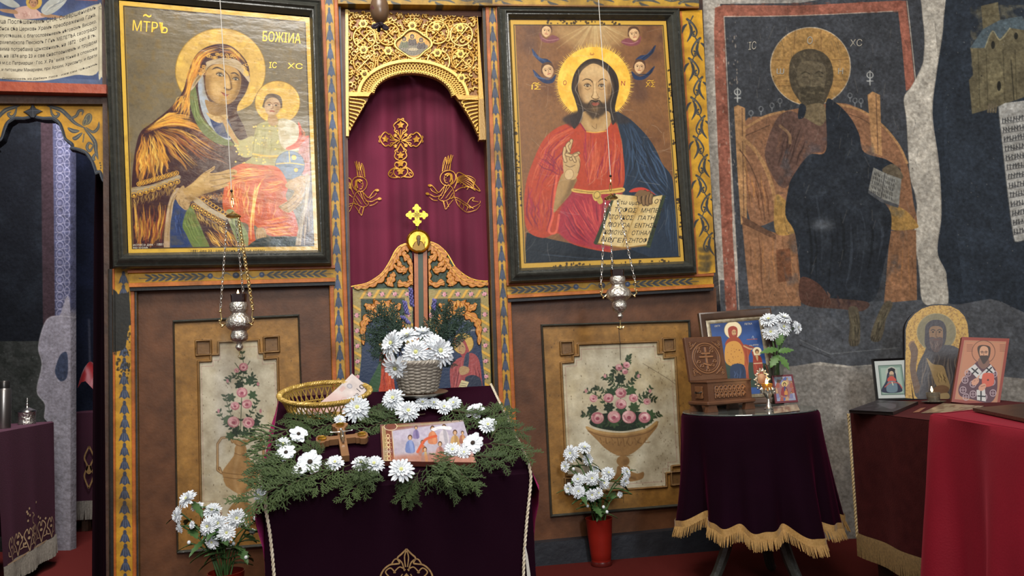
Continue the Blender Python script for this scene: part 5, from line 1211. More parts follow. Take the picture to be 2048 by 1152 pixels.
 c.poly([(1578,150),(1582,118),(1600,102),(1625,98),(1650,108),(1664,130),(1666,160),(1656,190),(1646,210),(1630,220),(1612,216),(1598,200),(1584,178)],'453d30');c.poly([(1594,148),(1600,126),(1625,122),(1648,130),(1652,156),(1644,182),(1626,196),(1606,184),(1596,166)],'5c5240')
 c.poly([(1600,176),(1614,172),(1626,174),(1640,172),(1648,180),(1642,204),(1626,214),(1610,204)],'3c362a',.9);c.line([(1602,148),(1611,144),(1619,148)],'2c281e',2.4,.8);c.line([(1630,147),(1638,143),(1646,147)],'2c281e',2.4,.8);c.line([(1625,150),(1622,170),(1630,172)],'7a7058',2,.6);c.line([(1604,154),(1616,154)],'24201a',2,.7);c.line([(1632,153),(1644,153)],'24201a',2,.7)
 c.mottle(.5,6,138,'766a50',(.55,.75),c.cov([(1590,110),(1660,120),(1650,200),(1600,200)]))
 c.poly([(1610,214),(1645,208),(1652,240),(1630,256),(1608,244)],'6a5c44')
 # robe and mantle
 c.poly([(1552,240),(1580,222),(1610,236),(1640,252),(1655,240),(1650,300),(1618,310),(1584,362),(1566,376),(1545,352),(1530,304)],'584038');folds(c,[(1560,245),(1545,340)],[(1630,256),(1590,350)],14,('6a4a3a','2e201c'),2,139)
 c.line([(1560,252),(1578,268),(1580,286)],'8a6a4c',6,.8)
 MN='1c2129'
 c.poly([(1600,208),(1612,214),(1608,234),(1596,236)],MN)
 c.poly([(1652,204),(1672,206),(1700,234),(1718,268),(1728,304),(1770,318),(1792,332),(1800,345),(1760,380),(1764,398),(1782,428),(1780,478),(1768,530),(1757,580),(1740,604),(1700,610),(1650,600),(1604,600),(1600,555),(1590,468),(1571,430),(1576,380),(1586,352),(1618,310),(1652,300)],MN)
 D=c.cov([(1571,300),(1790,300),(1780,610),(1590,610)]);c.mottle(.45,22,140,'343b44',(.52,.75),D);folds(c,[(1600,380),(1610,500),(1610,590)],[(1760,430),(1770,480),(1745,590)],14,('2e353f','12161b'),3,141);c.ell(1645,450,22,10,'6a7078',alpha=.7,soft=6)
 c.poly([(1604,590),(1660,596),(1735,604),(1725,622),(1680,618),(1617,612)],'4a3630');folds(c,[(1606,560),(1612,610)],[(1720,606),(1724,622)],10,('6a4c40','38282a'),3,142);c.poly([(1602,555),(1640,570),(1660,610),(1604,606)],'4a3028')
 c.poly([(1765,338),(1785,328),(1800,340),(1806,356),(1790,360),(1772,350)],'5a5040')
 c.poly([(1747,335),(1770,346),(1803,358),(1798,410),(1764,398),(1737,380)],'80807a',smooth=False);c.line([(1770,346),(1762,396)],'3c3c3c',2);c.poly([(1737,380),(1764,398),(1798,410),(1796,416),(1762,404),(1736,386)],'4a4c50',smooth=False)
 rs=np.random.RandomState(6)
 for k in range(5):
  for x0 in (1748,1772):
   y=344+k*9+(x0-1748)*.35
   for q in range(5):c.line([(x0-k*1.4+q*4,y+q*1.6),(x0-k*1.4+q*4+rs.uniform(-1,2),y+q*1.6+5)],'2a2a2c',1.3,.9)
 for x,y,r in ((1712,660,-8),(1757,650,28)):
  a=math.radians(r);R_=lambda u,v:(x+u*math.cos(a)-v*math.sin(a)*1.0,y+u*math.sin(a)*.4+v);sx=1 if r > 0 else -1
  c.poly([R_(-9,-44),R_(9,-44),R_(10,-14),R_(12+sx*5,10),R_(10+sx*8,28),R_(-4+sx*8,32),R_(-12+sx*6,22),R_(-11,-10)],'524a3c');folds(c,[R_(-8,-40),R_(-9,-5),R_(-6+sx*6,26)],[R_(8,-40),R_(9,-5),R_(8+sx*6,24)],9,('6e664e','38342a'),1.6,143)
  for k in range(4):c.line([R_(-8+k*5+sx*7,22),R_(-8+k*5+sx*8,31)],'322e26',1.5)
 for x,y in ((1475,190),(1740,156)):
  c.line([(x,y-14),(x,y+14)],'a8aaa8',2.4);c.ring(x,y-6,6,6,'a8aaa8',2);c.line([(x-6,y+6),(x+6,y+6)],'a0a2a0',2)
 for x,y in ((1502,230),(1522,222),(1544,215),(1560,206),(1700,195),(1710,205),(1722,206)):c.ring(x,y-4,4,5,'7c8084',1.6,alpha=.8);c.line([(x,y),(x,y+8)],'7c8084',1.6)
 c.line([(1600,680),(1660,708),(1800,695)],'787c80',1.6,.7,False);c.line([(1600,690),(1660,715)],'282a2e',2,.7,False)
 # church model and lettered scroll on the far wall
 CH='5c5540'
 c.poly([(1962,12),(1996,4),(2000,40),(2040,34),(2060,70),(2060,190),(1990,215),(1944,228),(1938,160),(1946,150),(1942,104),(1940,96),(1966,60)],CH,smooth=False);c.mottle(.5,16,144,'756c50',(.45,.7),c.cov([(1940,10),(2060,10),(2060,190),(1944,228)],False))
 c.poly([(1940,96),(1966,58),(2000,40),(2044,32),(2060,62),(2020,56),(2000,78),(1984,62),(1970,96)],'46545c',smooth=False);c.line([(1970,96),(1985,62),(2000,80),(2020,56)],'8a8468',2)
 for x in (1956,1972,2006,2030):c.line([(x,100),(x+4,215)],'3c3828',1.6,.8)
 c.poly([(1980,190),(1978,140),(1990,118),(2002,135),(2008,182)],'6e664c');c.ell(1998,172,4,10,'1c1c18');c.ell(1986,90,4,8,'1c1c18');c.ell(2032,72,4,7,'1c1c18');c.line([(2022,120),(2028,200)],'2c2a20',2)
 for k in range(4):c.line([(1978+k*5,208+k),(1976+k*5,224)],'6a604c',4)
 c.poly([(1996,214),(2010,206),(2060,200),(2060,480),(2030,484),(2026,470),(2014,380)],'a4a4a0',smooth=False);c.line([(1996,214),(2014,380),(2026,470),(2032,484),(2050,480)],'3c4044',1.8)
 for k in range(13):
  y=236+k*18.5;x0=2003+k*2.0;c.line([(x0,y+12),(2060,y+4)],'3c3c40',1.0)
  for q in range(9):
   x=x0+2+q*5.6;c.line([(x,y+10-q*.9),(x+rs.uniform(-1,1),y+1-q*.9)],'26282c',1.7);c.line([(x,y+rs.uniform(2,9)-q*.9),(x+4,y+rs.uniform(1,9)-q*.9)],'26282c',1.3)
 c.mottle(.16,70,147);c.mottle(.16,14,148);c.mottle(.20,4,149);c.img=c.img*.90+hx('6a6864')*.14
 for k in range(150):x,y=rs.uniform(1470,1840),rs.uniform(40,700);a=rs.uniform(1.1,2.0);l=rs.uniform(6,30);c.line([(x,y),(x+math.cos(a)*l,y+math.sin(a)*l)],('8c8478','24262a')[k % 2],.9,.35)
 c.specks(260,'9a968c',(.5,1.6),145,.5);c.specks(80,'14161a',(.6,2.0),146,.6)
wq=[(1392,-34),(1860,-34),fl(PF,1900.),fl(PF,1392.)]
# keep the seam of the two walls vertical
_top=PF.hit(A_(1860.),A_(-34.));_bt=proj(A_([_top[0],_top[1],0.0]));wq[2]=tuple(_bt)
_tl=PF.hit(A_(1392.),A_(-34.));wq[3]=tuple(proj(A_([_tl[0],_tl[1],0.0])))
PG=vplane(_top,-24)
c=Canvas(PF,wq,.95);paint_wall(c);WF=struct(c.build('wall_right',FRESCO,thick=.2))
_tr=PG.hit(A_(2140.),A_(-34.));gq=[(1860,-34),(2140,-34),tuple(proj(A_([_tr[0],_tr[1],0.0]))),tuple(_bt)]
c=Canvas(PG,gq,.85);paint_wall(c);struct(c.build('wall_right',FRESCO,thick=.2))
for pl,pts in ((PF,(('ІС',(1497,100),(1512,98),16),('ХС',(1700,93),(1724,92),14),('Ѡ',(1553,148),(1568,148),11),('О',(1614,88),(1625,88),15),('Н',(1676,148),(1686,148),12))),):
 L=Lettering(pl,.003)
 for t,a,b,h in pts:L.text(t,a,b,h)
 L.build(mat('fresco_lettering','8a8478',.9),WF)
 # ---- the sanctuary seen through the left arch
PSA=vplane(at_depth(A_(100.),A_(760.),4.5),-6);PSB=vplane(at_depth(A_(170.),A_(760.),5.5),4)
pr=lambda x,y:x+(760-y)*0.02
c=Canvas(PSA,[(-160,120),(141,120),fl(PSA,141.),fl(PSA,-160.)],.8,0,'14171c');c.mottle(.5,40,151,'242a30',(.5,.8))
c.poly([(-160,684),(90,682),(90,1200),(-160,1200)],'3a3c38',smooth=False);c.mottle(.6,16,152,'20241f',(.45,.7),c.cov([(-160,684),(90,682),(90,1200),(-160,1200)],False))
c.poly([(80,120),(110,120),(112,640),(86,650)],'3a2c30',smooth=False);c.poly([(104,120),(142,120),(142,636),(110,634)],'4a4c62',smooth=False)
rs=np.random.RandomState(9)
for k in range(24):
 y=236+k*17;c.ring(120,y,7,8,'9a98a8',1.1);c.ring(134,y+6,5,8,'9a98a8',1.0);c.line([(110,y+8),(140,y+5)],'8a8898',1.0);c.poly([(116,y-3),(123,y-3),(123,y+4),(116,y+4)],'6a6a80',smooth=False)
PLS=[(142,634),(118,632),(98,636),(86,655),(77,696),(84,730),(74,782),(90,808),(89,835),(96,850),(80,900),(80,1210),(142,1210)]
c.poly(PLS,'8e8a90');c.mottle(.12,20,153);c.line(PLS[:11],'b0acae',2.0,.7)
c.poly([(122,708),(134,706),(136,740),(132,758),(120,762),(110,745),(114,725)],'3a4254')
c.specks(120,'6a6c68',(.6,1.8),154,.6,(0,690,140,900))
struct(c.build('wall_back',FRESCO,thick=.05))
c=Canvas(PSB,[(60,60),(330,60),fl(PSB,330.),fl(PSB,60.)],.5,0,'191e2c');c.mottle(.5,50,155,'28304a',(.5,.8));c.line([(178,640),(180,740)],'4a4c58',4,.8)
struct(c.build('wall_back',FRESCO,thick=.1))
mb=MB();mb.aabox((-5.0,3.0,.0),(-4.9,6.0,3.6));struct(mb.build('left_light_block',mat('dark_block_paint','1c2026',.9,noise=(6,'2a3038',.3)),smooth=False))  # unseen wall added so stray light cannot leak into the sanctuary
mb=MB();mb.aabox((-5.0,5.95,.0),(2.6,6.05,3.6));struct(mb.build('far_light_block',mat('dark_block_paint',''),smooth=False))  # back of the light-blocking box added round the sanctuary
mb=MB();mb.aabox((2.5,3.98,.0),(2.6,6.0,3.6));struct(mb.build('side_light_block',mat('dark_block_paint',''),smooth=False))  # right side of that added box, keeping stray light out
mb=MB();mb.aabox((-5.0,3.0,3.6),(2.6,6.05,3.7));struct(mb.build('ceiling_light_block',mat('dark_plaster','3a3834',.9,noise=(8,'2a2826',.3)),smooth=False))  # unseen slab added over the sanctuary to keep its top dark
# unseen boards above the screen and beyond the left bay, added to block light
for pl,x0,x1 in ((PL,-75.,672.),(PC,672.,1000.),(PR,1000.,1404.)):
 P0=pl.hit(A_(x0),A_(-30.),-.01);P1=pl.hit(A_(x1),A_(-30.),-.01);mb=MB()
 a0,a1=A_([P0[0],P0[1],min(P0[2],P1[2])]),A_([P1[0],P1[1],min(P0[2],P1[2])]);b0,b1=A_([P0[0],P0[1],3.6]),A_([P1[0],P1[1],3.6])
 t=-pl.n*.04;mb.add([a0,a1,b1,b0,a0+t,a1+t,b1+t,b0+t],[(0,1,2,3),(7,6,5,4),(0,4,5,1),(3,2,6,7),(0,3,7,4),(1,5,6,2)]);mb.build('boarding_light_block',BROWNW,ICO,smooth=False)
P0=PL.hit(A_(-72.),A_(700.));mb=MB();mb.aabox((-4.95,P0[1]-.06,0),(P0[0],P0[1]+.0,3.6));struct(mb.build('left_light_block',mat('dark_block_paint',''),smooth=False))  # unseen panel added left of the screen to block light
# ================================================================ flowers and greenery (built once, copied)
PETAL=mat('white_petal','e2e4e6',.6,sss=0,spec=.3,sheen=.15,noise=(40,'d0d6dc',.3));PETALC=mat('greenish_flower_heart','b8b878',.7);DARKC=mat('dark_flower_heart','2c2018',.8)
STEM=mat('flower_stem','3c5a2c',.6);LEAFM=mat('flower_leaf','2e4a26',.55,noise=(30,'466434',.3));CYP=mat('cypress_green','22321e',.7,noise=(60,'46562e',.3),rand='46562e');JUN=mat('juniper_green','22342a',.75,noise=(70,'3e5244',.3));TWIG=mat('woody_twig','3a2c1c',.8)
def bloom_mesh(seed,layers,broad=1.0):
 """chrysanthemum head of unit radius, facing +z: rings of strap petals"""
 rs=np.random.RandomState(seed);mb=MB()
 for n,r0,L_,up,w in layers:
  for k in range(n):
   a=2*PI*(k+rs.uniform(-.3,.3))/n;l=L_*rs.uniform(.85,1.1);u=up+rs.uniform(-.12,.12);ww=w*rs.uniform(.85,1.15)*broad
   d=A_([math.cos(a),math.sin(a),0]);s_=A_([-math.sin(a),math.cos(a),0]);P=[]
   for t,wt,cv in ((0,.35,0),(.35,.8,.0),(.7,1.0,.05),(.92,.7,.1),(1.0,.2,.1)):
    c_=d*(r0+l*t*math.cos(u*(1-.5*t)))+A_([0,0,1])*(l*t*math.sin(u)*(1-.25*t)-.25*t*t*l*(1 if u < .5 else -.4)+.05)
    P.append([c_-s_*ww*wt/2+A_([0,0,cv*.5]),c_-A_([0,0,ww*.16]),c_+s_*ww*wt/2+A_([0,0,cv*.5])])
   mb.grid(P)
 return mb
_V=[]
for sd,ly in ((1,[(22,.12,.85,.05,.2),(20,.1,.74,.4,.19),(16,.06,.55,.85,.17),(12,.03,.36,1.2,.14)]),(2,[(24,.12,.88,-.1,.19),(22,.1,.72,.3,.18),(18,.06,.5,.8,.16),(10,.02,.3,1.25,.14)]),(3,[(18,.12,.88,.15,.26),(15,.08,.62,.6,.22),(10,.03,.4,1.1,.16)])):
 o=bloom_mesh(sd,ly).build('chrysanthemum',PETAL);_V.append(o.data);bpy.data.objects.remove(o)
o=bloom_mesh(7,[(9,.16,.84,.12,.52),(8,.12,.7,.35,.44)],1.0).build('chrysanthemum',PETAL);_V.append(o.data);bpy.data.objects.remove(o)
mb=MB();mb.sphere((0,0,.1),.2,12,6,(1,1,.6));o=mb.build('flower_heart',DARKC);_DH=o.data;bpy.data.objects.remove(o)
mb=MB();mb.sphere((0,0,.16),.15,10,6,(1,1,.9));o=mb.build('flower_heart',PETALC);_GH=o.data;bpy.data.objects.remove(o)
def look(nrm,spin=0):return (Vector(nrm).to_track_quat('Z','Y').to_matrix() @ Matrix.Rotation(spin,3,'Z')).to_euler()
def bloom(pos,nrm,r,v,label=None,group=None,parent=None,heart=True,rs=random):
 o=bpy.data.objects.new('chrysanthemum' if parent is None else 'bloom',_V[v]);COL.objects.link(o)
 base=LOC[parent.name] if parent is not None else 0
 o.location=A_(pos)-base;o.rotation_euler=look(nrm,rs.uniform(0,6));o.scale=(r,r,r*.9);LOC[o.name]=A_(pos)
 if parent is not None:o.parent=parent
 else:tag(o,label,'flower',group)
 if heart:
  h=bpy.data.objects.new('flower_heart',_DH if v == 3 else _GH);COL.objects.link(h);h.parent=o
 return o
def leaf_blade(mb,p,d,up,l,w,lob=5):
 """chrysanthemum leaf: lobed blade with a keel"""
 d=unit(d);s_=unit(np.cross(d,up));n=np.cross(s_,d);L_,C_,R_=[],[],[]
 for k in range(lob*2+1):
  t=k/(lob*2);ww=w*math.sin(PI*min(.97,t*.9+.08))*(1.0 if k % 2 else .62);c_=A_(p)+d*l*t-n*l*.35*t*t;C_.append(c_);L_.append(c_+s_*ww+n*w*.18);R_.append(c_-s_*ww+n*w*.18)
 mb.grid([L_,C_,R_])
def cyp_mesh(seed,n=13,flat=.25):
 """flat fern-like cypress spray of unit length along +x"""
 rs=np.random.RandomState(seed);tw=MB();gr=MB();t=np.linspace(0,1,10)
 sp=np.stack([t,.10*np.sin(t*2.2)*rs.choice((-1,1)),.05*np.sin(t*3)-.12*t*t],-1);tw.tube(sp[:8],np.linspace(.012,.006,8),5)
 for k in range(n):
  u=.1+.88*k/n;i=u*9;j=int(i);p=sp[j]+(sp[min(j+1,9)]-sp[j])*(i-j);sg=1 if k % 2 else -1;a=sg*rs.uniform(.55,.95);l=.42*(1-.55*u)*rs.uniform(.8,1.2);e=rs.uniform(-flat,flat)
  d=unit((math.cos(a),math.sin(a),e));l *= 1.15;q=np.stack([p+d*l*x+A_([.12*x*x*l,0,-.25*l*x*x]) for x in np.linspace(0,1,5)]);gr.tube(q,np.linspace(.011,.006,5),4)
  for m_ in range(9):
   x=.15+.83*m_/9;b=p+d*l*x+A_([.12*x*x*l,0,-.25*l*x*x]);s2=1 if m_ % 2 else -1;a2=a+s2*rs.uniform(.5,.8);d2=unit((math.cos(a2),math.sin(a2),e+rs.uniform(-flat,flat)*1.2));l2=l*.5*(1.1-.6*x)*rs.uniform(.7,1.2)
   gr.tube([b,b+d2*l2*.5,b+d2*l2+A_([.03*l2,0,-.1*l2])],[.009,.009,.004],4,cap=False)
   for m3 in range(2):
    b3=b+d2*l2*(.35+.3*m3);a3=a2+(1 if m3 else -1)*.7;d3=unit((math.cos(a3),math.sin(a3),e));gr.tube([b3,b3+d3*l2*.45],[.008,.004],4,cap=False)
 return tw,gr
_C=[]
for sd in range(4):
 tw,gr=cyp_mesh(sd+11);a_=tw.build('twig',TWIG);b_=gr.build('foliage',CYP);_C.append((a_.data,b_.data));bpy.data.objects.remove(a_);bpy.data.objects.remove(b_)
tw,gr=cyp_mesh(31,15,.8);a_=tw.build('twig',TWIG);b_=gr.build('foliage',JUN);_J=(a_.data,b_.data);bpy.data.objects.remove(a_);bpy.data.objects.remove(b_)
def spray(pos,dirn,nrm,l,v,label,group,name='cypress_sprig',data=None):
 e=bpy.data.objects.new(name,None);COL.objects.link(e);e.empty_display_size=.03;e.location=pos
 x=Vector(dirn).normalized();z=Vector(nrm);z=(z-x*z.dot(x)).normalized();y=z.cross(x);e.rotation_euler=Matrix((x,y,z)).transposed().to_euler();e.scale=(l,l,l)
 tag(e,label,'greenery',group)
 for nm,dt in zip(('twig','foliage'),data or _C[v]):
  o=bpy.data.objects.new(nm,dt);COL.objects.link(o);o.parent=e
 return e
 # ================================================================ the draped lectern
N13=PC.n;T13=_tx
VELV=mat('burgundy_velvet','16050f',.9,sheen=.7,sheen_tint='a83068',spec=.05,noise=(4,'180612',.3),bump=(400,.15))
BRAID=mat('pale_braid','a89878',.7,noise=(80,'d0c8b8',.3))
FRP=vplane(at_depth(A_(790.),A_(945.),2.05),13)
FL_,FR_=FRP.hit(A_(531.),A_(968.)),FRP.hit(A_(1058.),A_(923.))
SIDE=Plane(FR_,T13);BR_=SIDE.hit(A_(984.),A_(771.));dep=(BR_-FR_) @ (-N13);hz=BR_[2]-(FL_[2]+FR_[2])/2
zf=(FL_[2]+FR_[2])/2;FL_[2]=FR_[2]=zf;BL_=FL_-N13*dep+A_([0,0,hz]);W_=np.linalg.norm(FR_-FL_)
TOPN=unit(np.cross(T13,unit(BR_-FR_)));TOPN=TOPN if TOPN[2] > 0 else -TOPN;TOP=Plane(FR_,TOPN);UPD=unit(BR_-FR_)
print('lectern',W_,dep,zf,hz)
lec=empty('draped_lectern',(FL_+FR_)/2*A_([1,1,0]),'sloping lectern draped in dark burgundy velvet, standing in the middle before the curtain','lectern')
def LT(u,v):return FL_+(FR_-FL_)*u+(BL_-FL_)*v
mb=MB();prof=[(v,0,0) for v in np.linspace(1,.02,16)];G=[]
for v in np.linspace(1,.04,14):G.append([LT(u,v) for u in np.linspace(0,1,40)])
for k in range(1,5):
 a=k/4*(PI/2);G.append([LT(u,.04)+(-UPD*(.02*math.sin(a)))+TOPN*(-.02*(1-math.cos(a))) for u in np.linspace(0,1,40)])
for z in np.linspace(zf-.03,0.004,22):
 row=[]
 for u in np.linspace(0,1,40):
  p=LT(u,0);f=(zf-z)/zf;w_=.012*f*math.sin(u*17+1)+.008*f*math.sin(u*41+z*3);b=.028*math.sin(PI*min(1,(zf-z)/.25))*0
  row.append(A_([p[0],p[1],z])+N13*(w_+.006)+T13*(u-.5)*2*.010*f)
 G.append(row)
mb.grid(G)
for u,sg in ((0,-1),(1,1)):  # side falls, bulging a little below the corner
 S=[]
 for q in np.linspace(0,1,20):
  col_=[];top=LT(u,q)
  for k in range(18):
   f=k/17;z=top[2]*(1-f)+.004*f;bul=.03*math.exp(-((f-.12)/.1)**2)+.012*f*math.sin(q*14)+.004
   col_.append(A_([top[0],top[1],z])+T13*sg*bul*math.sin(PI*min(1,f*6+.02)/2)*(1 if q > .02 else .8))
  S.append(col_)
 mb.grid(S)
mb.grid([[A_([*LT(u,1)[:2],LT(u,1)[2]*(1-f)+.004*f])-N13*(.004+.01*f*math.sin(u*15)) for u in np.linspace(0,1,20)] for f in np.linspace(0,1,8)])
mb.build('velvet_cover',VELV,lec)
def cord(P,r,tw,name,m,parent):  # two-ply twisted cord
 Q=smooth_path(np.array(P,float),24);L_=np.r_[0,np.cumsum(np.linalg.norm(np.diff(Q,axis=0),axis=1))];s_=np.arange(0,L_[-1],r*.8);Q=np.stack([np.interp(s_,L_,Q[:,k]) for k in range(3)],-1)
 mb=MB();T=np.gradient(Q,axis=0);T /= np.linalg.norm(T,axis=1)[:,None];n1=np.cross(T,N13);n1 /= np.linalg.norm(n1,axis=1)[:,None];n2=np.cross(T,n1)
 for ph in (0,PI):mb.tube(Q+(n1*np.cos(s_*tw+ph)[:,None]+n2*np.sin(s_*tw+ph)[:,None])*r*.5,r*.62,6)
 return mb.build(name,m,parent)
fp=lambda px,py,o:FRP.hit(A_(float(px)),A_(float(py)),o)
cord([LT(.015,.08)+TOPN*.004,fp(536,972,.012),fp(531,1010,.018),fp(540,1070,.022),fp(548,1152,.024),fp(556,1300,.024)],.0042,260,'braid_trim',BRAID,lec)
cord([BR_+TOPN*.006-T13*.004,LT(1,.5)+TOPN*.006-T13*.004,LT(.995,.06)+TOPN*.006,fp(1060,940,.012),fp(1061,970,.016),fp(1052,1060,.024),fp(1047,1152,.028),fp(1050,1300,.026)],.0042,260,'braid_trim',BRAID,lec)
mb=MB()
for k in range(14):
 a=fp(1050+k*.3,1092+k*1.2,.03);mb.tube([a,a+A_([.004+k*.0004,0,-.10]),a+A_([.010+k*.0006,0,-.22-.004*k])],.0016,5)
mb.build('tassel',mat('white_thread','b8b4ac',.8),lec)
a=Applique(FRP,.026);cx,cy=813,1160
for sg in (-1,1):
 E=lambda x,y:(cx+x*sg,cy+y)
 for P,w in (([(0,-62),(10,-52),(18,-44),(14,-34),(22,-32),(34,-30),(46,-20),(52,-6),(44,0)],3.2),([(4,-18),(10,-36),(22,-42),(30,-32)],2.6),([(0,-60),(4,-46),(2,-26)],2.4),([(22,-14),(32,-24),(42,-16),(34,-6)],2.6),([(2,-20),(14,-26),(26,-14)],2.4),([(8,-12),(14,-4),(24,-2)],2.2),([(50,-4),(54,12),(46,24)],3),([(10,4),(18,20),(12,40),(22,60)],3)):a.line([E(*p) for p in P],w)
a.poly([(cx-10,cy-2),(cx,cy-14),(cx+10,cy-2),(cx,cy+10)],smooth=False);a.build('embroidered_cross',mat('dull_gold_thread','9c7c4c',.6,noise=(150,'6c5030',.3)),lec)
# ---- small icon lying on the slope
def flat_obj(name,label,cat,plane,quad,off,th,res,paint,m,side=None):
 q=np.array(quad,float);e=empty(name,plane.hit(q[:,0],q[:,1],0).mean(0),label,cat)
 c=Canvas(plane,quad,res,off+th);paint(c);o=c.build('painted_face',m,e);P=plane.hit(q[:,0],q[:,1],off+th-.0006);B=P-plane.n*(th-.001);mb=MB()
 mb.add(list(P)+list(B),[(0,3,2,1),(4,5,6,7),(0,1,5,4),(1,2,6,5),(2,3,7,6),(3,0,4,7)]);mb.build('board',side or BROWNW,e,smooth=False);return e,c
GLOSS=mat('glossy_print',attr=True,rough=.4,spec=.3)
def person(c,x,y,s,robe,skin='a8825a',halo=None,hair='3a2818',robe2=None):
 if halo:c.ell(x,y-s*1.0,s*.5,s*.5,halo,n=14)
 c.poly([(x-s*.5,y+s*.9),(x-s*.5,y-s*.1),(x-s*.2,y-s*.55),(x+s*.2,y-s*.55),(x+s*.5,y-s*.1),(x+s*.55,y+s*.9)],robe);c.poly([(x-s*.1,y-s*.5),(x+s*.25,y-s*.45),(x+s*.45,y+s*.85),(x+s*.1,y+s*.9)],robe2 or robe,.8)
 c.ell(x,y-s*.95,s*.28,s*.34,hair,n=10);c.ell(x,y-s*.88,s*.19,s*.25,skin,n=10)
def p_small(c):
 c.img[:]=hx('5c3428');q=c.q;cc=q.mean(0);I=cc+(q-cc)*A_([.95,.93])
 c.poly([(764,852),(930,840),(955,925),(768,922)],'8a7450',smooth=False);c.poly([(771,856),(930,844),(955,925),(777,922)],'6c3a2a',smooth=False);c.poly([(784,862),(932,842),(956,925),(789,922)],'9a929c',smooth=False)
 for k in range(6):
  y=872+k*9;c.ring(776+k*.4,y,3,3.5,'d0bc90',1.3);c.line([(770,y+4),(783,y+4)],'d0bc90',.8)
 c.line([(764,852),(768,922)],'c0a878',1.2);c.line([(784,862),(789,922)],'c0a878',1.4);c.ell(781,853,12,7,'6a3c30');c.ring(781,853,13,7.5,'d8c8a0',1.2);c.poly([(786,866),(800,858),(930,842),(935,870),(800,880)],'a8a0b0',.7,soft=4)
 c.mottle(.3,12,161,'7c7088',(.45,.75));
 for x,y,s,r,r2 in ((820,890,17,'5c6a94','7a86aa'),(845,898,15,'8a6a64','a4562e'),(865,872,17,'a86a4c','b87a58'),(888,870,18,'b0a8ac','8c8890'),(910,880,17,'a8895c','8a6c48'),(850,912,15,'6e86a0','b09858'),(880,902,16,'9a7068','7a5048'),(832,866,12,'74688c','5c5478'),(925,876,12,'8a5a48','b08a60')):person(c,x,y,s*.95,r,'b08c6c',None,'4a3428',r2)
 c.line([(835,904),(850,880),(872,872)],'b04c30',5,.9);c.poly([(862,858),(880,852),(902,854),(900,860),(880,858),(868,862)],'c8c4c8');c.poly([(790,912),(930,905),(952,925),(795,921)],'94583e',.7,soft=3);c.mottle(.08,4,162)
flat_obj('small_icon','small printed icon of a gathering of figures lying flat inside the flower wreath','icon',TOP,[(760,849),(926,840),(952,925),(764,922)],.004,.016,1.6,p_small,GLOSS,mat('red_brown_edge','5a2c24',.5))
# ---- wooden hand cross with a silver figure
WOODX=mat('polished_walnut','6a4a30',.35,noise=(18,'8a6444',.3),spec=.5);SILV=mat('silver','c8c4bc',.22,1.0,bump=(60,.12));GOLD=mat('gold_disc','c8a038',.25,1.0)
cx0=TOP.hit(A_(684.5),A_(885.),.012);sc_=2.18/1500;TU=T13-TOPN*(T13 @ TOPN);TU=unit(TU);TV=np.cross(TOPN,TU);TV=TV if TV @ UPD > 0 else -TV
cr=empty('hand_cross',cx0,'carved wooden hand cross with silver figure, lying on the lectern left of the small icon','cross')
a_=math.radians(4);CX_,CY_=TU*math.cos(a_)+TV*math.sin(a_),TV*math.cos(a_)-TU*math.sin(a_)
def arm(L_,lobe=True):
 w=.0105;return [(w,w),(w,L_-.036),(.0145,L_-.034),(.0150,L_-.026),(.021,L_-.022),(.0235,L_-.010),(.018,L_-.004),(.012,L_-.002),(.009,L_)] if lobe else [(w,w),(w,L_)]
out=[]
for k,(L_,lb) in enumerate(((.090,True),(.072,True),(.11,False),(.072,True))):  # top, right, bottom, left
 h=arm(L_,lb);half=[(-x,y) for x,y in h];full_=half+h[::-1];c_,s_=math.cos(-k*PI/2),math.sin(-k*PI/2);out += [(x*c_-y*s_,x*s_+y*c_) for x,y in full_]
MB().prism(out,cx0,CX_,CY_,TOPN,.018).build('cross_body',WOODX,cr,smooth=False)
for dx,dy in ((0,.072),(.055,0),(-.055,0)):
 MB().lathe([(0,0),(.0115,0),(.0125,.0015),(.0125,.003),(.010,.002),(0,.002)],cx0+CX_*dx+CY_*dy+TOPN*.018,20,CX_,CY_,TOPN,close=False).build('gold_roundel',GOLD,cr)
mb=MB();K=lambda x,y,z:cx0+CX_*x+CY_*y+TOPN*(.019+z)
mb.tube([K(0,.022,.006),K(.0,.012,.006),K(.0005,.000,.006),K(0,-.012,.005)],[.0045,.0062,.0052,.0058],8)
for sg in (-1,1):
 mb.tube([K(sg*.004,.018,.006),K(sg*.014,.019,.005),K(sg*.026,.023,.004),K(sg*.031,.024,.004)],[.0028,.0024,.0018,.0028],6)
 mb.tube([K(sg*.002,-.010,.005),K(sg*.003,-.024,.009),K(sg*.001,-.036,.005),K(sg*.001,-.042,.006)],[.0036,.0030,.0022,.0028],6)
mb.sphere(K(-.001,.0285,.0075),.0048,10,8);mb.sphere(K(0,-.012,.005),.0068,10,6,(1,1,.7));mb.build('silver_figure',SILV,cr)
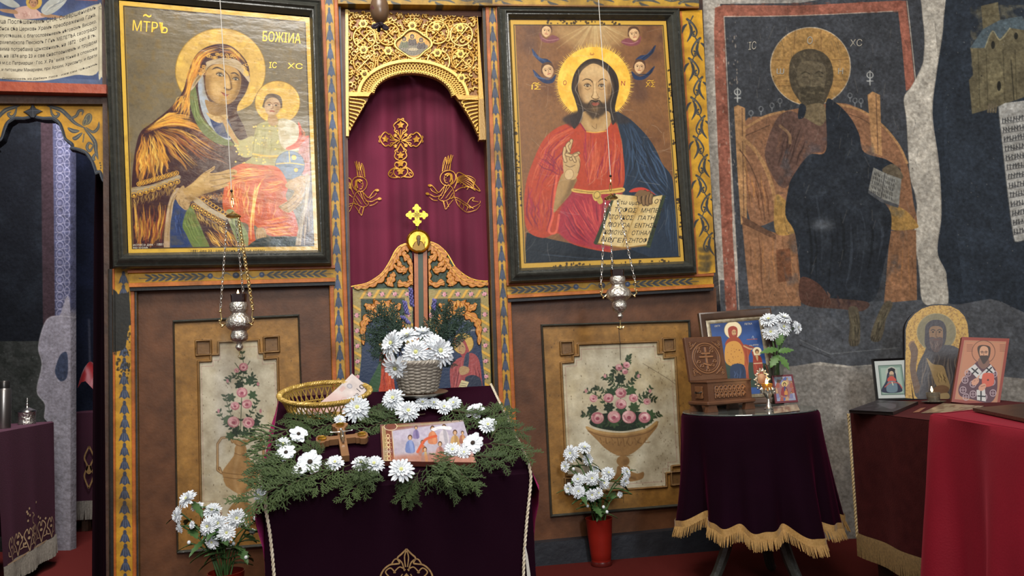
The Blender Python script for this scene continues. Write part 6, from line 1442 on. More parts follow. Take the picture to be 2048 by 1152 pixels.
# ---- collection basket
BRASSW=mat('golden_wicker','b89a4c',.42,.25,noise=(90,'8a6c2c',.3),spec=.6)
bc=TOP.hit(A_(652.),A_(826.),.0);bk=empty('collection_basket',bc,'oval golden wicker collection basket holding banknotes, at the upper left of the lectern','basket')
ba=math.radians(3);BX=TU*math.cos(ba)+TV*math.sin(ba);BY=TV*math.cos(ba)-TU*math.sin(ba)
BZ=TOPN
def bp(t,f):  # f 0 base .. 1 rim
 A2,B2=.108+.028*f,.058+.022*f;return bc+BX*A2*math.cos(t)+BY*B2*math.sin(t)+BZ*(.006+.062*f)
mb=MB();NS=44
for k in range(NS):
 for d in (-.16,.16):t=2*PI*k/NS;mb.tube([bp(t+d*f,f) for f in np.linspace(0,1,5)],.0021,5,cap=False)
for f in (.04,.2,.82):mb.tube([bp(t,f) for t in np.linspace(0,2*PI,60,endpoint=False)],.0026,5,closed=True)
mb.build('woven_wall',BRASSW,bk)
mb=MB();T=np.linspace(0,2*PI,220,endpoint=False)
for ph in (0,2.1,4.2):mb.tube([bp(t,1.0)+(bp(t,1.2)-bp(t,1.0))*.25*math.sin(t*34+ph)+unit(bp(t,1)-bc-BZ*.07)*.0055*math.cos(t*34+ph) for t in T],.0042,6,closed=True)
mb.build('braided_rim',BRASSW,bk)
mb=MB();mb.add([bc+BZ*.006]+[bp(t,.02) for t in np.linspace(0,2*PI,40,endpoint=False)],[(0,1+i,1+(i+1) % 40) for i in range(40)]);mb.build('basket_base',mat('basket_weave','a4863e',.5,noise=(120,'6e5424',.4)),bk)
def note(quad3,label,paint,W=150,H=70):
 Q=np.array(quad3);c=Canvas.__new__(Canvas);c.W,c.H=W,H;c.k=1.0;c.q=A_([(0,0),(W,0),(W,H),(0,H)],float);c.M=np.eye(3);c.Mi=np.eye(3);c.img=np.ones((H,W,3))*hx('b4a49c');c.hgt=np.zeros((H,W));c.mask=np.ones((H,W),bool);paint(c)
 u=np.linspace(0,1,W)[None,:,None];v=np.linspace(0,1,H)[:,None,None];V=(Q[0]*(1-u)+Q[1]*u)*(1-v)+(Q[3]*(1-u)+Q[2]*u)*v;n=unit(np.cross(Q[1]-Q[0],Q[3]-Q[0]));V=V+n*(.006*np.sin(u*PI))
 idx=np.arange(H*W).reshape(H,W);Fc=np.stack([idx[:-1,:-1],idx[1:,:-1],idx[1:,1:],idx[:-1,1:]],-1).reshape(-1,4)
 o=link_mesh('banknote',V.reshape(-1,3),Fc,mat('banknote_paper',attr=True,rough=.7),None,True,c.img.reshape(-1,3));tag(o,label,'banknote');return o,V,n
def pn(c):
 c.img[:]=hx('b8aca8');c.mottle(.12,20,171);c.poly([(0,0),(60,0),(70,70),(0,70)],'b0908a',.7,soft=10);c.ell(112,22,8,9,'8a8890');c.ell(112,22,5,6,'a8a4a8')
 for k in range(4):c.ring(26+k*13,40+k,9,10,'a86a64',1.2,alpha=.6);c.line([(80,8+k*3),(98,8+k*3)],'b07870',1.4,.7)
def pn2(c):
 c.img[:]=hx('a88a84');c.mottle(.2,14,172);c.ell(80,35,24,20,'8c4c48',alpha=.6);c.ring(80,35,18,15,'b89890',2);c.poly([(0,0),(40,0),(30,70),(0,70)],'b4a69e')
pA,pB=at_depth(A_(704.),A_(747.),2.415),at_depth(A_(738.),A_(776.),2.385);pD=bc+BX*-.02+BY*.03+BZ*.02;pC=pD+(pB-pA)
no,NV,nn_=note([pD,pA,pB,pC],'upright banknote leaning out of the golden basket, printed 10',pn)
if nn_ @ (CAM-pA) < 0:nn_=-nn_
NVf=lambda P:np.stack([NV[int(np.clip(p[1],0,69)),int(np.clip(p[0],0,149))]+nn_*.0006 for p in P])
L=Lettering(NVf,0);L.text('10',(136,34),(136,56),16,up=(-1,0)) if False else L.text('10',(120,58),(143,58),15,up=(0,-1));L.text('1000',(78,62),(112,62),10,up=(0,-1));L.build(mat('banknote_ink','3a363c'),no,'printed_numeral')
note([bc+BX*-.085+BY*.028+BZ*.02,bc+BX*.03+BY*.032+BZ*.02,bc+BX*.02+BY*-.035+BZ*.02,bc+BX*-.09+BY*-.032+BZ*.02],'reddish banknote lying flat in the golden basket',pn2)
# ---- silver plate with a wicker basket of chrysanthemums
GREYW=mat('grey_willow','7a7268',.5,.15,noise=(60,'a49c90',.35),spec=.5)
pc0=at_depth(A_(838.),A_(790.),2.44);UPB=unit(A_([0,0,1.])*.9+TOPN*.25)
PX=T13;PY=np.cross(UPB,PX);PX=unit(np.cross(PY,UPB))
pl_=empty('round_plate',pc0,'round silvery plate under the willow basket of flowers','plate');PR_=58*2.44/1500
MB().lathe([(0,0),(PR_*.7,0),(PR_*.8,.003),(PR_*.97,.010),(PR_,.013),(PR_*.98,.0145),(PR_*.8,.008),(0,.005)],pc0-UPB*.004,48,PX,PY,UPB,close=False).build('plate_dish',mat('pewter','9a958c',.35,.8,noise=(30,'6e6a62',.3)),pl_)
wb=empty('wicker_basket',pc0,'round grey willow basket filled with white chrysanthemums, on a silvery plate','basket')
h_=.098;rb=lambda f:.055+.022*f;mb=MB();NS=22;wbp=lambda t,f,w=0:pc0+UPB*(.010+h_*f)+(PX*math.cos(t)+PY*math.sin(t))*(rb(f)+w)
for k in range(NS):mb.tube([wbp(2*PI*k/NS,f) for f in (0,.5,1.0)],.0022,5)
mb.build('stake',GREYW,wb);mb=MB();T=np.linspace(0,2*PI,NS*4,endpoint=False)
for r_ in range(9):
 for ph in (0,PI):mb.tube([wbp(t,.06+r_*.105+(.03 if ph else 0),.0042*math.cos(t*NS/2+ph)) for t in T],.0046,5,closed=True)
mb.build('willow_weave',GREYW,wb);mb=MB()
for ph in (0,2.1,4.2):mb.tube([wbp(t,1.0+.05*math.sin(t*14+ph),.006*math.cos(t*14+ph)) for t in np.linspace(0,2*PI,120,endpoint=False)],.005,6,closed=True)
mb.build('basket_rim',GREYW,wb)
MB().lathe([(0,.01),(.054,.01),(.074,.1),(0,.105)],pc0,24,PX,PY,UPB,close=False).build('soil_block',TWIG,wb)
G1='chrysanthemums in the willow basket'
back=unit(CAM-pc0)
for x,y,d,r,v,nx,lab in ((784,687,2.42,27,0,(-.5,-.8,.3),'white chrysanthemum at the left of the willow basket bunch'),(832,705,2.37,28,1,(0,-1,.25),'white chrysanthemum facing out at the front of the willow basket bunch'),(879,702,2.40,31,0,(.5,-.8,.2),'large bluish-white chrysanthemum at the right of the willow basket bunch'),
(815,672,2.45,24,2,(-.2,-.5,.8),'white chrysanthemum at the top left of the willow basket bunch'),(845,668,2.47,24,0,(.1,-.3,.9),'topmost white chrysanthemum of the willow basket bunch'),(868,682,2.44,23,1,(.3,-.5,.8),'white chrysanthemum tucked behind the large right one in the willow basket'),(792,735,2.37,27,2,(-.4,-.8,-.45),'drooping white chrysanthemum hanging over the left rim of the willow basket')):
 bloom(at_depth(A_(float(x)),A_(float(y)),d),nx,1.1*r*d/1500,v,lab,G1)
GJ='juniper sprays in the willow basket'
J=lambda x,y,d:at_depth(A_(float(x)),A_(float(y)),d)
for a0,b0,d0,lab in (((806,712),(742,626),2.5,'juniper spray rising at the left behind the willow basket'),((800,722),(728,672),2.5,'juniper spray leaning far left behind the willow basket'),((800,732),(748,706),2.49,'lowest left juniper spray behind the willow basket'),((800,715),(765,622),2.52,'tall inner left juniper spray behind the willow basket'),
((862,702),(902,612),2.5,'juniper spray rising at the right behind the willow basket'),((866,706),(872,612),2.52,'tall inner right juniper spray behind the willow basket'),((872,712),(922,640),2.5,'juniper spray leaning right behind the willow basket'),((876,728),(908,722),2.46,'lowest right juniper spray behind the willow basket')):
 p,q=J(*a0,d0),J(*b0,d0-.02);spray(p,q-p,unit(CAM-p)+A_([0,0,.2]),np.linalg.norm(q-p)*1.0,0,lab,GJ,'juniper_sprig',_J)
LAV=mat('lavender_blue','4c4a84',.8,noise=(80,'6a6498',.3))
for x0,x1,y1,lab in ((818,824,578,'tallest lavender stem above the willow basket'),(812,812,604,'lavender stem left of the tallest one'),(826,808,634,'short lavender stem leaning left above the willow basket'),(850,872,600,'lavender stem leaning right above the willow basket')):
 p,q=J(x0,668,2.5),J(x1,y1,2.5);e=empty('lavender_stem',p,lab,'flower','lavender stems');d_=q-p
 MB().tube([p+d_*t+A_([.006*math.sin(t*4),0,0]) for t in np.linspace(0,1,6)],.0013,5).build('stem',mat('grey_stem','7a7a5c',.7),e);mb=MB()
 for k in range(26):
  t=.62+.4*(k/26);a=k*2.4;mb.sphere(p+d_*t+A_([math.cos(a),math.sin(a),.2])*.0048+A_([.006*math.sin(t*4),0,0]),.0036,6,5,(1,1,1.5))
 mb.build('flower_spike',LAV,e)
 # ---- wreath of cypress and chrysanthemums on the slope
GC='cypress sprigs of the wreath';GW='chrysanthemums of the wreath'
SPR=[((625,930),(500,985),'front left corner, drooping over the edge'),((600,900),(525,940),'left edge under the white blooms'),((585,855),(545,915),'left edge beside the wooden cross'),((640,850),(580,830),'upper left, below the golden basket'),((700,838),(610,850),'upper left, between basket and cross'),
((650,938),(560,962),'front edge at the far left'),((700,930),(640,975),'front edge, drooping left of centre'),((740,938),(690,985),'front edge, hanging below the cross'),((800,945),(822,1000),'front edge, hanging lowest at the middle'),((845,925),(905,978),'front edge right of the middle bloom, bluish tipped'),
((880,915),(955,955),'front right, fanned over the edge'),((930,915),(1000,925),'front right corner, lying flat'),((960,890),(1045,905),'right edge, longest and pointing right'),((965,860),(1040,865),'right edge, beside the upper right bloom'),((950,850),(1010,810),'upper right corner, pointing up'),
((880,822),(960,842),'upper right, behind the small icon'),((800,830),(720,848),'top side, above the small icon'),((850,828),(770,832),'top side, under the central blooms'),((770,935),(720,950),'front edge, short, under the blooms'),((915,905),(880,940),'front right, short, in front of the small icon'),
((930,830),(900,800),'top right, near the bare cloth'),((980,880),(1020,845),'right edge, steeply rising'),((640,920),(610,890),'left side, pale bluish, inside the wreath'),((985,905),(1030,880),'right edge, dark, near the corner'),((720,845),(770,815),'top side, beside the big left bloom'),
((840,940),(800,990),'front edge, crossing under the middle bloom'),((560,930),(510,955),'far left tip of the wreath'),((700,940),(740,962),'front edge, pointing right under the blooms'),((905,925),(930,970),'front right, drooping tip'),((620,868),(590,845),'upper left, rising beside the cross')]
for k,(a0,b0,lab) in enumerate(SPR):
 p=TOP.hit(A_(float(a0[0])),A_(float(a0[1])),.012);yb=b0[1];edge=968-(b0[0]-531)*.085
 q=TOP.hit(A_(float(b0[0])),A_(float(min(yb,edge))),.030 if yb < edge else .02)
 if yb > edge:q=FRP.hit(A_(float(b0[0])),A_(float(yb)),.055)
 spray(p,q-p,TOPN*.8+N13*.5,np.linalg.norm(q-p)*1.12,k % 4,'cypress sprig of the wreath: '+lab,GC)
FLW=[(714,816,29,0,.05,'big white bloom leaning on the golden basket'),(786,797,25,1,.05,'upper of two big blooms before the willow basket'),(816,822,25,0,.04,'lower of two big blooms before the willow basket'),(845,805,17,1,.04,'bloom at the foot of the plate'),(868,806,15,0,.035,'bloom just right of the plate foot'),
(888,814,17,2,.035,'bloom seen side-on, fourth along the top side'),(907,806,16,0,.035,'bloom at the right end of the top row'),(951,822,20,3,.03,'dark-hearted bloom at the upper right corner'),(976,850,19,2,.03,'bloom on the right side, over cypress'),(946,886,23,3,.035,'dark-hearted bloom right of the small icon'),
(905,900,18,2,.03,'flattened bloom at the lower right of the small icon'),(928,905,14,2,.03,'narrow bloom beside the lower right dark-hearted one'),(802,940,26,2,.03,'large bloom at the middle of the front edge'),(748,928,22,1,.03,'bloom on the front edge left of the middle one'),(722,926,18,2,.03,'bloom on the front edge below the cross'),
(670,925,18,2,.03,'flattened bloom at the foot of the cross'),(620,924,25,3,.035,'dark-hearted bloom at the front left'),(597,868,18,3,.035,'bloom at the left beside the cross arm'),(572,905,19,3,.03,'bloom at the far left side'),(566,888,15,2,.025,'small bloom behind the far left one'),(680,840,12,2,.025,'small bloom above the cross'),(600,938,16,3,.03,'round-petalled bloom low at the front left')]
for x,y,r,v,h,lab in FLW:
 p=TOP.hit(A_(float(x)),A_(float(y)),h);n=unit(TOPN*.75+unit(CAM-p)*.75+A_([random.uniform(-.35,.35),0,random.uniform(-.2,.25)]));bloom(p,n,r*np.linalg.norm(p-CAM)/1500,v,'white chrysanthemum of the wreath: '+lab,GW)
bloom(FRP.hit(A_(519.),A_(990.),.03),(-.5,-.8,.2),17*2.0/1500,0,'white chrysanthemum hanging below the left front corner of the lectern',GW)
# ================================================================ floor vases of chrysanthemums
REDP=mat('red_plastic','7e1a10',.4,spec=.4,noise=(10,'66140c',.3))
def floor_vase(base,s,label):
 e=empty('flower_vase',base,label,'vase');mb=MB()
 mb.lathe([(r*s,z*s) for r,z in ((.040,0),(.044,.004),(.050,.06),(.057,.14),(.063,.212),(.065,.216),(.061,.216),(.055,.14),(.046,.02),(0,.018))],base,40,close=False);mb.lathe([(0,0),(.040*s,0)],base,40,close=False);mb.build('vase_body',REDP,e)
 MB().lathe([(.0405*s,.003*s),(.048*s,.002*s),(.050*s,.012*s),(.047*s,.022*s)],base,40,close=False).build('vase_foot',mat('dark_red_foot','4a1410',.3),e)
 return e
def vase_flower(x,y,d,r,v,nrm,mouth,label,group,leaves=3,rs=random):
 p=at_depth(A_(float(x)),A_(float(y)),d);nrm=unit(nrm);k=r*d/1500
 e=empty('chrysanthemum',mouth,label,'flower',group)
 m0=A_(mouth)+A_([rs.uniform(-.02,.02),rs.uniform(-.02,.02),-.05]);mid=m0*.45+p*.55+A_([(p[0]-m0[0])*-.18,0,.03]);e_=p-nrm*k*.12
 Q=smooth_path(np.array([m0,mid,e_-nrm*k*.5,e_]),6);MB().tube(Q,np.linspace(.0032,.0024,len(Q)),6).build('stem',STEM,e)
 if k > .012:bloom(p,nrm,k,v,parent=e,heart=(k > .02))
 else:
  mb=MB();mb.sphere(p,k*.9,10,8,(1,1,1.1));mb.build('bud',PETAL,e)
 for q in range(leaves):
  i=int(len(Q)*(.28+.5*q/max(1,leaves)));a=rs.uniform(0,6.28);d_=A_([math.cos(a),math.sin(a)*.6,rs.uniform(-.3,.5)]);mb=MB();leaf_blade(mb,Q[i],d_,A_([0,0,1.]),rs.uniform(.055,.095),rs.uniform(.016,.026));mb.build('leaf',LEAFM,e)
vb=on_z(A_(1203.),A_(1130.),0.0);floor_vase(vb,1.0,'red vase on the floor before the right painted panel');mo=vb+A_([0,0,.212]);d0=vb[1]
GR='chrysanthemums in the right floor vase'
for x,y,r,v,n,dd,lab in ((1169,895,15,0,(.1,-.6,.7),0,'topmost bloom'),(1141,907,18,0,(-.4,-.8,.3),0,'large bloom at the upper left'),(1130,933,12,2,(-.6,-.6,.2),0,'small left-edge bloom below the large one'),(1176,919,12,2,(.3,-.8,.1),.02,'small bloom under the topmost one'),(1156,959,15,1,(-.2,-.8,.5),-.05,'bloom at the left of the middle row'),
(1184,957,16,0,(0,-.9,.3),-.06,'bloom at the centre of the bunch'),(1191,939,9,2,(.2,-.7,.6),.02,'little open bloom above the centre'),(1217,946,15,0,(.2,-.7,.6),0,'bloom at the upper right of centre'),(1208,966,12,2,(.2,-.8,.2),-.03,'bloom right of the centre, half hidden'),(1253,944,13,1,(.6,-.6,.4),0,'upper of the two blooms at the far right'),(1250,962,12,2,(.5,-.8,-.2),-.02,'lower of the two blooms at the far right'),
(1137,977,12,2,(-.6,-.7,.1),-.04,'bloom at the lower left edge'),(1157,983,15,1,(-.1,-.9,.3),-.07,'large bloom low at the left'),(1184,990,13,0,(0,-.9,.1),-.08,'lowest bloom'),(1197,986,11,2,(.3,-.8,.2),-.07,'bloom just right of the lowest one'),(1240,989,6.5,2,(.4,-.8,.2),-.02,'tiny bloom low at the right')):
 vase_flower(x,y,d0+dd,r,v,n,mo,'white chrysanthemum in the right floor vase: '+lab,GR,3)
for x,y,lab in ((1175,1012,'left'),(1207,1014,'right'),(1214,1024,'lower right'),(1147,938,'high left')):
 vase_flower(x,y,d0-.05,3.4,0,(0,-1,.3),mo,'closed white bud in the right floor vase, the '+lab+' one',GR,1)
d1=2.94;vb=at_depth(A_(452.),A_(1140.),d1);vb[2]=0;floor_vase(vb,1.06,'red vase on the floor left of the lectern, cut by the picture edge');mo=vb+A_([0,0,.225]);GL_='chrysanthemums in the left floor vase'
for x,y,r,v,n,dd,lab in ((374,998,21,0,(-.4,-.7,.6),0,'topmost bloom, leaning left'),(354,1030,18,1,(-.7,-.7,.1),0,'bloom at the far left'),(359,1056,11,2,(-.6,-.7,-.2),0,'small bloom hanging at the far left'),(395,1013,13,2,(0,-.5,.8),.03,'flat bloom beside the topmost one'),(424,1021,19,0,(.1,-.7,.7),0,'bloom at the top centre'),(473,1037,21,0,(.4,-.8,.3),-.02,'big bloom at the right of the bunch'),
(416,1053,21,1,(-.2,-.9,.2),-.08,'big creamy bloom at the centre left'),(436,1047,19,0,(.1,-.9,.3),-.06,'bloom pressed against the centre one'),(453,1066,18,2,(.3,-.8,.3),-.07,'bloom below the big right one'),(424,1084,15,2,(-.1,-.9,-.1),-.08,'lowest bloom'),(384,1050,8,2,(-.4,-.8,.2),-.03,'half-open bloom at the left of centre'),(515,1034,9,2,(.4,-.7,.3),.05,'small bloom at the right near the lectern'),(505,1063,6.5,2,(.4,-.7,.4),.0,'small opening bloom near the lectern')):
 vase_flower(x,y,d1+dd,r,v,n,mo,'white chrysanthemum in the left floor vase: '+lab,GL_,4)
for x,y,lab in ((467,1087,'central'),(461,1094,'lowest'),(493,1050,'upper right'),(378,1085,'far left'),(492,1115,'lower right')):
 vase_flower(x,y,d1-.03,4,0,(0,-1,.3),mo,'closed white bud in the left floor vase, the '+lab+' one',GL_,2)
 # ================================================================ hanging oil lamps and the egg
SILVL=mat('chased_silver','dcd8d0',.24,.9,bump=(95,.75),noise=(50,'a49c90',.3));GILTL=mat('gilt_silver','c8b07c',.25,1.0);GLASSR=mat('dark_red_glass','1c0608',.08,spec=.7,coat=.5)
FLAME=mat('candle_flame','ffdca0',emit=('ffd08c',9));CORDM=mat('white_cord','b8b4ac',.8)
def chain(P,r,name,m,parent,pitch=.02,fancy=False):
 P=smooth_path(np.array(P,float),10) if len(P) > 2 else np.array(P,float);L_=np.r_[0,np.cumsum(np.linalg.norm(np.diff(P,axis=0),axis=1))];n=int(L_[-1]/pitch);mb=MB()
 for k in range(n):
  a,b=[A_([np.interp((k+o)*pitch,L_,P[:,q]) for q in range(3)]) for o in (-.12,1.12)];d=unit(b-a);s1=unit(np.cross(d,(0.3,1,.1)));s2=np.cross(d,s1);s_=s1 if k % 2 else s2;c_=(a+b)/2;h=np.linalg.norm(b-a)/2
  mb.tube([c_+d*h*math.cos(t)+s_*r*2.2*math.sin(t) for t in np.linspace(0,2*PI,10,endpoint=False)],r*.75,5,closed=True)
  if fancy:mb.sphere(c_+d*h,r*1.5,8,6)
 return mb.build(name,m,parent)
def oil_lamp(px,py,d,prof,cordpx,dishpx,chains,lit,label,fin,glass):
 s=d/1500;c0=at_depth(A_(float(px)),A_(float(py)),d);e=empty('hanging_oil_lamp',c0,label,'lamp');mb=MB()
 z=lambda yy:(py-yy)*s*1.0
 mb.lathe([(r*s,z(y)) for y,r in prof],c0,40,close=True);mb.build('silver_body',SILVL,e)
 y0,y1,rg=glass;MB().lathe([(0,z(y1)),(rg*s*.92,z(y1)),(rg*s,z(y0)),(rg*s*.93,z(y0)),(rg*s*.85,z(y1)+.004),(0,z(y1)+.004)],c0,32,close=False).build('glass_cup',GLASSR,e)
 mb=MB();top=z(y0);mb.lathe([(.0008,0),(.004,.004),(.0045,.008),(.003,.015),(.0006,.022)],c0+A_([-.003,0,top-.004]),12)
 if lit:mb.build('flame',FLAME,e)
 D=at_depth(A_(float(dishpx[0])),A_(float(dishpx[1])),d);mb=MB();mb.lathe([(0,.022),(.004,.021),(.010,.014),(.026,.006),(.030,0),(.026,-.003),(0,-.003)],D,28,close=False);mb.build('chain_canopy',GILTL,e)
 ct=at_depth(A_(float(cordpx[0][0])),A_(float(cordpx[0][1])),d);cb=at_depth(A_(float(cordpx[1][0])),A_(float(cordpx[1][1])),d)
 up=ct+(ct-cb)*.9;MB().tube([up,ct,cb],.0016,6).build('cord',CORDM,e)
 mb=MB();mb.sphere(cb,.006,8,6);mb.build('cord_knot',INK,e);chain([cb-A_([0,0,.004]),D+A_([0,0,.02])],.0022,'hook_link',GILTL,e,.03)
 bz,br,tz=fin['bracket']
 for k,(ang,col) in enumerate(chains):
  v=A_([math.cos(ang),math.sin(ang),0]);b=c0+v*br*s+A_([0,0,z(bz)]);tp=c0+v*(br+11)*s+A_([0,0,z(tz)])
  Q=[b,b+v*6*s+A_([0,0,-5*s]),b+v*12*s+A_([0,0,0]),b+v*9*s+A_([0,0,9*s]),tp];mb=MB();mb.tube(smooth_path(np.array(Q),5),.0030,6);mb.sphere(tp,.006,8,6);mb.sphere(b+v*8*s+A_([0,0,-7*s]),.0045,8,6);mb.sphere(b+v*13*s+A_([0,0,5*s]),.004,8,6);mb.sphere(tp+A_([0,0,.008]),.0036,8,6);mb.build('bracket',GILTL,e)
  q=D+v*.024+A_([0,0,-.002]);chain([tp,q],.0019 if not col else .0030,'chain',SILV if not col else GILTL,e,.017 if not col else .014,True)
 yb=prof[-1][0];mb=MB()
 if fin['kind'] == 'crown':
  p=c0+A_([0,0,z(yb)]);mb.tube([p,p-A_([0,0,10*s])],.0022,6);p=p-A_([0,0,12*s])
  for k in range(5):
   a=k*1.257;mb.tube([p-A_([0,0,5*s])+A_([math.cos(a),math.sin(a),0])*4*s,p-A_([0,0,1*s])+A_([math.cos(a),math.sin(a),0])*7*s],[.004,.0015],6)
  mb.lathe([(3.5*s,-8*s),(4.5*s,-4*s),(3*s,0)],p,14)
 else:
  p=c0+A_([0,0,z(yb)]);mb.tube([p,p-A_([0,0,8*s])],.0018,6);mb.tube([p-A_([0,0,8*s])+A_([math.cos(t),0,math.sin(t)-1])*3*s for t in np.linspace(0,2*PI,12,endpoint=False)],.0012,5,closed=True)
 mb.build('pendant',GILTL,e)
oil_lamp(478,640,3.0,[(605,17),(608,18),(616,18.5),(624,16),(627,14),(630,16),(636,23),(644,26),(652,25),(658,20),(662,15),(665,15),(671,17),(678,16.5),(683,13),(686,6),(688,5),(691,7),(695,7.5),(699,5),(702,2)],
((440,0),(463,382)),(467,433),((PI*1.08,0),(-PI*.12,1),(PI*.5,0)),True,'lit silver oil lamp with a dark red glass, hanging before the mother and child icon',dict(bracket=(645,24,622),kind='ring'),(588,606,16))
oil_lamp(1237,588,3.15,[(553,14),(556,15.5),(564,15.5),(570,12),(574,14),(579,22),(587,26),(594,25),(600,17),(603,13),(607,15),(613,15.5),(620,13),(625,8),(627,4),(629,5),(633,6.5),(637,4.5),(640,2)],
((1197,0),(1221,352)),(1222,397),((PI*1.05,0),(-PI*.04,0),(PI*.55,0)),False,'unlit silver oil lamp hanging before the icon of the blessing figure',dict(bracket=(588,24,568),kind='crown'),(539,555,14))
de=3.0;ec=at_depth(A_(759.),A_(17.),de);e=empty('hanging_egg',ec,'brown ostrich egg ornament hanging at the top edge before the gilded arch','egg');mb=MB();s=de/1500
mb.lathe([(max(1e-4,math.sin(PI*i/20))*19.5*s*(1-.12*math.cos(PI*i/20)*-1 if False else 1+.10*(-math.cos(PI*(1-i/20)))),math.cos(PI*(1-i/20))*32*s) for i in range(21)],ec,32,close=False)
mb.build('egg_shell',mat('brown_eggshell','74583c',.3,noise=(9,'4e3a2c',.35),spec=.5),e)
mb=MB()
for k in range(4):
 a=k*PI/2+.4;v=A_([math.cos(a),math.sin(a),0]);p=ec-A_([0,0,32*s]);mb.tube(smooth_path(np.array([p,p+v*8*s-A_([0,0,4*s]),p+v*16*s-A_([0,0,9*s]),p+v*10*s-A_([0,0,11*s]),p-A_([0,0,2*s])]),4),3.2*s,6)
mb.build('bow_tassel',mat('dark_ribbon','20101c',.7),e);MB().tube([ec+A_([0,0,31*s]),ec+A_([0,0,.6])],.0016,6).build('cord',CORDM,e)
a=Applique(lambda P:np.stack([ec+A_([(p[0]-759)*s,-math.sqrt(max(1e-6,(19.9*s)**2*(1-((17-p[1])/33)**2)-((p[0]-759)*s)**2)),(17-p[1])*s]) for p in P]),0)
for k in range(5):
 q=2*PI*k/5;a.ell(745.5+3.4*math.cos(q),24+4.5*math.sin(q),1.7,2.2,8)
a.build('painted_flower',mat('maroon_paint','5c2434',.5),e)
# ================================================================ round table
VELV2=mat('dark_wine_velvet','10030a',.9,sheen=.24,sheen_tint='8a2450',spec=.05,noise=(5,'160410',.3),bump=(400,.15));FRG=mat('gold_fringe','b08c54',.6,noise=(140,'8a6634',.35),sheen=.3)
tc=at_depth(A_(1497.),A_(822.),3.2);zt=tc[2];RT=.268;tb=empty('round_table',tc*A_([1,1,0]),'small round pedestal table under a wine velvet cloth, right of the painted panel','table')
MB().lathe([(0,zt-.022),(RT-.012,zt-.022),(RT-.008,zt-.010),(0,zt-.010)],tc*A_([1,1,0]),48,close=False).build('tabletop',BROWNW,tb)
MB().lathe([(.045,.16),(.035,.22),(.05,.3),(.028,.4),(.04,.55),(.06,zt-.03)],tc*A_([1,1,0]),20).build('pedestal',DARKW,tb)
for k in range(3):
 a=-PI/2+.55+k*2*PI/3;v=A_([math.cos(a),math.sin(a),0]);P=[tc*A_([1,1,0])+v*r+A_([0,0,z]) for r,z in ((.02,.26),(.10,.24),(.15,.13),(.19,.05),(.225,.022),(.24,.022))]
 MB().tube(smooth_path(np.array(P),5),np.linspace(.026,.018,26),8).build('leg',DARKW,tb)
cl=empty('tablecloth',tc,'wine velvet cloth with golden fringe draped over the small round table','tablecloth');mb=MB();N_=150;G=[];base=tc*A_([1,1,0]);drop=.425
def cr_(t,f):
 fold=math.cos(11*t+.8)*.6+math.cos(7*t+2.0)*.45+.25*math.sin(22*t);r=RT+.010+.036*f+.042*f*fold*(.35+.65*f);hem=-.022*fold*f+.02*math.cos(t*2-1.0)*f
 return base+A_([math.cos(t)*r,math.sin(t)*r,zt-.006-drop*f+hem])
Ts=np.linspace(0,2*PI,N_+1)
G.append([base+A_([0,0,zt-.002]) for t in Ts]);G.append([base+A_([math.cos(t)*(RT-.01),math.sin(t)*(RT-.01),zt-.002]) for t in Ts]);G.append([base+A_([math.cos(t)*(RT+.006),math.sin(t)*(RT+.006),zt-.004]) for t in Ts])
for f in np.linspace(.02,1,26):G.append([cr_(t,f) for t in Ts])
mb.grid(G);mb.build('velvet_drape',VELV2,cl);mb=MB();hd=[]
for k in range(3):hd.append([cr_(t,1.0)*1+A_([math.cos(t),math.sin(t),0])*.003+A_([0,0,.012-.014*k]) for t in np.linspace(0,2*PI,300)])
mb.grid(hd)
for k in range(620):
 t=2*PI*k/620;p=cr_(t,1.0)+A_([math.cos(t),math.sin(t),0])*.002-A_([0,0,.012]);o_=A_([math.cos(t)*.012+random.uniform(-.004,.004),math.sin(t)*.012+random.uniform(-.004,.004),-.040+random.uniform(-.004,.004)]);mb.tube([p,p+o_*.5,p+o_],[.0017,.0016,.0010],4,cap=False)
mb.build('fringe',FRG,cl)
gl=MB();gl.lathe([(0,zt+.0),(RT+.002,zt+.0),(RT+.004,zt+.003),(RT+.002,zt+.006),(0,zt+.006)],base,64,close=False);o=gl.build('glass_sheet',mat('table_glass','b8c0bc',.04,spec=.6,trans=.9));tag(o,'round sheet of glass lying on the wine velvet tablecloth','glass sheet')
ZG=zt+.0066;TP=Plane((0,0,ZG),(0,0,1));
def ztop(px,py,z):return on_z(A_(float(px)),A_(float(py)),z)
# prints under the glass edge
def p_print(c):
 c.img[:]=hx('8a7c6c');c.mottle(.5,6,181,'5a3c34',(.45,.6));c.mottle(.5,5,182,'b0a890',(.5,.65))
flat_obj('paper_icon_card','printed icon card lying flat beside the silver candle holder on the round table','card',TP,[(1546,813),(1594,808),(1600,821),(1548,827)],0,.0012,1.2,p_print,GLOSS)
# ---- carved wooden box, lid open
BOXW=mat('carved_wood',attr=True,rough=.5,spec=.4,bump=(120,.12));BOXS=mat('reddish_walnut','4c2f1e',.5,noise=(25,'5e3c26',.3),bump=(90,.1))
b0=on_z(A_(1420.),A_(825.),ZG+.0);by=24;BF=vplane(b0,by);bx_=A_([math.cos(math.radians(by)),math.sin(math.radians(by)),0]);bn=BF.n;bu=A_([0,0,1.]);s=b0[1]/1500
z_=lambda y:(825-y)*s;L_=.228;Dp=.112
bxe=empty('carved_box',b0,'carved wooden box with its square lid standing open, on the round table','box');Q=lambda x,y,z:b0+bx_*x-bn*y+bu*z
zb,zm,zl=.030,.042,z_(767)
mb=MB();mb.bbox(Q(L_/2-.004,Dp/2,zb+.006),bx_*(L_/2+.012),bn*(Dp/2+.012),bu*.008,.004);mb.build('base_moulding',BOXS,bxe,smooth=False)
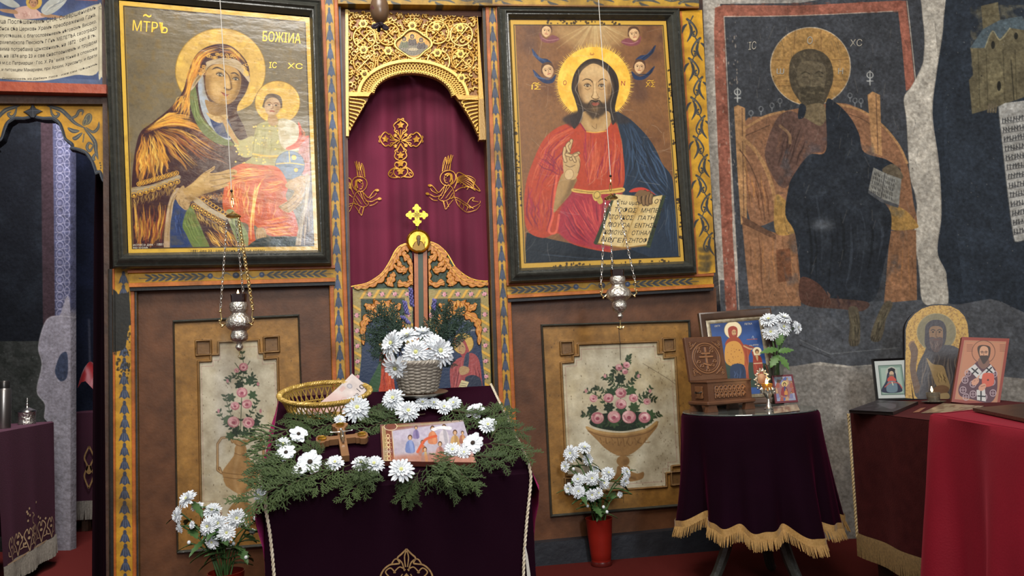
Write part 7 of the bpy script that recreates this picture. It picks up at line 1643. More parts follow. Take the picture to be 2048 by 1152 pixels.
for x in (.012,L_-.02):
 for y in (.006,Dp-.006):
  mb=MB();mb.prism([(-.028,0),(.028,0),(.020,zb),(-.020,zb)][::1],Q(x,y+.010,0),bx_,bu,bn,.02);mb.build('foot',BOXS,bxe,smooth=False)
mb=MB();hh=(zl-zb-.014)/2;mb.box(Q(L_/2-.003,Dp/2,zb+.014+hh),bx_*(L_/2),bn*(Dp/2),bu*hh);mb.build('box_body',BOXS,bxe,smooth=False)
mb=MB();mb.bbox(Q(L_/2-.003,Dp/2,zl+.003),bx_*(L_/2+.004),bn*(Dp/2+.004),bu*.004,.002);mb.build('upper_rim',BOXS,bxe,smooth=False)
def carv(plane,quad,off,draw,name,parent,col='5e3c26',res=2.2):
 c=Canvas(plane,quad,res,off,col);draw(c);return c.build(name,BOXW,parent)
P4=lambda a:[tuple(p) for p in proj(np.array(a))]
fq=P4([Q(.03,0,zl-.012),Q(L_-.035,0,zl-.012),Q(L_-.035,0,zb+.022),Q(.03,0,zb+.022)])
def d_front(c):
 q=c.q;E=lambda u,v:(q[0]*(1-u)+q[1]*u)*(1-v)+(q[3]*(1-u)+q[2]*u)*v
 c.img[:]=hx('452a1a')
 for r_ in range(2):
  for k in range(7):
   u,v=.09+k*.137,.3+.42*r_
   for w,cc,h in ((3.0,'3c2416',.0015),(2.0,'7a5234',.003)):c.line([E(u-.07,v+.2),E(u-.05,v-.16),E(u+.02,v-.2),E(u+.04,v),E(u,v+.1),E(u-.02,v)],cc,w,1,True,None,h);c.line([E(u,v+.15),E(u+.05,v-.1),E(u+.09,v)],cc,w,1,True,None,h)
carv(BF,fq,.001,d_front,'front_carving',bxe)
SB=Plane(b0,-bx_);sq=P4([Q(-.003,Dp-.03,zl-.012),Q(-.003,.03,zl-.012),Q(-.003,.03,zb+.022),Q(-.003,Dp-.03,zb+.022)]);carv(Plane(Q(-.003,0,0),-bx_),sq,.001,d_front,'side_carving',bxe,res=2.6)
mb=MB();hb=Q(-.003,Dp/2,(zb+zl)/2+.004)-bx_*.002;mb.tube([hb+bn*.02+bu*.004,hb-bx_*.012+bn*.012,hb-bx_*.016,hb-bx_*.012-bn*.012,hb-bn*.02+bu*.004],.003,6);mb.build('drop_handle',mat('dark_iron','241e18',.4,.7),bxe)
# lid: stands at the back edge leaning a little back
LA=math.radians(7);lu=unit(bu*math.cos(LA)-bn*math.sin(LA));ln=unit(np.cross(bx_,lu));ln=ln if ln @ bn > 0 else -ln;l0=Q(-.004,Dp-.004,zl+.006);Hl=.190;Wl=.200
mb=MB();mb.bbox(l0+bx_*Wl/2+lu*Hl/2-ln*.010,bx_*Wl/2,lu*Hl/2,ln*.010,.003);lid=mb.build('lid',BOXS,bxe,smooth=False)
LP=Plane(l0+ln*.0005,ln);lq=P4([l0+bx_*.018+lu*(Hl-.020),l0+bx_*(Wl-.018)+lu*(Hl-.020),l0+bx_*(Wl-.018)+lu*.022,l0+bx_*.018+lu*.022])
def d_lid(c):
 q=c.q;E=lambda u,v:(q[0]*(1-u)+q[1]*u)*(1-v)+(q[3]*(1-u)+q[2]*u)*v
 c.img[:]=hx('4c2e1c');c.poly([E(0,0),E(1,0),E(1,1),E(0,1)],'4c2e1c',smooth=False,h=-.0015)
 T=np.linspace(0,2*PI,36);
 def ln_(P,w=1.8,h=.002):
  c.line(P,'38200f',w+1.0,1,True,None,h*.5);c.line(P,'80583a',w,1,True,None,h)
 ln_([E(.5+.44*math.cos(t),.5+.44*math.sin(t)) for t in T],2.2);ln_([E(.5+.38*math.cos(t),.5+.38*math.sin(t)) for t in T],1.2)
 for cu,cv in ((0,0),(1,0),(0,1),(1,1)):
  su,sv=1-2*cu,1-2*cv
  for r_ in (.05,.09):ln_([E(cu+su*(.08+r_*math.cos(t)),cv+sv*(.08+r_*math.sin(t)*.9)) for t in np.linspace(0,4.5,9)],1.4)
  ln_([E(cu+su*.03,cv+sv*.22),E(cu+su*.1,cv+sv*.16),E(cu+su*.16,cv+sv*.1),E(cu+su*.24,cv+sv*.03)],1.6)
 for a_,b_ in (((.5,.2),(.5,.8)),((.38,.36),(.62,.36)),((.3,.46),(.7,.46)),((.4,.66),(.6,.72))):
  c.line([E(*a_),E(*b_)],'38200f',5.4,1,False,None,.001);c.line([E(*a_),E(*b_)],'80583a',3.8,1,False,None,.003)
 for u,v in ((.3,.3),(.7,.3),(.24,.6),(.76,.6),(.33,.72),(.67,.72),(.5,.86),(.28,.2),(.72,.2)):ln_([E(u-.06,v+.03),E(u-.02,v-.04),E(u+.05,v-.02),E(u+.03,v+.03),E(u-.01,v+.01)],1.5)
carv(LP,lq,0,d_lid,'lid_carving',lid,res=2.6)
# ---- framed icon standing behind the box
def standing(name,label,cat,base_px,d,quad,yaw,lean,th,paint,res,m,frame=None,side=None,liner=None):
 p=at_depth(A_(float(base_px[0])),A_(float(base_px[1])),d);a=math.radians(yaw);le=math.radians(lean);n=unit(A_([math.sin(a)*math.cos(le),-math.cos(a)*math.cos(le),math.sin(le)]));pl=Plane(p,n)
 e=empty(name,p,label,cat);q=np.array(quad,float);P=pl.hit(q[:,0],q[:,1],-.001);B=P-n*th;mb=MB();mb.add(list(P)+list(B),[(0,3,2,1),(4,5,6,7),(0,1,5,4),(1,2,6,5),(2,3,7,6),(3,0,4,7)]);mb.build('backing' if frame else 'board',side or BROWNW,e,smooth=False)
 if frame:
  inner,fm,h=frame;frame_mesh(pl,quad,inner,[(0,-.002),(.02,h*.8),(.2,h),(.5,h*.75),(.75,h*.5),(1,.001)]).build('frame',fm,e);q=inner
  if liner:frame_mesh(pl,inner,liner[0],[(0,.0045),(.5,.006),(1,.0015)]).build('frame_liner',liner[1],e)
 c=Canvas(pl,q,res,0.0008);paint(c);c.build('painted_face',m,e);return e,pl
def p_woman(c):
 c.img[:]=hx('2a4478');c.mottle(.4,24,191,'3a5a90',(.45,.75));c.poly([(1410,640),(1530,632),(1530,655),(1410,664)],'1e3058',.6,soft=6)
 c.poly([(1440,730),(1470,725),(1540,730),(1545,770),(1440,770)],'2c3c30')
 c.ell(1466,660,17.5,17.5,'cfc09c');c.ring(1466,660,17.5,17.5,'6a5a3a',.8)
 c.poly([(1456,662),(1458,655),(1466,652),(1474,656),(1475,668),(1472,676),(1460,676)],'8a3828');c.ell(1468,665,4.6,6.2,'b08860',n=10);c.line([(1466,664),(1467,664)],'2a1a10',1.2);c.line([(1470,664),(1471.5,664)],'2a1a10',1.2);c.line([(1467,670),(1470,670)],'7a3828',1)
 c.poly([(1458,676),(1476,675),(1488,690),(1502,698),(1496,720),(1498,768),(1488,768),(1480,700),(1462,692),(1450,690)],'8a3c24');folds(c,[(1482,690),(1490,765)],[(1496,700),(1497,765)],6,('b0603c','5a2010'),1.2,192)
 c.poly([(1452,690),(1470,682),(1484,694),(1488,730),(1462,732),(1450,720)],'b8843c');c.specks(30,'7a4a24',(1,1.8),193,.8,(1454,690,1486,730));c.poly([(1462,732),(1488,731),(1490,768),(1464,768)],'22304a');folds(c,[(1464,734),(1466,766)],[(1486,732),(1488,766)],6,('4a5c80','141c30'),1.2,194)
 c.line([(1488,692),(1498,697),(1504,698)],'b08860',3);c.line([(1490,690),(1506,695),(1512,700)],'8a3c24',3)
 c.ell(1514,703,9,9,'cfc09c');c.ell(1514,703,4,5,'5a3a24',n=10);c.ell(1514,705,2.6,3.4,'b08860',n=9);c.poly([(1508,712),(1520,712),(1525,726),(1525,750),(1510,752),(1506,726)],'8a3828');c.line([(1508,716),(1505,704)],'8a3828',3);c.poly([(1511,712),(1516,712),(1515,722)],'b09870');c.line([(1508,727),(1524,726)],'c8b08c',1.6);folds(c,[(1509,728),(1511,750)],[(1522,728),(1524,750)],5,('b0583c','5a2010'),1.0,195)
 c.line([(1494,679),(1514,678)],'a84c38',1.6,.8);c.line([(1504,676),(1506,672),(1508,678)],'b0b0b0',1,.8)
PICF=mat('dark_walnut_frame','33231a',.35,noise=(24,'4c3626',.3));LINER=mat('silver_beading','a89c84',.35,.6,noise=(60,'6a5c44',.3))
e,pl=standing('framed_icon','framed icon of a red-veiled woman and child on blue, behind the carved box','icon',(1475,812),3.43,[(1396,627),(1540,616),(1567,806),(1420,814)],2,9,.014,p_woman,1.6,GLOSS,([(1411,642),(1523,633),(1549,792),(1434,800)],PICF,.016),PICF,([(1420,648),(1517,640),(1542,786),(1442,792)],LINER))
L=Lettering(pl,.0018);L.text('СВЕТА',(1429,654),(1440,653),3.2);L.text('ПЕТКА',(1489,650),(1504,649),3.6);L.text('мчц ИРИНА',(1499,692),(1517,691),3);L.build(mat('pale_paint',''),e)
# ---- glass vase with five chrysanthemums
GLS=mat('clear_glass','e8f0ec',.03,trans=1.0,ior=1.45,spec=.5);vz=on_z(A_(1556.),A_(800.),ZG);vz=at_depth(A_(1556.),A_(806.),3.42);vz[2]=ZG;e=empty('glass_vase',vz,'clear glass vase holding white chrysanthemums on the round table','vase')
mb=MB();mb.lathe([(.0,0),(.026,0),(.028,.01),(.030,.08),(.036,.15),(.042,.178),(.0395,.178),(.033,.15),(.027,.08),(.024,.014),(0,.012)],vz,32,close=False);mb.build('vase_glass',GLS,e)
mo=vz+A_([0,0,.15]);GV='chrysanthemums in the glass vase'
for x,y,r,v,n,lab in ((1537,639,19,0,(-.3,-.6,.7),'upper left bloom'),(1568,636,17,0,(.2,-.5,.8),'topmost bloom at the upper right'),(1567,654,18,1,(.1,-.9,.4),'bloom in the centre'),(1541,664,18,0,(-.2,-.9,.2),'lowest bloom, facing forward'),(1595,655,15,1,(.7,-.7,.1),'bloom at the far right on a bare stem')):
 vase_flower(x,y,3.40,r,v,n,mo,'white chrysanthemum in the glass vase: '+lab,GV,0)
for k,(x,y,dx,dz,l) in enumerate(((1545,700,-1,.1,.11),(1566,705,.9,.3,.09),(1572,712,.4,-.5,.10),(1550,712,-.5,-.4,.09),(1560,690,.2,.9,.08))):
 p=at_depth(A_(1556.),A_(float(y)),3.40);mb=MB();leaf_blade(mb,p,(dx,-.35,dz),A_([0,-.7,.7]),l*.75,.022);e2=mb.build('chrysanthemum_leaf',mat('bright_leaf','3c5a28',.5,noise=(30,'54763a',.3)));
 e2.parent=e;e2.data.transform(Matrix.Translation(-Vector(vz)))
 # ---- small propped icon
def p_star(c):
 c.img[:]=hx('7a8096');cx,cy=1569,778;c.mottle(.4,5,201,'a89c94',(.45,.6))
 for a0 in (0,45):
  q=[(cx+23*math.cos(math.radians(a0+k*90+5)),cy+25*math.sin(math.radians(a0+k*90+5))) for k in range(4)];c.poly(q,('3a4a80' if a0 == 0 else '8a5a50'),.85,smooth=False)
 for k in range(10):a=k*.628;person(c,cx+17*math.cos(a),cy+18*math.sin(a)+2,6,('8a4a3c','6a6a8a','a08060')[k % 3])
 person(c,cx,cy+2,12,'7a2c30',robe2='2c3c6a',halo='b8a468');person(c,cx+3,cy+6,6,'a8743c')
standing('small_icon','small red-edged icon of figures around a star, propped before the glass vase','icon',(1572,808),3.37,[(1544,751),(1585,748.5),(1596.5,804),(1551,807)],0,12,.010,lambda c:(p_star(c),c.line(np.vstack([c.q+(c.q.mean(0)-c.q)*.05,(c.q+(c.q.mean(0)-c.q)*.05)[:1]]),'5a2028',5,1,False)),2.2,GLOSS,None,mat('red_brown_edge',''))
# ---- silver candle holder with a jewelled back
cb=on_z(A_(1538.),A_(818.),ZG);s=cb[1]/1500;e=empty('candle_holder',cb,'silver filigree candle holder with a lit wick, at the front of the round table','candle holder');Z=lambda y:(818-y)*s
MB().lathe([(.021,0),(.021,.003),(.012,.010),(.006,Z(803)),(.005,Z(798)),(.010,Z(795)),(.021,Z(787)),(.024,Z(781)),(.020,Z(780)),(.010,Z(790)),(0,Z(791))],cb,28,close=False).build('silver_stem',SILV,e)
MB().lathe([(0,Z(788)),(.017,Z(787)),(.024,Z(768)),(.022,Z(768)),(.0155,Z(785)),(0,Z(786))],cb,28,close=False).build('glass_cup',mat('amber_glass','c89a50',.05,trans=.7),e)
mb=MB()
for k in range(7):
 a=-PI/2+(k-3)*.55;v=A_([math.cos(a),math.sin(a),0]);p=cb+v*.022+A_([0,0,Z(786)]);mb.tube([p,p+v*.006+A_([0,0,.014]),p+v*.002+A_([0,0,.022])],[.0035,.005,.001],6);mb.tube([p+v*.002,p+v*.008+A_([0,0,.004]),p+v*.010-A_([0,0,.006])],[.003,.003,.001],6)
mb.build('silver_leaf',SILV,e)
bc_=at_depth(A_(1524.),A_(759.),cb[1]+.025);n=A_([0,-1.,0]);mb=MB();lp=[]
for k in range(40):
 t=2*PI*k/40;r=(1+.12*math.cos(t*10));lp.append(bc_+A_([math.cos(t)*.026*r*(1-.25*max(0,math.sin(t))),0,math.sin(t)*.038*r]))
mb.tube(lp,.0042,6,closed=True)
for k in range(14):
 t=2*PI*k/14;mb.sphere(bc_+A_([math.cos(t)*.033*(1-.25*max(0,math.sin(t))),0,math.sin(t)*.046]),.0045,8,6)
mb.tube([bc_-A_([0,0,.035]),cb+A_([0,.02,Z(782)])],.004,6);mb.build('filigree_back',mat('old_silver','a8a29a',.3,.9),e)
MB().lathe([(0,0),(.019,0),(.0195,.003),(0,.004)],bc_-n*.002,24,(1,0,0),(0,0,1.3),n,close=False).build('enamel_roundel',mat('enamel','4c2c1c',.5,noise=(60,'3a1c18',.3)),e)
fl_=at_depth(A_(1533.),A_(764.),cb[1]-.004);MB().lathe([(.0012,0),(.0055,.006),(.006,.012),(.004,.020),(.0006,.030)],fl_-A_([0,0,.014]),12).build('flame',FLAME,e)
pl_=bpy.data.lights.new('candle_light','POINT');pl_.energy=.3;pl_.color=(1,.7,.35);pl_.shadow_soft_size=.012;o=bpy.data.objects.new('candle_light',pl_);COL.objects.link(o);o.location=fl_+A_([0,-.02,.03])
# ================================================================ side table with icons by the wall
VELV3=mat('wine_brocade','2c0a0c',.85,sheen=.3,sheen_tint='a05050',noise=(22,'3c1414',.25),bump=(200,.2),spec=.15)
sf=at_depth(A_(1702.),A_(823.),3.10);zs=sf[2];sx=unit(A_([.045,-.54,0]));sn=A_([sx[1],-sx[0],0]);SW,SD=.53,.40;FE=A_([.36,.53,0])
sd=empty('side_table_cloth',sf*A_([1,1,0])+sx*.4,'wine brocade cloth with golden fringe covering the side table by the frescoed wall','tablecloth');mb=MB();G=[];zl_=.20
S=lambda x,y,z:sf+sx*x-sn*y+A_([0,0,z-zs])
us=np.linspace(0,SW,40)
G.append([S(u,.01,zs) for u in us]);G.append([S(u,-.004,zs) for u in us])
for z in np.r_[zs-.004,np.linspace(zs-.02,zl_,14)]:G.append([S(u,-.004-.014*(zs-z)*math.sin(u*23+1)-.012*(zs-z),z) for u in us])
mb.grid(G,flip=True);mb.grid([[S(0,0,z)+FE*v+sn*.0 for v in np.linspace(0,1,8)] for z in np.linspace(zs-.004,zl_,6)])
tp_=[S(0,-.003,zs),S(SW,-.003,zs),S(SW,-.003,zs)+A_([.66,.30,0]),sf+FE+sx*-.02+A_([.42,-.05,0]),sf+FE];tp_=[A_([p[0],p[1],zs]) for p in tp_];mb.add(tp_,[(0,1,2,3,4)]);mb.build('brocade',VELV3,sd);mb=MB()
for k in range(110):
 u=SW*k/109;p=S(u,-.006-.014*(zs-zl_)*math.sin(u*23+1)-.012*(zs-zl_),zl_);mb.tube([p+A_([0,0,.02]),p+sn*.004,p+sn*.006+sx*random.uniform(-.005,.005)+A_([0,0,-.070])],[.0028,.0032,.0022],4,cap=False)
mb.build('fringe',mat('old_gold_fringe','7a6038',.7,noise=(120,'4c3a20',.35)),sd)
cord([S(-.004,-.01,zs-.01),S(-.004,-.014,zs-.2),S(-.004,-.018,zs-.4),S(-.004,-.02,zl_)],.0055,220,'braid_edge',mat('old_gold_braid','a8946c',.7),sd)
mb=MB()
for u,y in ((.06,.05),(.46,.05),(.06,.30),(.30,.5)):p=S(u,y,0);mb=MB();mb.box(A_([p[0],p[1],zs/2-.01]),A_([.02,0,0]),A_([0,.02,0]),A_([0,0,zs/2-.012]));mb.build('leg',BROWNW,sd,smooth=False)
STP=Plane((0,0,zs+.001),(0,0,1))
def p_dark(c):c.img[:]=hx('2a2428');c.mottle(.5,8,211,'4a464e',(.45,.7));c.poly([c.q[0]*.6+c.q[2]*.4+A_([-14,-3]),c.q[0]*.5+c.q[2]*.5+A_([20,-4]),c.q[0]*.4+c.q[2]*.6+A_([10,4])],'5a565c',.7)
flat_obj('dark_icon_panel','dark thin icon panel lying flat at the left front corner of the side table','icon',STP,[(1755,800),(1836,803),(1786,824),(1698,820)],.0,.013,1.2,p_dark,GLOSS,mat('dark_panel_edge','1c1414',.4))
def p_pap(c):c.img[:]=hx('94846c');c.mottle(.6,7,212,'5e4436',(.45,.6))
flat_obj('paper_icon_card','printed cards spread flat before the arched icon on the side table','card',STP,[(1886,806),(1968,812),(1935,824),(1842,826)],0,.0012,1.0,p_pap,GLOSS)
flat_obj('paper_strip','narrow reddish paper strip lying on the side table','card',STP,[(1842,816),(1852,815),(1838,824),(1825,825)],0,.001,1.0,lambda c:c.img.__setitem__(slice(None),hx('8a5a44')),GLOSS)
def p_priest(c):
 c.img[:]=hx('a8aca8');q=c.q;cc=q.mean(0);I=cc+(q-cc)*A_([.74,.78])+A_([-1,1]);c.poly(I,'6e8478',smooth=False);c.line(np.vstack([I,I[:1]]),'4a5a52',1.4,1,False)
 I2=cc+(q-cc)*A_([.62,.68])+A_([-1,2]);c.poly(I2,'8a9c90',smooth=False)
 c.ell(1783,745,12,12,'9ca094');c.poly([(1776,750),(1776,738),(1783,735),(1790,738),(1790,750)],'1c1c20',smooth=False);c.poly([(1776,745),(1772,762),(1764,784),(1804,783),(1794,762),(1790,745)],'26283a');c.ell(1783,747,4.5,5,'b09478',n=10);c.poly([(1778,750),(1788,750),(1786,759),(1783,762),(1780,758)],'6a5a4c');c.poly([(1776,756),(1783,752),(1790,756),(1792,762),(1783,766),(1775,762)],'a8483c');c.poly([(1776,764),(1792,764),(1794,783),(1774,783)],'5c6e78');c.line([(1770,774),(1780,766),(1796,766),(1804,776)],'9a4a44',2);c.line([(1784,764),(1786,770)],'c8c0a0',1.6)
BLK=mat('black_picture_frame','121214',.3,spec=.5)
standing('framed_photograph','black-framed picture of a bearded priest in a tall black hat on the side table','picture',(1786,801),3.56,[(1744,718),(1814,715.5),(1827,800),(1753,801.5)],-6,8,.012,p_priest,2.0,GLOSS,([(1748.5,722.5),(1810.5,720),(1822,795.5),(1757,797)],BLK,.008),BLK)
ORG=mat('orange_icon_edge','6a2c1c',.45)
def p_bishop(c):
 c.img[:]=hx('a06c50');q=c.q;cc=q.mean(0);B=cc+(q-cc)*.96;c.line(np.vstack([B,B[:1]]),'7c3426',7,1,False);B=cc+(q-cc)*A_([.84,.88]);c.line(np.vstack([B,B[:1]]),'8a6a50',1.2,.8,False)
 c.ring(1967,704,23,23,'5a3828',1.3)
 body=[(1953,724),(1966,720),(1980,728),(1992,742),(1995,770),(1990,795),(1976,806),(1945,799),(1921,792),(1917,776),(1926,758),(1940,738)];c.poly(body,'4a2c34')
 rs=np.random.RandomState(7)
 for x,y in ((1930,760),(1926,780),(1946,788),(1936,746),(1984,764),(1986,786),(1946,768),(1988,748),(1968,794),(1932,794)):c.ring(x,y,6,6.5,'a08c90',1.4);c.line([(x-5,y),(x+5,y)],'a08c90',1.1);c.line([(x,y-5),(x,y+5)],'a08c90',1.1)
 c.poly([(1936,738),(1950,728),(1964,744),(1954,756)],'b0aca8',smooth=False);c.poly([(1954,755),(1982,729),(1990,744),(1962,758)],'b0aca8',smooth=False)
 for x,y in ((1950,742),(1978,740)):c.line([(x-6,y-5),(x+6,y+5)],'1c1818',2.6);c.line([(x-5,y+5),(x+5,y-5)],'1c1818',2.6)
 c.poly([(1953,780),(1970,778),(1972,803),(1954,800)],'b0aca8',smooth=False);c.line([(1962,783),(1962,800)],'1c1818',2.8);c.line([(1956,792),(1970,793)],'1c1818',2.6)
 c.poly([(1966,748),(1982,746),(1988,752),(1986,770),(1968,774),(1964,768)],'b0503c');c.ell(1976,760,2,2,'3a1c18',n=7)
 for x,y in ((1950,764),(1964,775)):c.poly([(x-7,y),(x-2,y-6),(x+6,y-8),(x+8,y-1),(x+2,y+6),(x-5,y+6)],'b08068');c.line([(x-2,y-2),(x+6,y-4)],'6a4030',1)
 c.line([(1952,762),(1958,752)],'b08068',3);c.poly([(1959,716),(1976,716),(1978,730),(1966,738),(1956,728)],'6a4c40')
 c.poly([(1955,700),(1957,692),(1967,690),(1979,693),(1981,702),(1978,716),(1968,726),(1960,716)],'3c2a20');c.poly([(1959,702),(1962,694),(1968,692),(1975,695),(1977,704),(1975,714),(1968,720),(1961,714)],'b08468');c.poly([(1960,712),(1968,711),(1976,712),(1972,724),(1967,728),(1963,722)],'3a2a22')
 for x in (1964,1972):c.line([(x-2.5,704),(x,702.5),(x+2.5,704)],'2a1a14',1.3);c.ell(x,705.6,1.4,1.1,'1a100c',n=7)
 c.line([(1968,704),(1967,711)],'6a4430',1.1)
 for x in (1934,2000):
  for k in range(4):c.line([(x,690+k*4),(x+11,690+k*4)],'6a3c2c',1.4,.8)
e,pl=standing('icon_panel','orange icon of a bishop in cross-patterned vestments, right of the arched gold icon','icon',(1955,812),3.22,[(1924,674),(2019,677),(1999,812),(1903,804)],-14,12,.022,p_bishop,1.8,GLOSS,None,ORG)
def p_arch(c):
 c.img[:]=hx('a8843c');c.mottle(.6,2.5,221,'6c4c20',(.5,.7));c.mottle(.4,5,222,'c8a458',(.55,.75))
 c.ell(1873,665,39,38,'6a6248');c.ring(1873,665,39,38,'8a7c58',1.2);c.mottle(.3,6,223,'847650',(.5,.7),c.cov(np.stack([1873+38*np.cos(np.linspace(0,6.28,20)),665+37*np.sin(np.linspace(0,6.28,20))],-1)))
 c.poly([(1848,706),(1856,694),(1890,690),(1912,694),(1930,712),(1935,760),(1930,800),(1836,798),(1834,740)],'3e3a3c');folds(c,[(1850,705),(1840,760),(1838,795)],[(1926,706),(1932,750),(1926,795)],26,('5c5856','262426','6a5e54'),2.0,224,wob=2)
 c.poly([(1818,690),(1824,682),(1832,690),(1836,705),(1832,740),(1840,775),(1830,785),(1820,740),(1822,710)],'5c4636');c.line([(1818,692),(1822,684),(1828,683)],'7c6044',3)
 c.poly([(1850,668),(1852,650),(1866,640),(1884,642),(1892,656),(1892,676),(1888,690),(1878,702),(1862,704),(1850,690)],'332c30');c.poly([(1858,664),(1862,654),(1874,652),(1884,656),(1886,668),(1884,682),(1874,690),(1862,684)],'75583e')
 c.poly([(1859,676),(1866,674),(1872,676),(1880,674),(1886,678),(1884,692),(1876,704),(1866,702),(1860,690)],'4c3c38');folds(c,[(1860,680),(1864,700)],[(1884,680),(1878,702)],7,('7a685c','2c2424'),1.1,225)
 for x in (1866,1879):c.line([(x-4,661),(x,659),(x+4,661)],'241c18',1.5);c.ell(x,664,2,1.5,'160f0c',n=8)
 c.line([(1873,662),(1872,673),(1875,674)],'4a3626',1.3);c.line([(1867,679),(1878,679)],'5a342a',1.4)
 c.poly([(1853,716),(1866,728),(1886,732),(1893,750),(1900,776),(1884,786),(1870,766),(1862,742)],'8a7450');folds(c,[(1870,742),(1878,776)],[(1888,738),(1896,774)],7,('4a3a24','a8905c'),1.3,226);c.poly([(1868,776),(1884,770),(1898,776),(1892,788),(1872,790)],'6a4e38');c.poly([(1880,788),(1896,786),(1898,797),(1876,797)],'94805c')
 c.clip_poly(ARC)
ARC=[(1810.5,797)]+[(1810.5,740),(1811,700),(1811,660),(1816,643),(1828,628),(1844,617),(1862,611),(1882,610),(1902,612),(1918,620),(1929,632),(1935,646),(1937,662),(1940,740),(1942,799)]
p=at_depth(A_(1875.),A_(798.),3.52);n=unit(A_([math.sin(math.radians(-14))*math.cos(.12),-math.cos(math.radians(-14))*math.cos(.12),math.sin(.12)]));AP=Plane(p,n);e=empty('arched_icon',p,'round-topped gold icon of a dark bearded prophet holding a scroll, against the wall','icon')
c=Canvas(AP,[(1806,604),(1946,604),(1946,802),(1806,800)],1.6,.0);p_arch(c);c.build('painted_face',PAINT,e);Pa=np.array([(x+(1.5 if x > 1875 else -1.5),y-(1.5 if y < 700 else -1)) for x,y in smooth_path(np.array(ARC),3)]);fr=AP.hit(Pa[:,0],Pa[:,1],-.001);bk_=fr-n*.040;m_=len(fr)
MB().add(list(fr)+list(bk_),[list(range(m_-1,-1,-1)),list(range(m_,2*m_))]+[(i,(i+1) % m_,m_+(i+1) % m_,m_+i) for i in range(m_)]).build('board',mat('dark_arched_board','14121a',.5),e,smooth=False)
# ---- glass candle on a saucer
cg=on_z(A_(1868.),A_(806.),zs+.002);s=cg[1]/1500;e=empty('glass_candle',cg,'lit candle in a small glass on a saucer, before the arched icon','candle')
MB().lathe([(0,0),(.03,0),(.046,.006),(.048,.008),(.030,.004),(0,.004)],cg,32,close=False).build('saucer',mat('metal_saucer','6a645c',.3,.6),e)
MB().lathe([(0,.006),(.024,.006),(.0275,.046),(.0265,.046),(.023,.010),(0,.010)],cg,28,close=False).build('glass_cup',mat('smoky_glass','b0a898',.05,trans=.85),e);MB().lathe([(0,.011),(.0225,.011),(.0235,.026),(0,.027)],cg,24,close=False).build('candle_wax',mat('yellow_wax','8a7440',.5),e)
MB().lathe([(.001,0),(.0045,.006),(.005,.010),(.003,.018),(.0006,.026)],cg+A_([-.004,0,.047]),12).build('flame',FLAME,e)
# ================================================================ red table at the right edge
REDC=mat('bright_red_cloth','821527',.65,noise=(5,'701222',.3),sheen=.25,sheen_tint='d05060',bump=(180,.12),spec=.25);zr=.735;rc=on_z(A_(1864.),A_(827.),zr);rb_=on_z(A_(2048.),A_(808.),zr);rf_=on_z(A_(2048.),A_(858.),zr);ub=unit(rb_-rc);uf=unit(rf_-rc)
e=empty('red_tablecloth',rc*A_([1,1,0])+ub*.4+uf*.3,'bright red cloth falling to the floor from the table at the right edge','tablecloth');LBk,LFr=.95,1.0;mb=MB()
ce=rc+ub*LBk+uf*LFr;m1=34
def ringp(t,z,o):  # perimeter: back end -> corner -> front end
 if t < 0:p=rc+ub*(-t)*LBk;nn=unit(ub*0-uf);o=min(o,.012)
 else:p=rc+uf*t*LFr;nn=unit(-ub)
 k=max(0,1-abs(t)/.08);nn=unit(nn*(1-.5*k)+unit(-ub-uf)*k);return A_([p[0],p[1],z])+nn*o*A_([1,1,0])
ts=np.r_[np.linspace(-1,-.02,24),np.linspace(0,1,40)]
G=[[ringp(t,zr,-.02) for t in ts],[ringp(t,zr,-.004) for t in ts],[ringp(t,zr-.006,.006) for t in ts]]
for z in np.linspace(zr-.03,.004,22):
 f=(zr-z)/zr;G.append([ringp(t,z,.006+.075*f+.058*f**.6*math.sin(t*15+.9+.9*f)*min(1,abs(t)*9+.35)+.020*f*math.sin(t*37)) for t in ts])
mb.grid(G,flip=True);V4=[ringp(-1,zr-.0015,.0),rc*A_([1,1,0])+A_([0,0,zr-.0015]),ringp(1,zr-.0015,.0),A_([ce[0],ce[1],zr-.0015])];mb.add(V4,[(0,1,2,3)]);mb.build('red_drape',REDC,e)
bq=[on_z(A_(float(x)),A_(float(y)),zr+.002) for x,y in ((1946,822),(2150,803.5),(2330,880),(2150,866))];mb=MB();t_=A_([0,0,.010]);mb.add(bq+[b+t_ for b in bq],[(0,1,2,3),(7,6,5,4),(0,4,5,1),(1,5,6,2),(2,6,7,3),(3,7,4,0)]);o=mb.build('brown_board',mat('brown_leather_board','38241a',.35,noise=(14,'46301f',.3),bump=(60,.15)),smooth=False);tag(o,'flat brown board lying on the red tablecloth','board')
# ================================================================ left: things seen in and before the sanctuary
e=empty('burgundy_altar_cloth',on_z(A_(60.),A_(1140.),0),'burgundy velvet cloth with gold embroidery hanging from the table at the left edge','tablecloth')
TL_,TR_,BR2,BL2=at_depth(A_(-12.),A_(864.),3.5),at_depth(A_(105.),A_(842.),4.2),at_depth(A_(111.),A_(1085.),4.2),at_depth(A_(2.),A_(1128.),3.5);ztl=(TL_[2]+TR_[2])/2;TL_[2]=TR_[2]=ztl;BL2[2]=BR2[2]=(BL2[2]+BR2[2])/2
nl=unit(np.cross(TR_-TL_,A_([0,0,1.])));nl=nl if nl[0] > 0 else -nl;mb=MB();tin=-nl*.5
G=[[TL_+(TR_-TL_)*u+tin for u in np.linspace(0,1,24)],[TL_+(TR_-TL_)*u-nl*.01 for u in np.linspace(0,1,24)]]
for v in np.linspace(.01,1,16):G.append([(TL_*(1-u)+TR_*u)*(1-v)+(BL2*(1-u)+BR2*u)*v+nl*(.006+.010*v*math.sin(u*16+.5)) for u in np.linspace(0,1,24)])
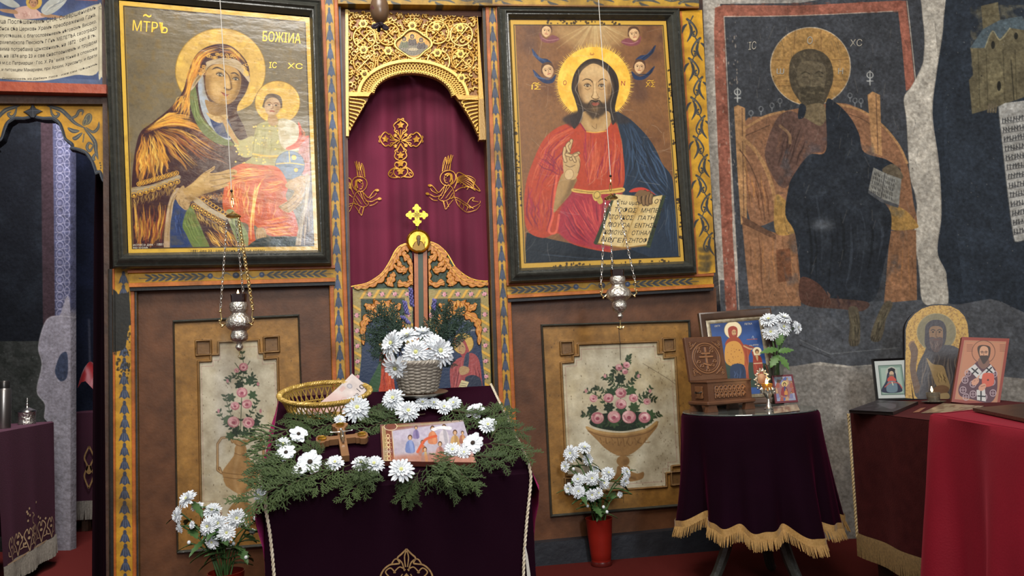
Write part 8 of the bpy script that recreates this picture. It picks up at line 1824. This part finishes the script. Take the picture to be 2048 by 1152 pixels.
mb.grid(G);mb.grid([[TR_-nl*.5*u+A_([0,0,-v*.6]) for u in np.linspace(0,1,6)] for v in np.linspace(0,1,6)]);mb.build('velvet',mat('burgundy_plush','3a0c22',.85,sheen=.06,sheen_tint='a04070',noise=(4,'2e0a1a',.3),bump=(300,.15)),e)
CLP=lambda P:np.stack([(TL_*(1-u)+TR_*u)*(1-v)+(BL2*(1-u)+BR2*u)*v+nl*(.009+.010*v*math.sin(u*16+.5)) for u,v in P])
a=Applique(CLP,0);rs=random.Random(4)
for k in range(6):
 u0=.14+k*.14
 for sg in (-1,1):
  a.line([(u0,.97),(u0+.03*sg,.9),(u0+.06*sg,.84+.02*(k % 2)),(u0+.02*sg,.80),(u0+.005*sg,.84)],.010);a.line([(u0+.03*sg,.93),(u0+.07*sg,.92),(u0+.07*sg,.89)],.008)
 a.ell(u0,.87,.02,.012)
for k in range(16):
 a.ell(.5+rs.uniform(-.3,.42)*(1-k/22),.90-k*.018,.012,.010)
for k in range(7):a.line([(.50,.97-k*.04),(.52+.02*(-1)**k,.95-k*.04),(.50,.93-k*.04)],.010);
a.line([(.04,.975),(.96,.975)],.012);a.build('gold_embroidery',mat('pale_gold_thread','b89c78',.6),e);mb=MB()
for k in range(110):
 u=k/109;p=CLP([(u,1.0)])[0];mb.tube([p+A_([0,0,.015]),p+nl*.003-A_([0,0,.03]),p+nl*.004+A_([random.uniform(-.004,.004),0,-.085])],[.004,.0044,.003],4,cap=False)
mb.build('pale_fringe',mat('pale_fringe','8a8276',.8,noise=(100,'5c564c',.3)),e)
mb=MB();mb.box((TL_+TR_)/2-nl*.26+A_([0,0,-.018]),(TR_-TL_)/2*.96,nl*.24,A_([0,0,.012]));mb.build('tabletop',BROWNW,e,smooth=False)
for u,w in ((.06,.06),(.94,.06),(.06,.44),(.94,.44)):
 p=TL_+(TR_-TL_)*u-nl*w;mb=MB();mb.box(A_([p[0],p[1],(ztl-.03)/2]),A_([.025,0,0]),A_([0,.025,0]),A_([0,0,(ztl-.03)/2]));mb.build('leg',BROWNW,e,smooth=False)
def lz(px,d):p=at_depth(A_(float(px)),A_(850.),d);p[2]=ztl;return p
tp=TL_+(TR_-TL_)*.22-nl*.06;s=tp[1]/1500;o_=tp;e=empty('steel_flask',o_,'tall steel flask standing at the left edge on the burgundy-covered table','flask');STL=mat('brushed_steel','8a8480',.3,.9)
tp=at_depth(A_(7.),A_(850.),3.72);tp[2]=ztl;e.location=tp;LOC[e.name]=tp
MB().lathe([(0,0),(.030,0),(.031,.004),(.031,.185),(.027,.195),(0,.195)],tp,28,close=False).build('flask_body',STL,e);MB().lathe([(0,.195),(.024,.195),(.025,.225),(.022,.232),(0,.234)],tp,28,close=False).build('flask_lid',mat('dark_steel','4a4644',.3,.8),e)
tp=at_depth(A_(54.),A_(843.),4.02);tp[2]=ztl;e=empty('silver_vessel',tp,'small chased silver vessel with a pointed lid on the burgundy-covered table','vessel')
MB().lathe([(0,0),(.040,0),(.042,.006),(.040,.012),(.040,.060),(.043,.064),(0,.066)],tp,32,close=False).build('vessel_body',SILVL,e);MB().lathe([(.043,.064),(.040,.072),(.025,.080),(.010,.088),(.006,.098),(.009,.104),(.004,.112),(.003,.126),(.006,.130),(.001,.140)],tp,24).build('vessel_lid',SILV,e)
mb=MB();p0,p1=at_depth(A_(151.),A_(826.),5.0),at_depth(A_(215.),A_(818.),5.0);zq=(p0[2]+p1[2])/2
e=empty('sanctuary_table_cloth',A_([p1[0],p1[1],0]),'dark burgundy cloth with pale fringe on the small table deep inside the left arch','tablecloth');xs=np.linspace(p0[0],p0[0]+.62,20)
G=[[A_([x,5.3,zq]) for x in xs],[A_([x,5.01,zq]) for x in xs]]+[[A_([x,5.0-.01*math.sin(x*40)*(zq-z),z]) for x in xs] for z in np.linspace(zq-.01,.19,10)];mb.grid(G);mb.grid([[A_([p0[0],y,z]) for y in (5.3,5.15,5.0)] for z in (zq,.5,.19)]);mb.build('velvet',mat('burgundy_plush',''),e);mb=MB()
for k in range(60):
 x=xs[0]+.62*k/59;mb.tube([A_([x,4.994,.20]),A_([x,4.992,.15]),A_([x+random.uniform(-.004,.004),4.99,.08])],[.0055,.006,.004],4,cap=False)
mb.build('pale_fringe',mat('pale_fringe',''),e);mb=MB();mb.aabox((xs[0]+.03,5.03,zq-.03),(xs[-1]-.03,5.28,zq-.004));mb.build('tabletop',BROWNW,e,smooth=False)
for x in (xs[0]+.05,xs[-1]-.05):
 for y in (5.05,5.26):mb=MB();mb.aabox((x-.02,y-.02,0),(x+.02,y+.02,zq-.03));mb.build('leg',BROWNW,e,smooth=False)
def E2(P):return np.stack([A_([xs[0]+p[0],4.985,p[1]]) for p in P])
a=Applique(E2,0)
for sg in (-1,1):a.line([(.10,.28),(.10+.03*sg,.36),(.10+.01*sg,.42),(.10+.03*sg,.48),(.10,.55)],.010);
a.ell(.10,.40,.02,.03);a.build('gold_embroidery',mat('dull_gold_thread',''),e)
# red covered heap on that table
mb=MB();G=[];rsn=np.random.RandomState(3)
for i in range(13):
 f=i/12;G.append([A_([xs[0]+.0+.52*(k/20),5.02+.25*math.sin(PI*f)*.0+.26*f,zq+.004+(.36*math.sin(PI*min(1,(k+4)/13))**.7*math.sin(PI*(f*.8+.1))**.5)*(.86+.14*math.sin(k*1.1+f*3))]) for k in range(21)])
mb.grid(G);o=mb.build('red_covered_bundle',mat('dark_red_satin','7a1418',.5,sheen=.3,noise=(6,'8c2020',.3)));tag(o,'dark red cloth-covered bundle on the small table deep inside the left arch','bundle')
# dark curtain drawn aside behind the left post
mb=MB();G=[];c0_,c1_=PL.hit(A_(187.),A_(700.),-.22),PL.hit(A_(217.),A_(700.),-.22);c1_=c0_+unit(c1_-c0_)*.16
for z in np.linspace(2.35,.01,30):
 w_=1.0 if z > 1.9 else 1.0;G.append([A_([*(c0_+(c1_-c0_)*u*w_)[:2],z])+PL.n*(.018*math.sin(u*22+.3*z))-A_([.10*max(0,(z-1.65))**1.5*(1-u)*-1,0,0])*.35 for u in np.linspace(0,1,40)])
mb.grid(G);o=mb.build('door_curtain',mat('dark_burgundy_curtain','12030a',.9,sheen=.06,sheen_tint='6a2040',spec=.1));tag(o,'dark burgundy curtain drawn to the side of the left arch','curtain')
# ================================================================ light and camera
sc=bpy.context.scene
w=bpy.data.worlds.new('room_air');w.use_nodes=True;sc.world=w
w.node_tree.nodes['Background'].inputs[0].default_value=(1.0,.97,.93,1);w.node_tree.nodes['Background'].inputs[1].default_value=0.37
def area(name,loc,target,sx,sy,power,col):
 l=bpy.data.lights.new(name,'AREA');l.shape='RECTANGLE';l.size=sx;l.size_y=sy;l.energy=power;l.color=col
 o=bpy.data.objects.new(name,l);COL.objects.link(o);o.location=loc
 o.rotation_euler=(Vector(target)-Vector(loc)).to_track_quat('-Z','Y').to_euler();return o
area('window_daylight',(1.55,-3.4,3.1),(-.4,3.5,1.4),.5,1.5,150,(.84,.92,1.0))
area('dome_daylight',(-.3,.8,4.6),(0,3.2,1.4),1.8,1.4,165,(1.0,.96,.90))
area('warm_fill',(.2,-1.6,3.4),(.3,3.5,1.8),1.2,.8,45,(1.0,.86,.66))  # added warm fill from the front, stands for no actual lamp
area('sanctuary_window',(-2.3,3.7,3.3),(-2.85,4.5,1.0),.6,.5,95,(.96,.93,1.0))
cam=bpy.data.cameras.new('camera');cam.sensor_width=36;cam.lens=F/2048*36;cam.clip_start=.02
co=bpy.data.objects.new('camera',cam);COL.objects.link(co)
M=Matrix.Identity(4)
for i in range(3):M[i][0]=_r[i];M[i][1]=_u[i];M[i][2]=-_f[i];M[i][3]=CAM[i]
co.matrix_world=M;sc.camera=co
sc.view_settings.view_transform='Standard';sc.view_settings.look='None';sc.view_settings.gamma=1;sc.view_settings.use_curve_mapping=False
sc.view_settings.exposure=0.20
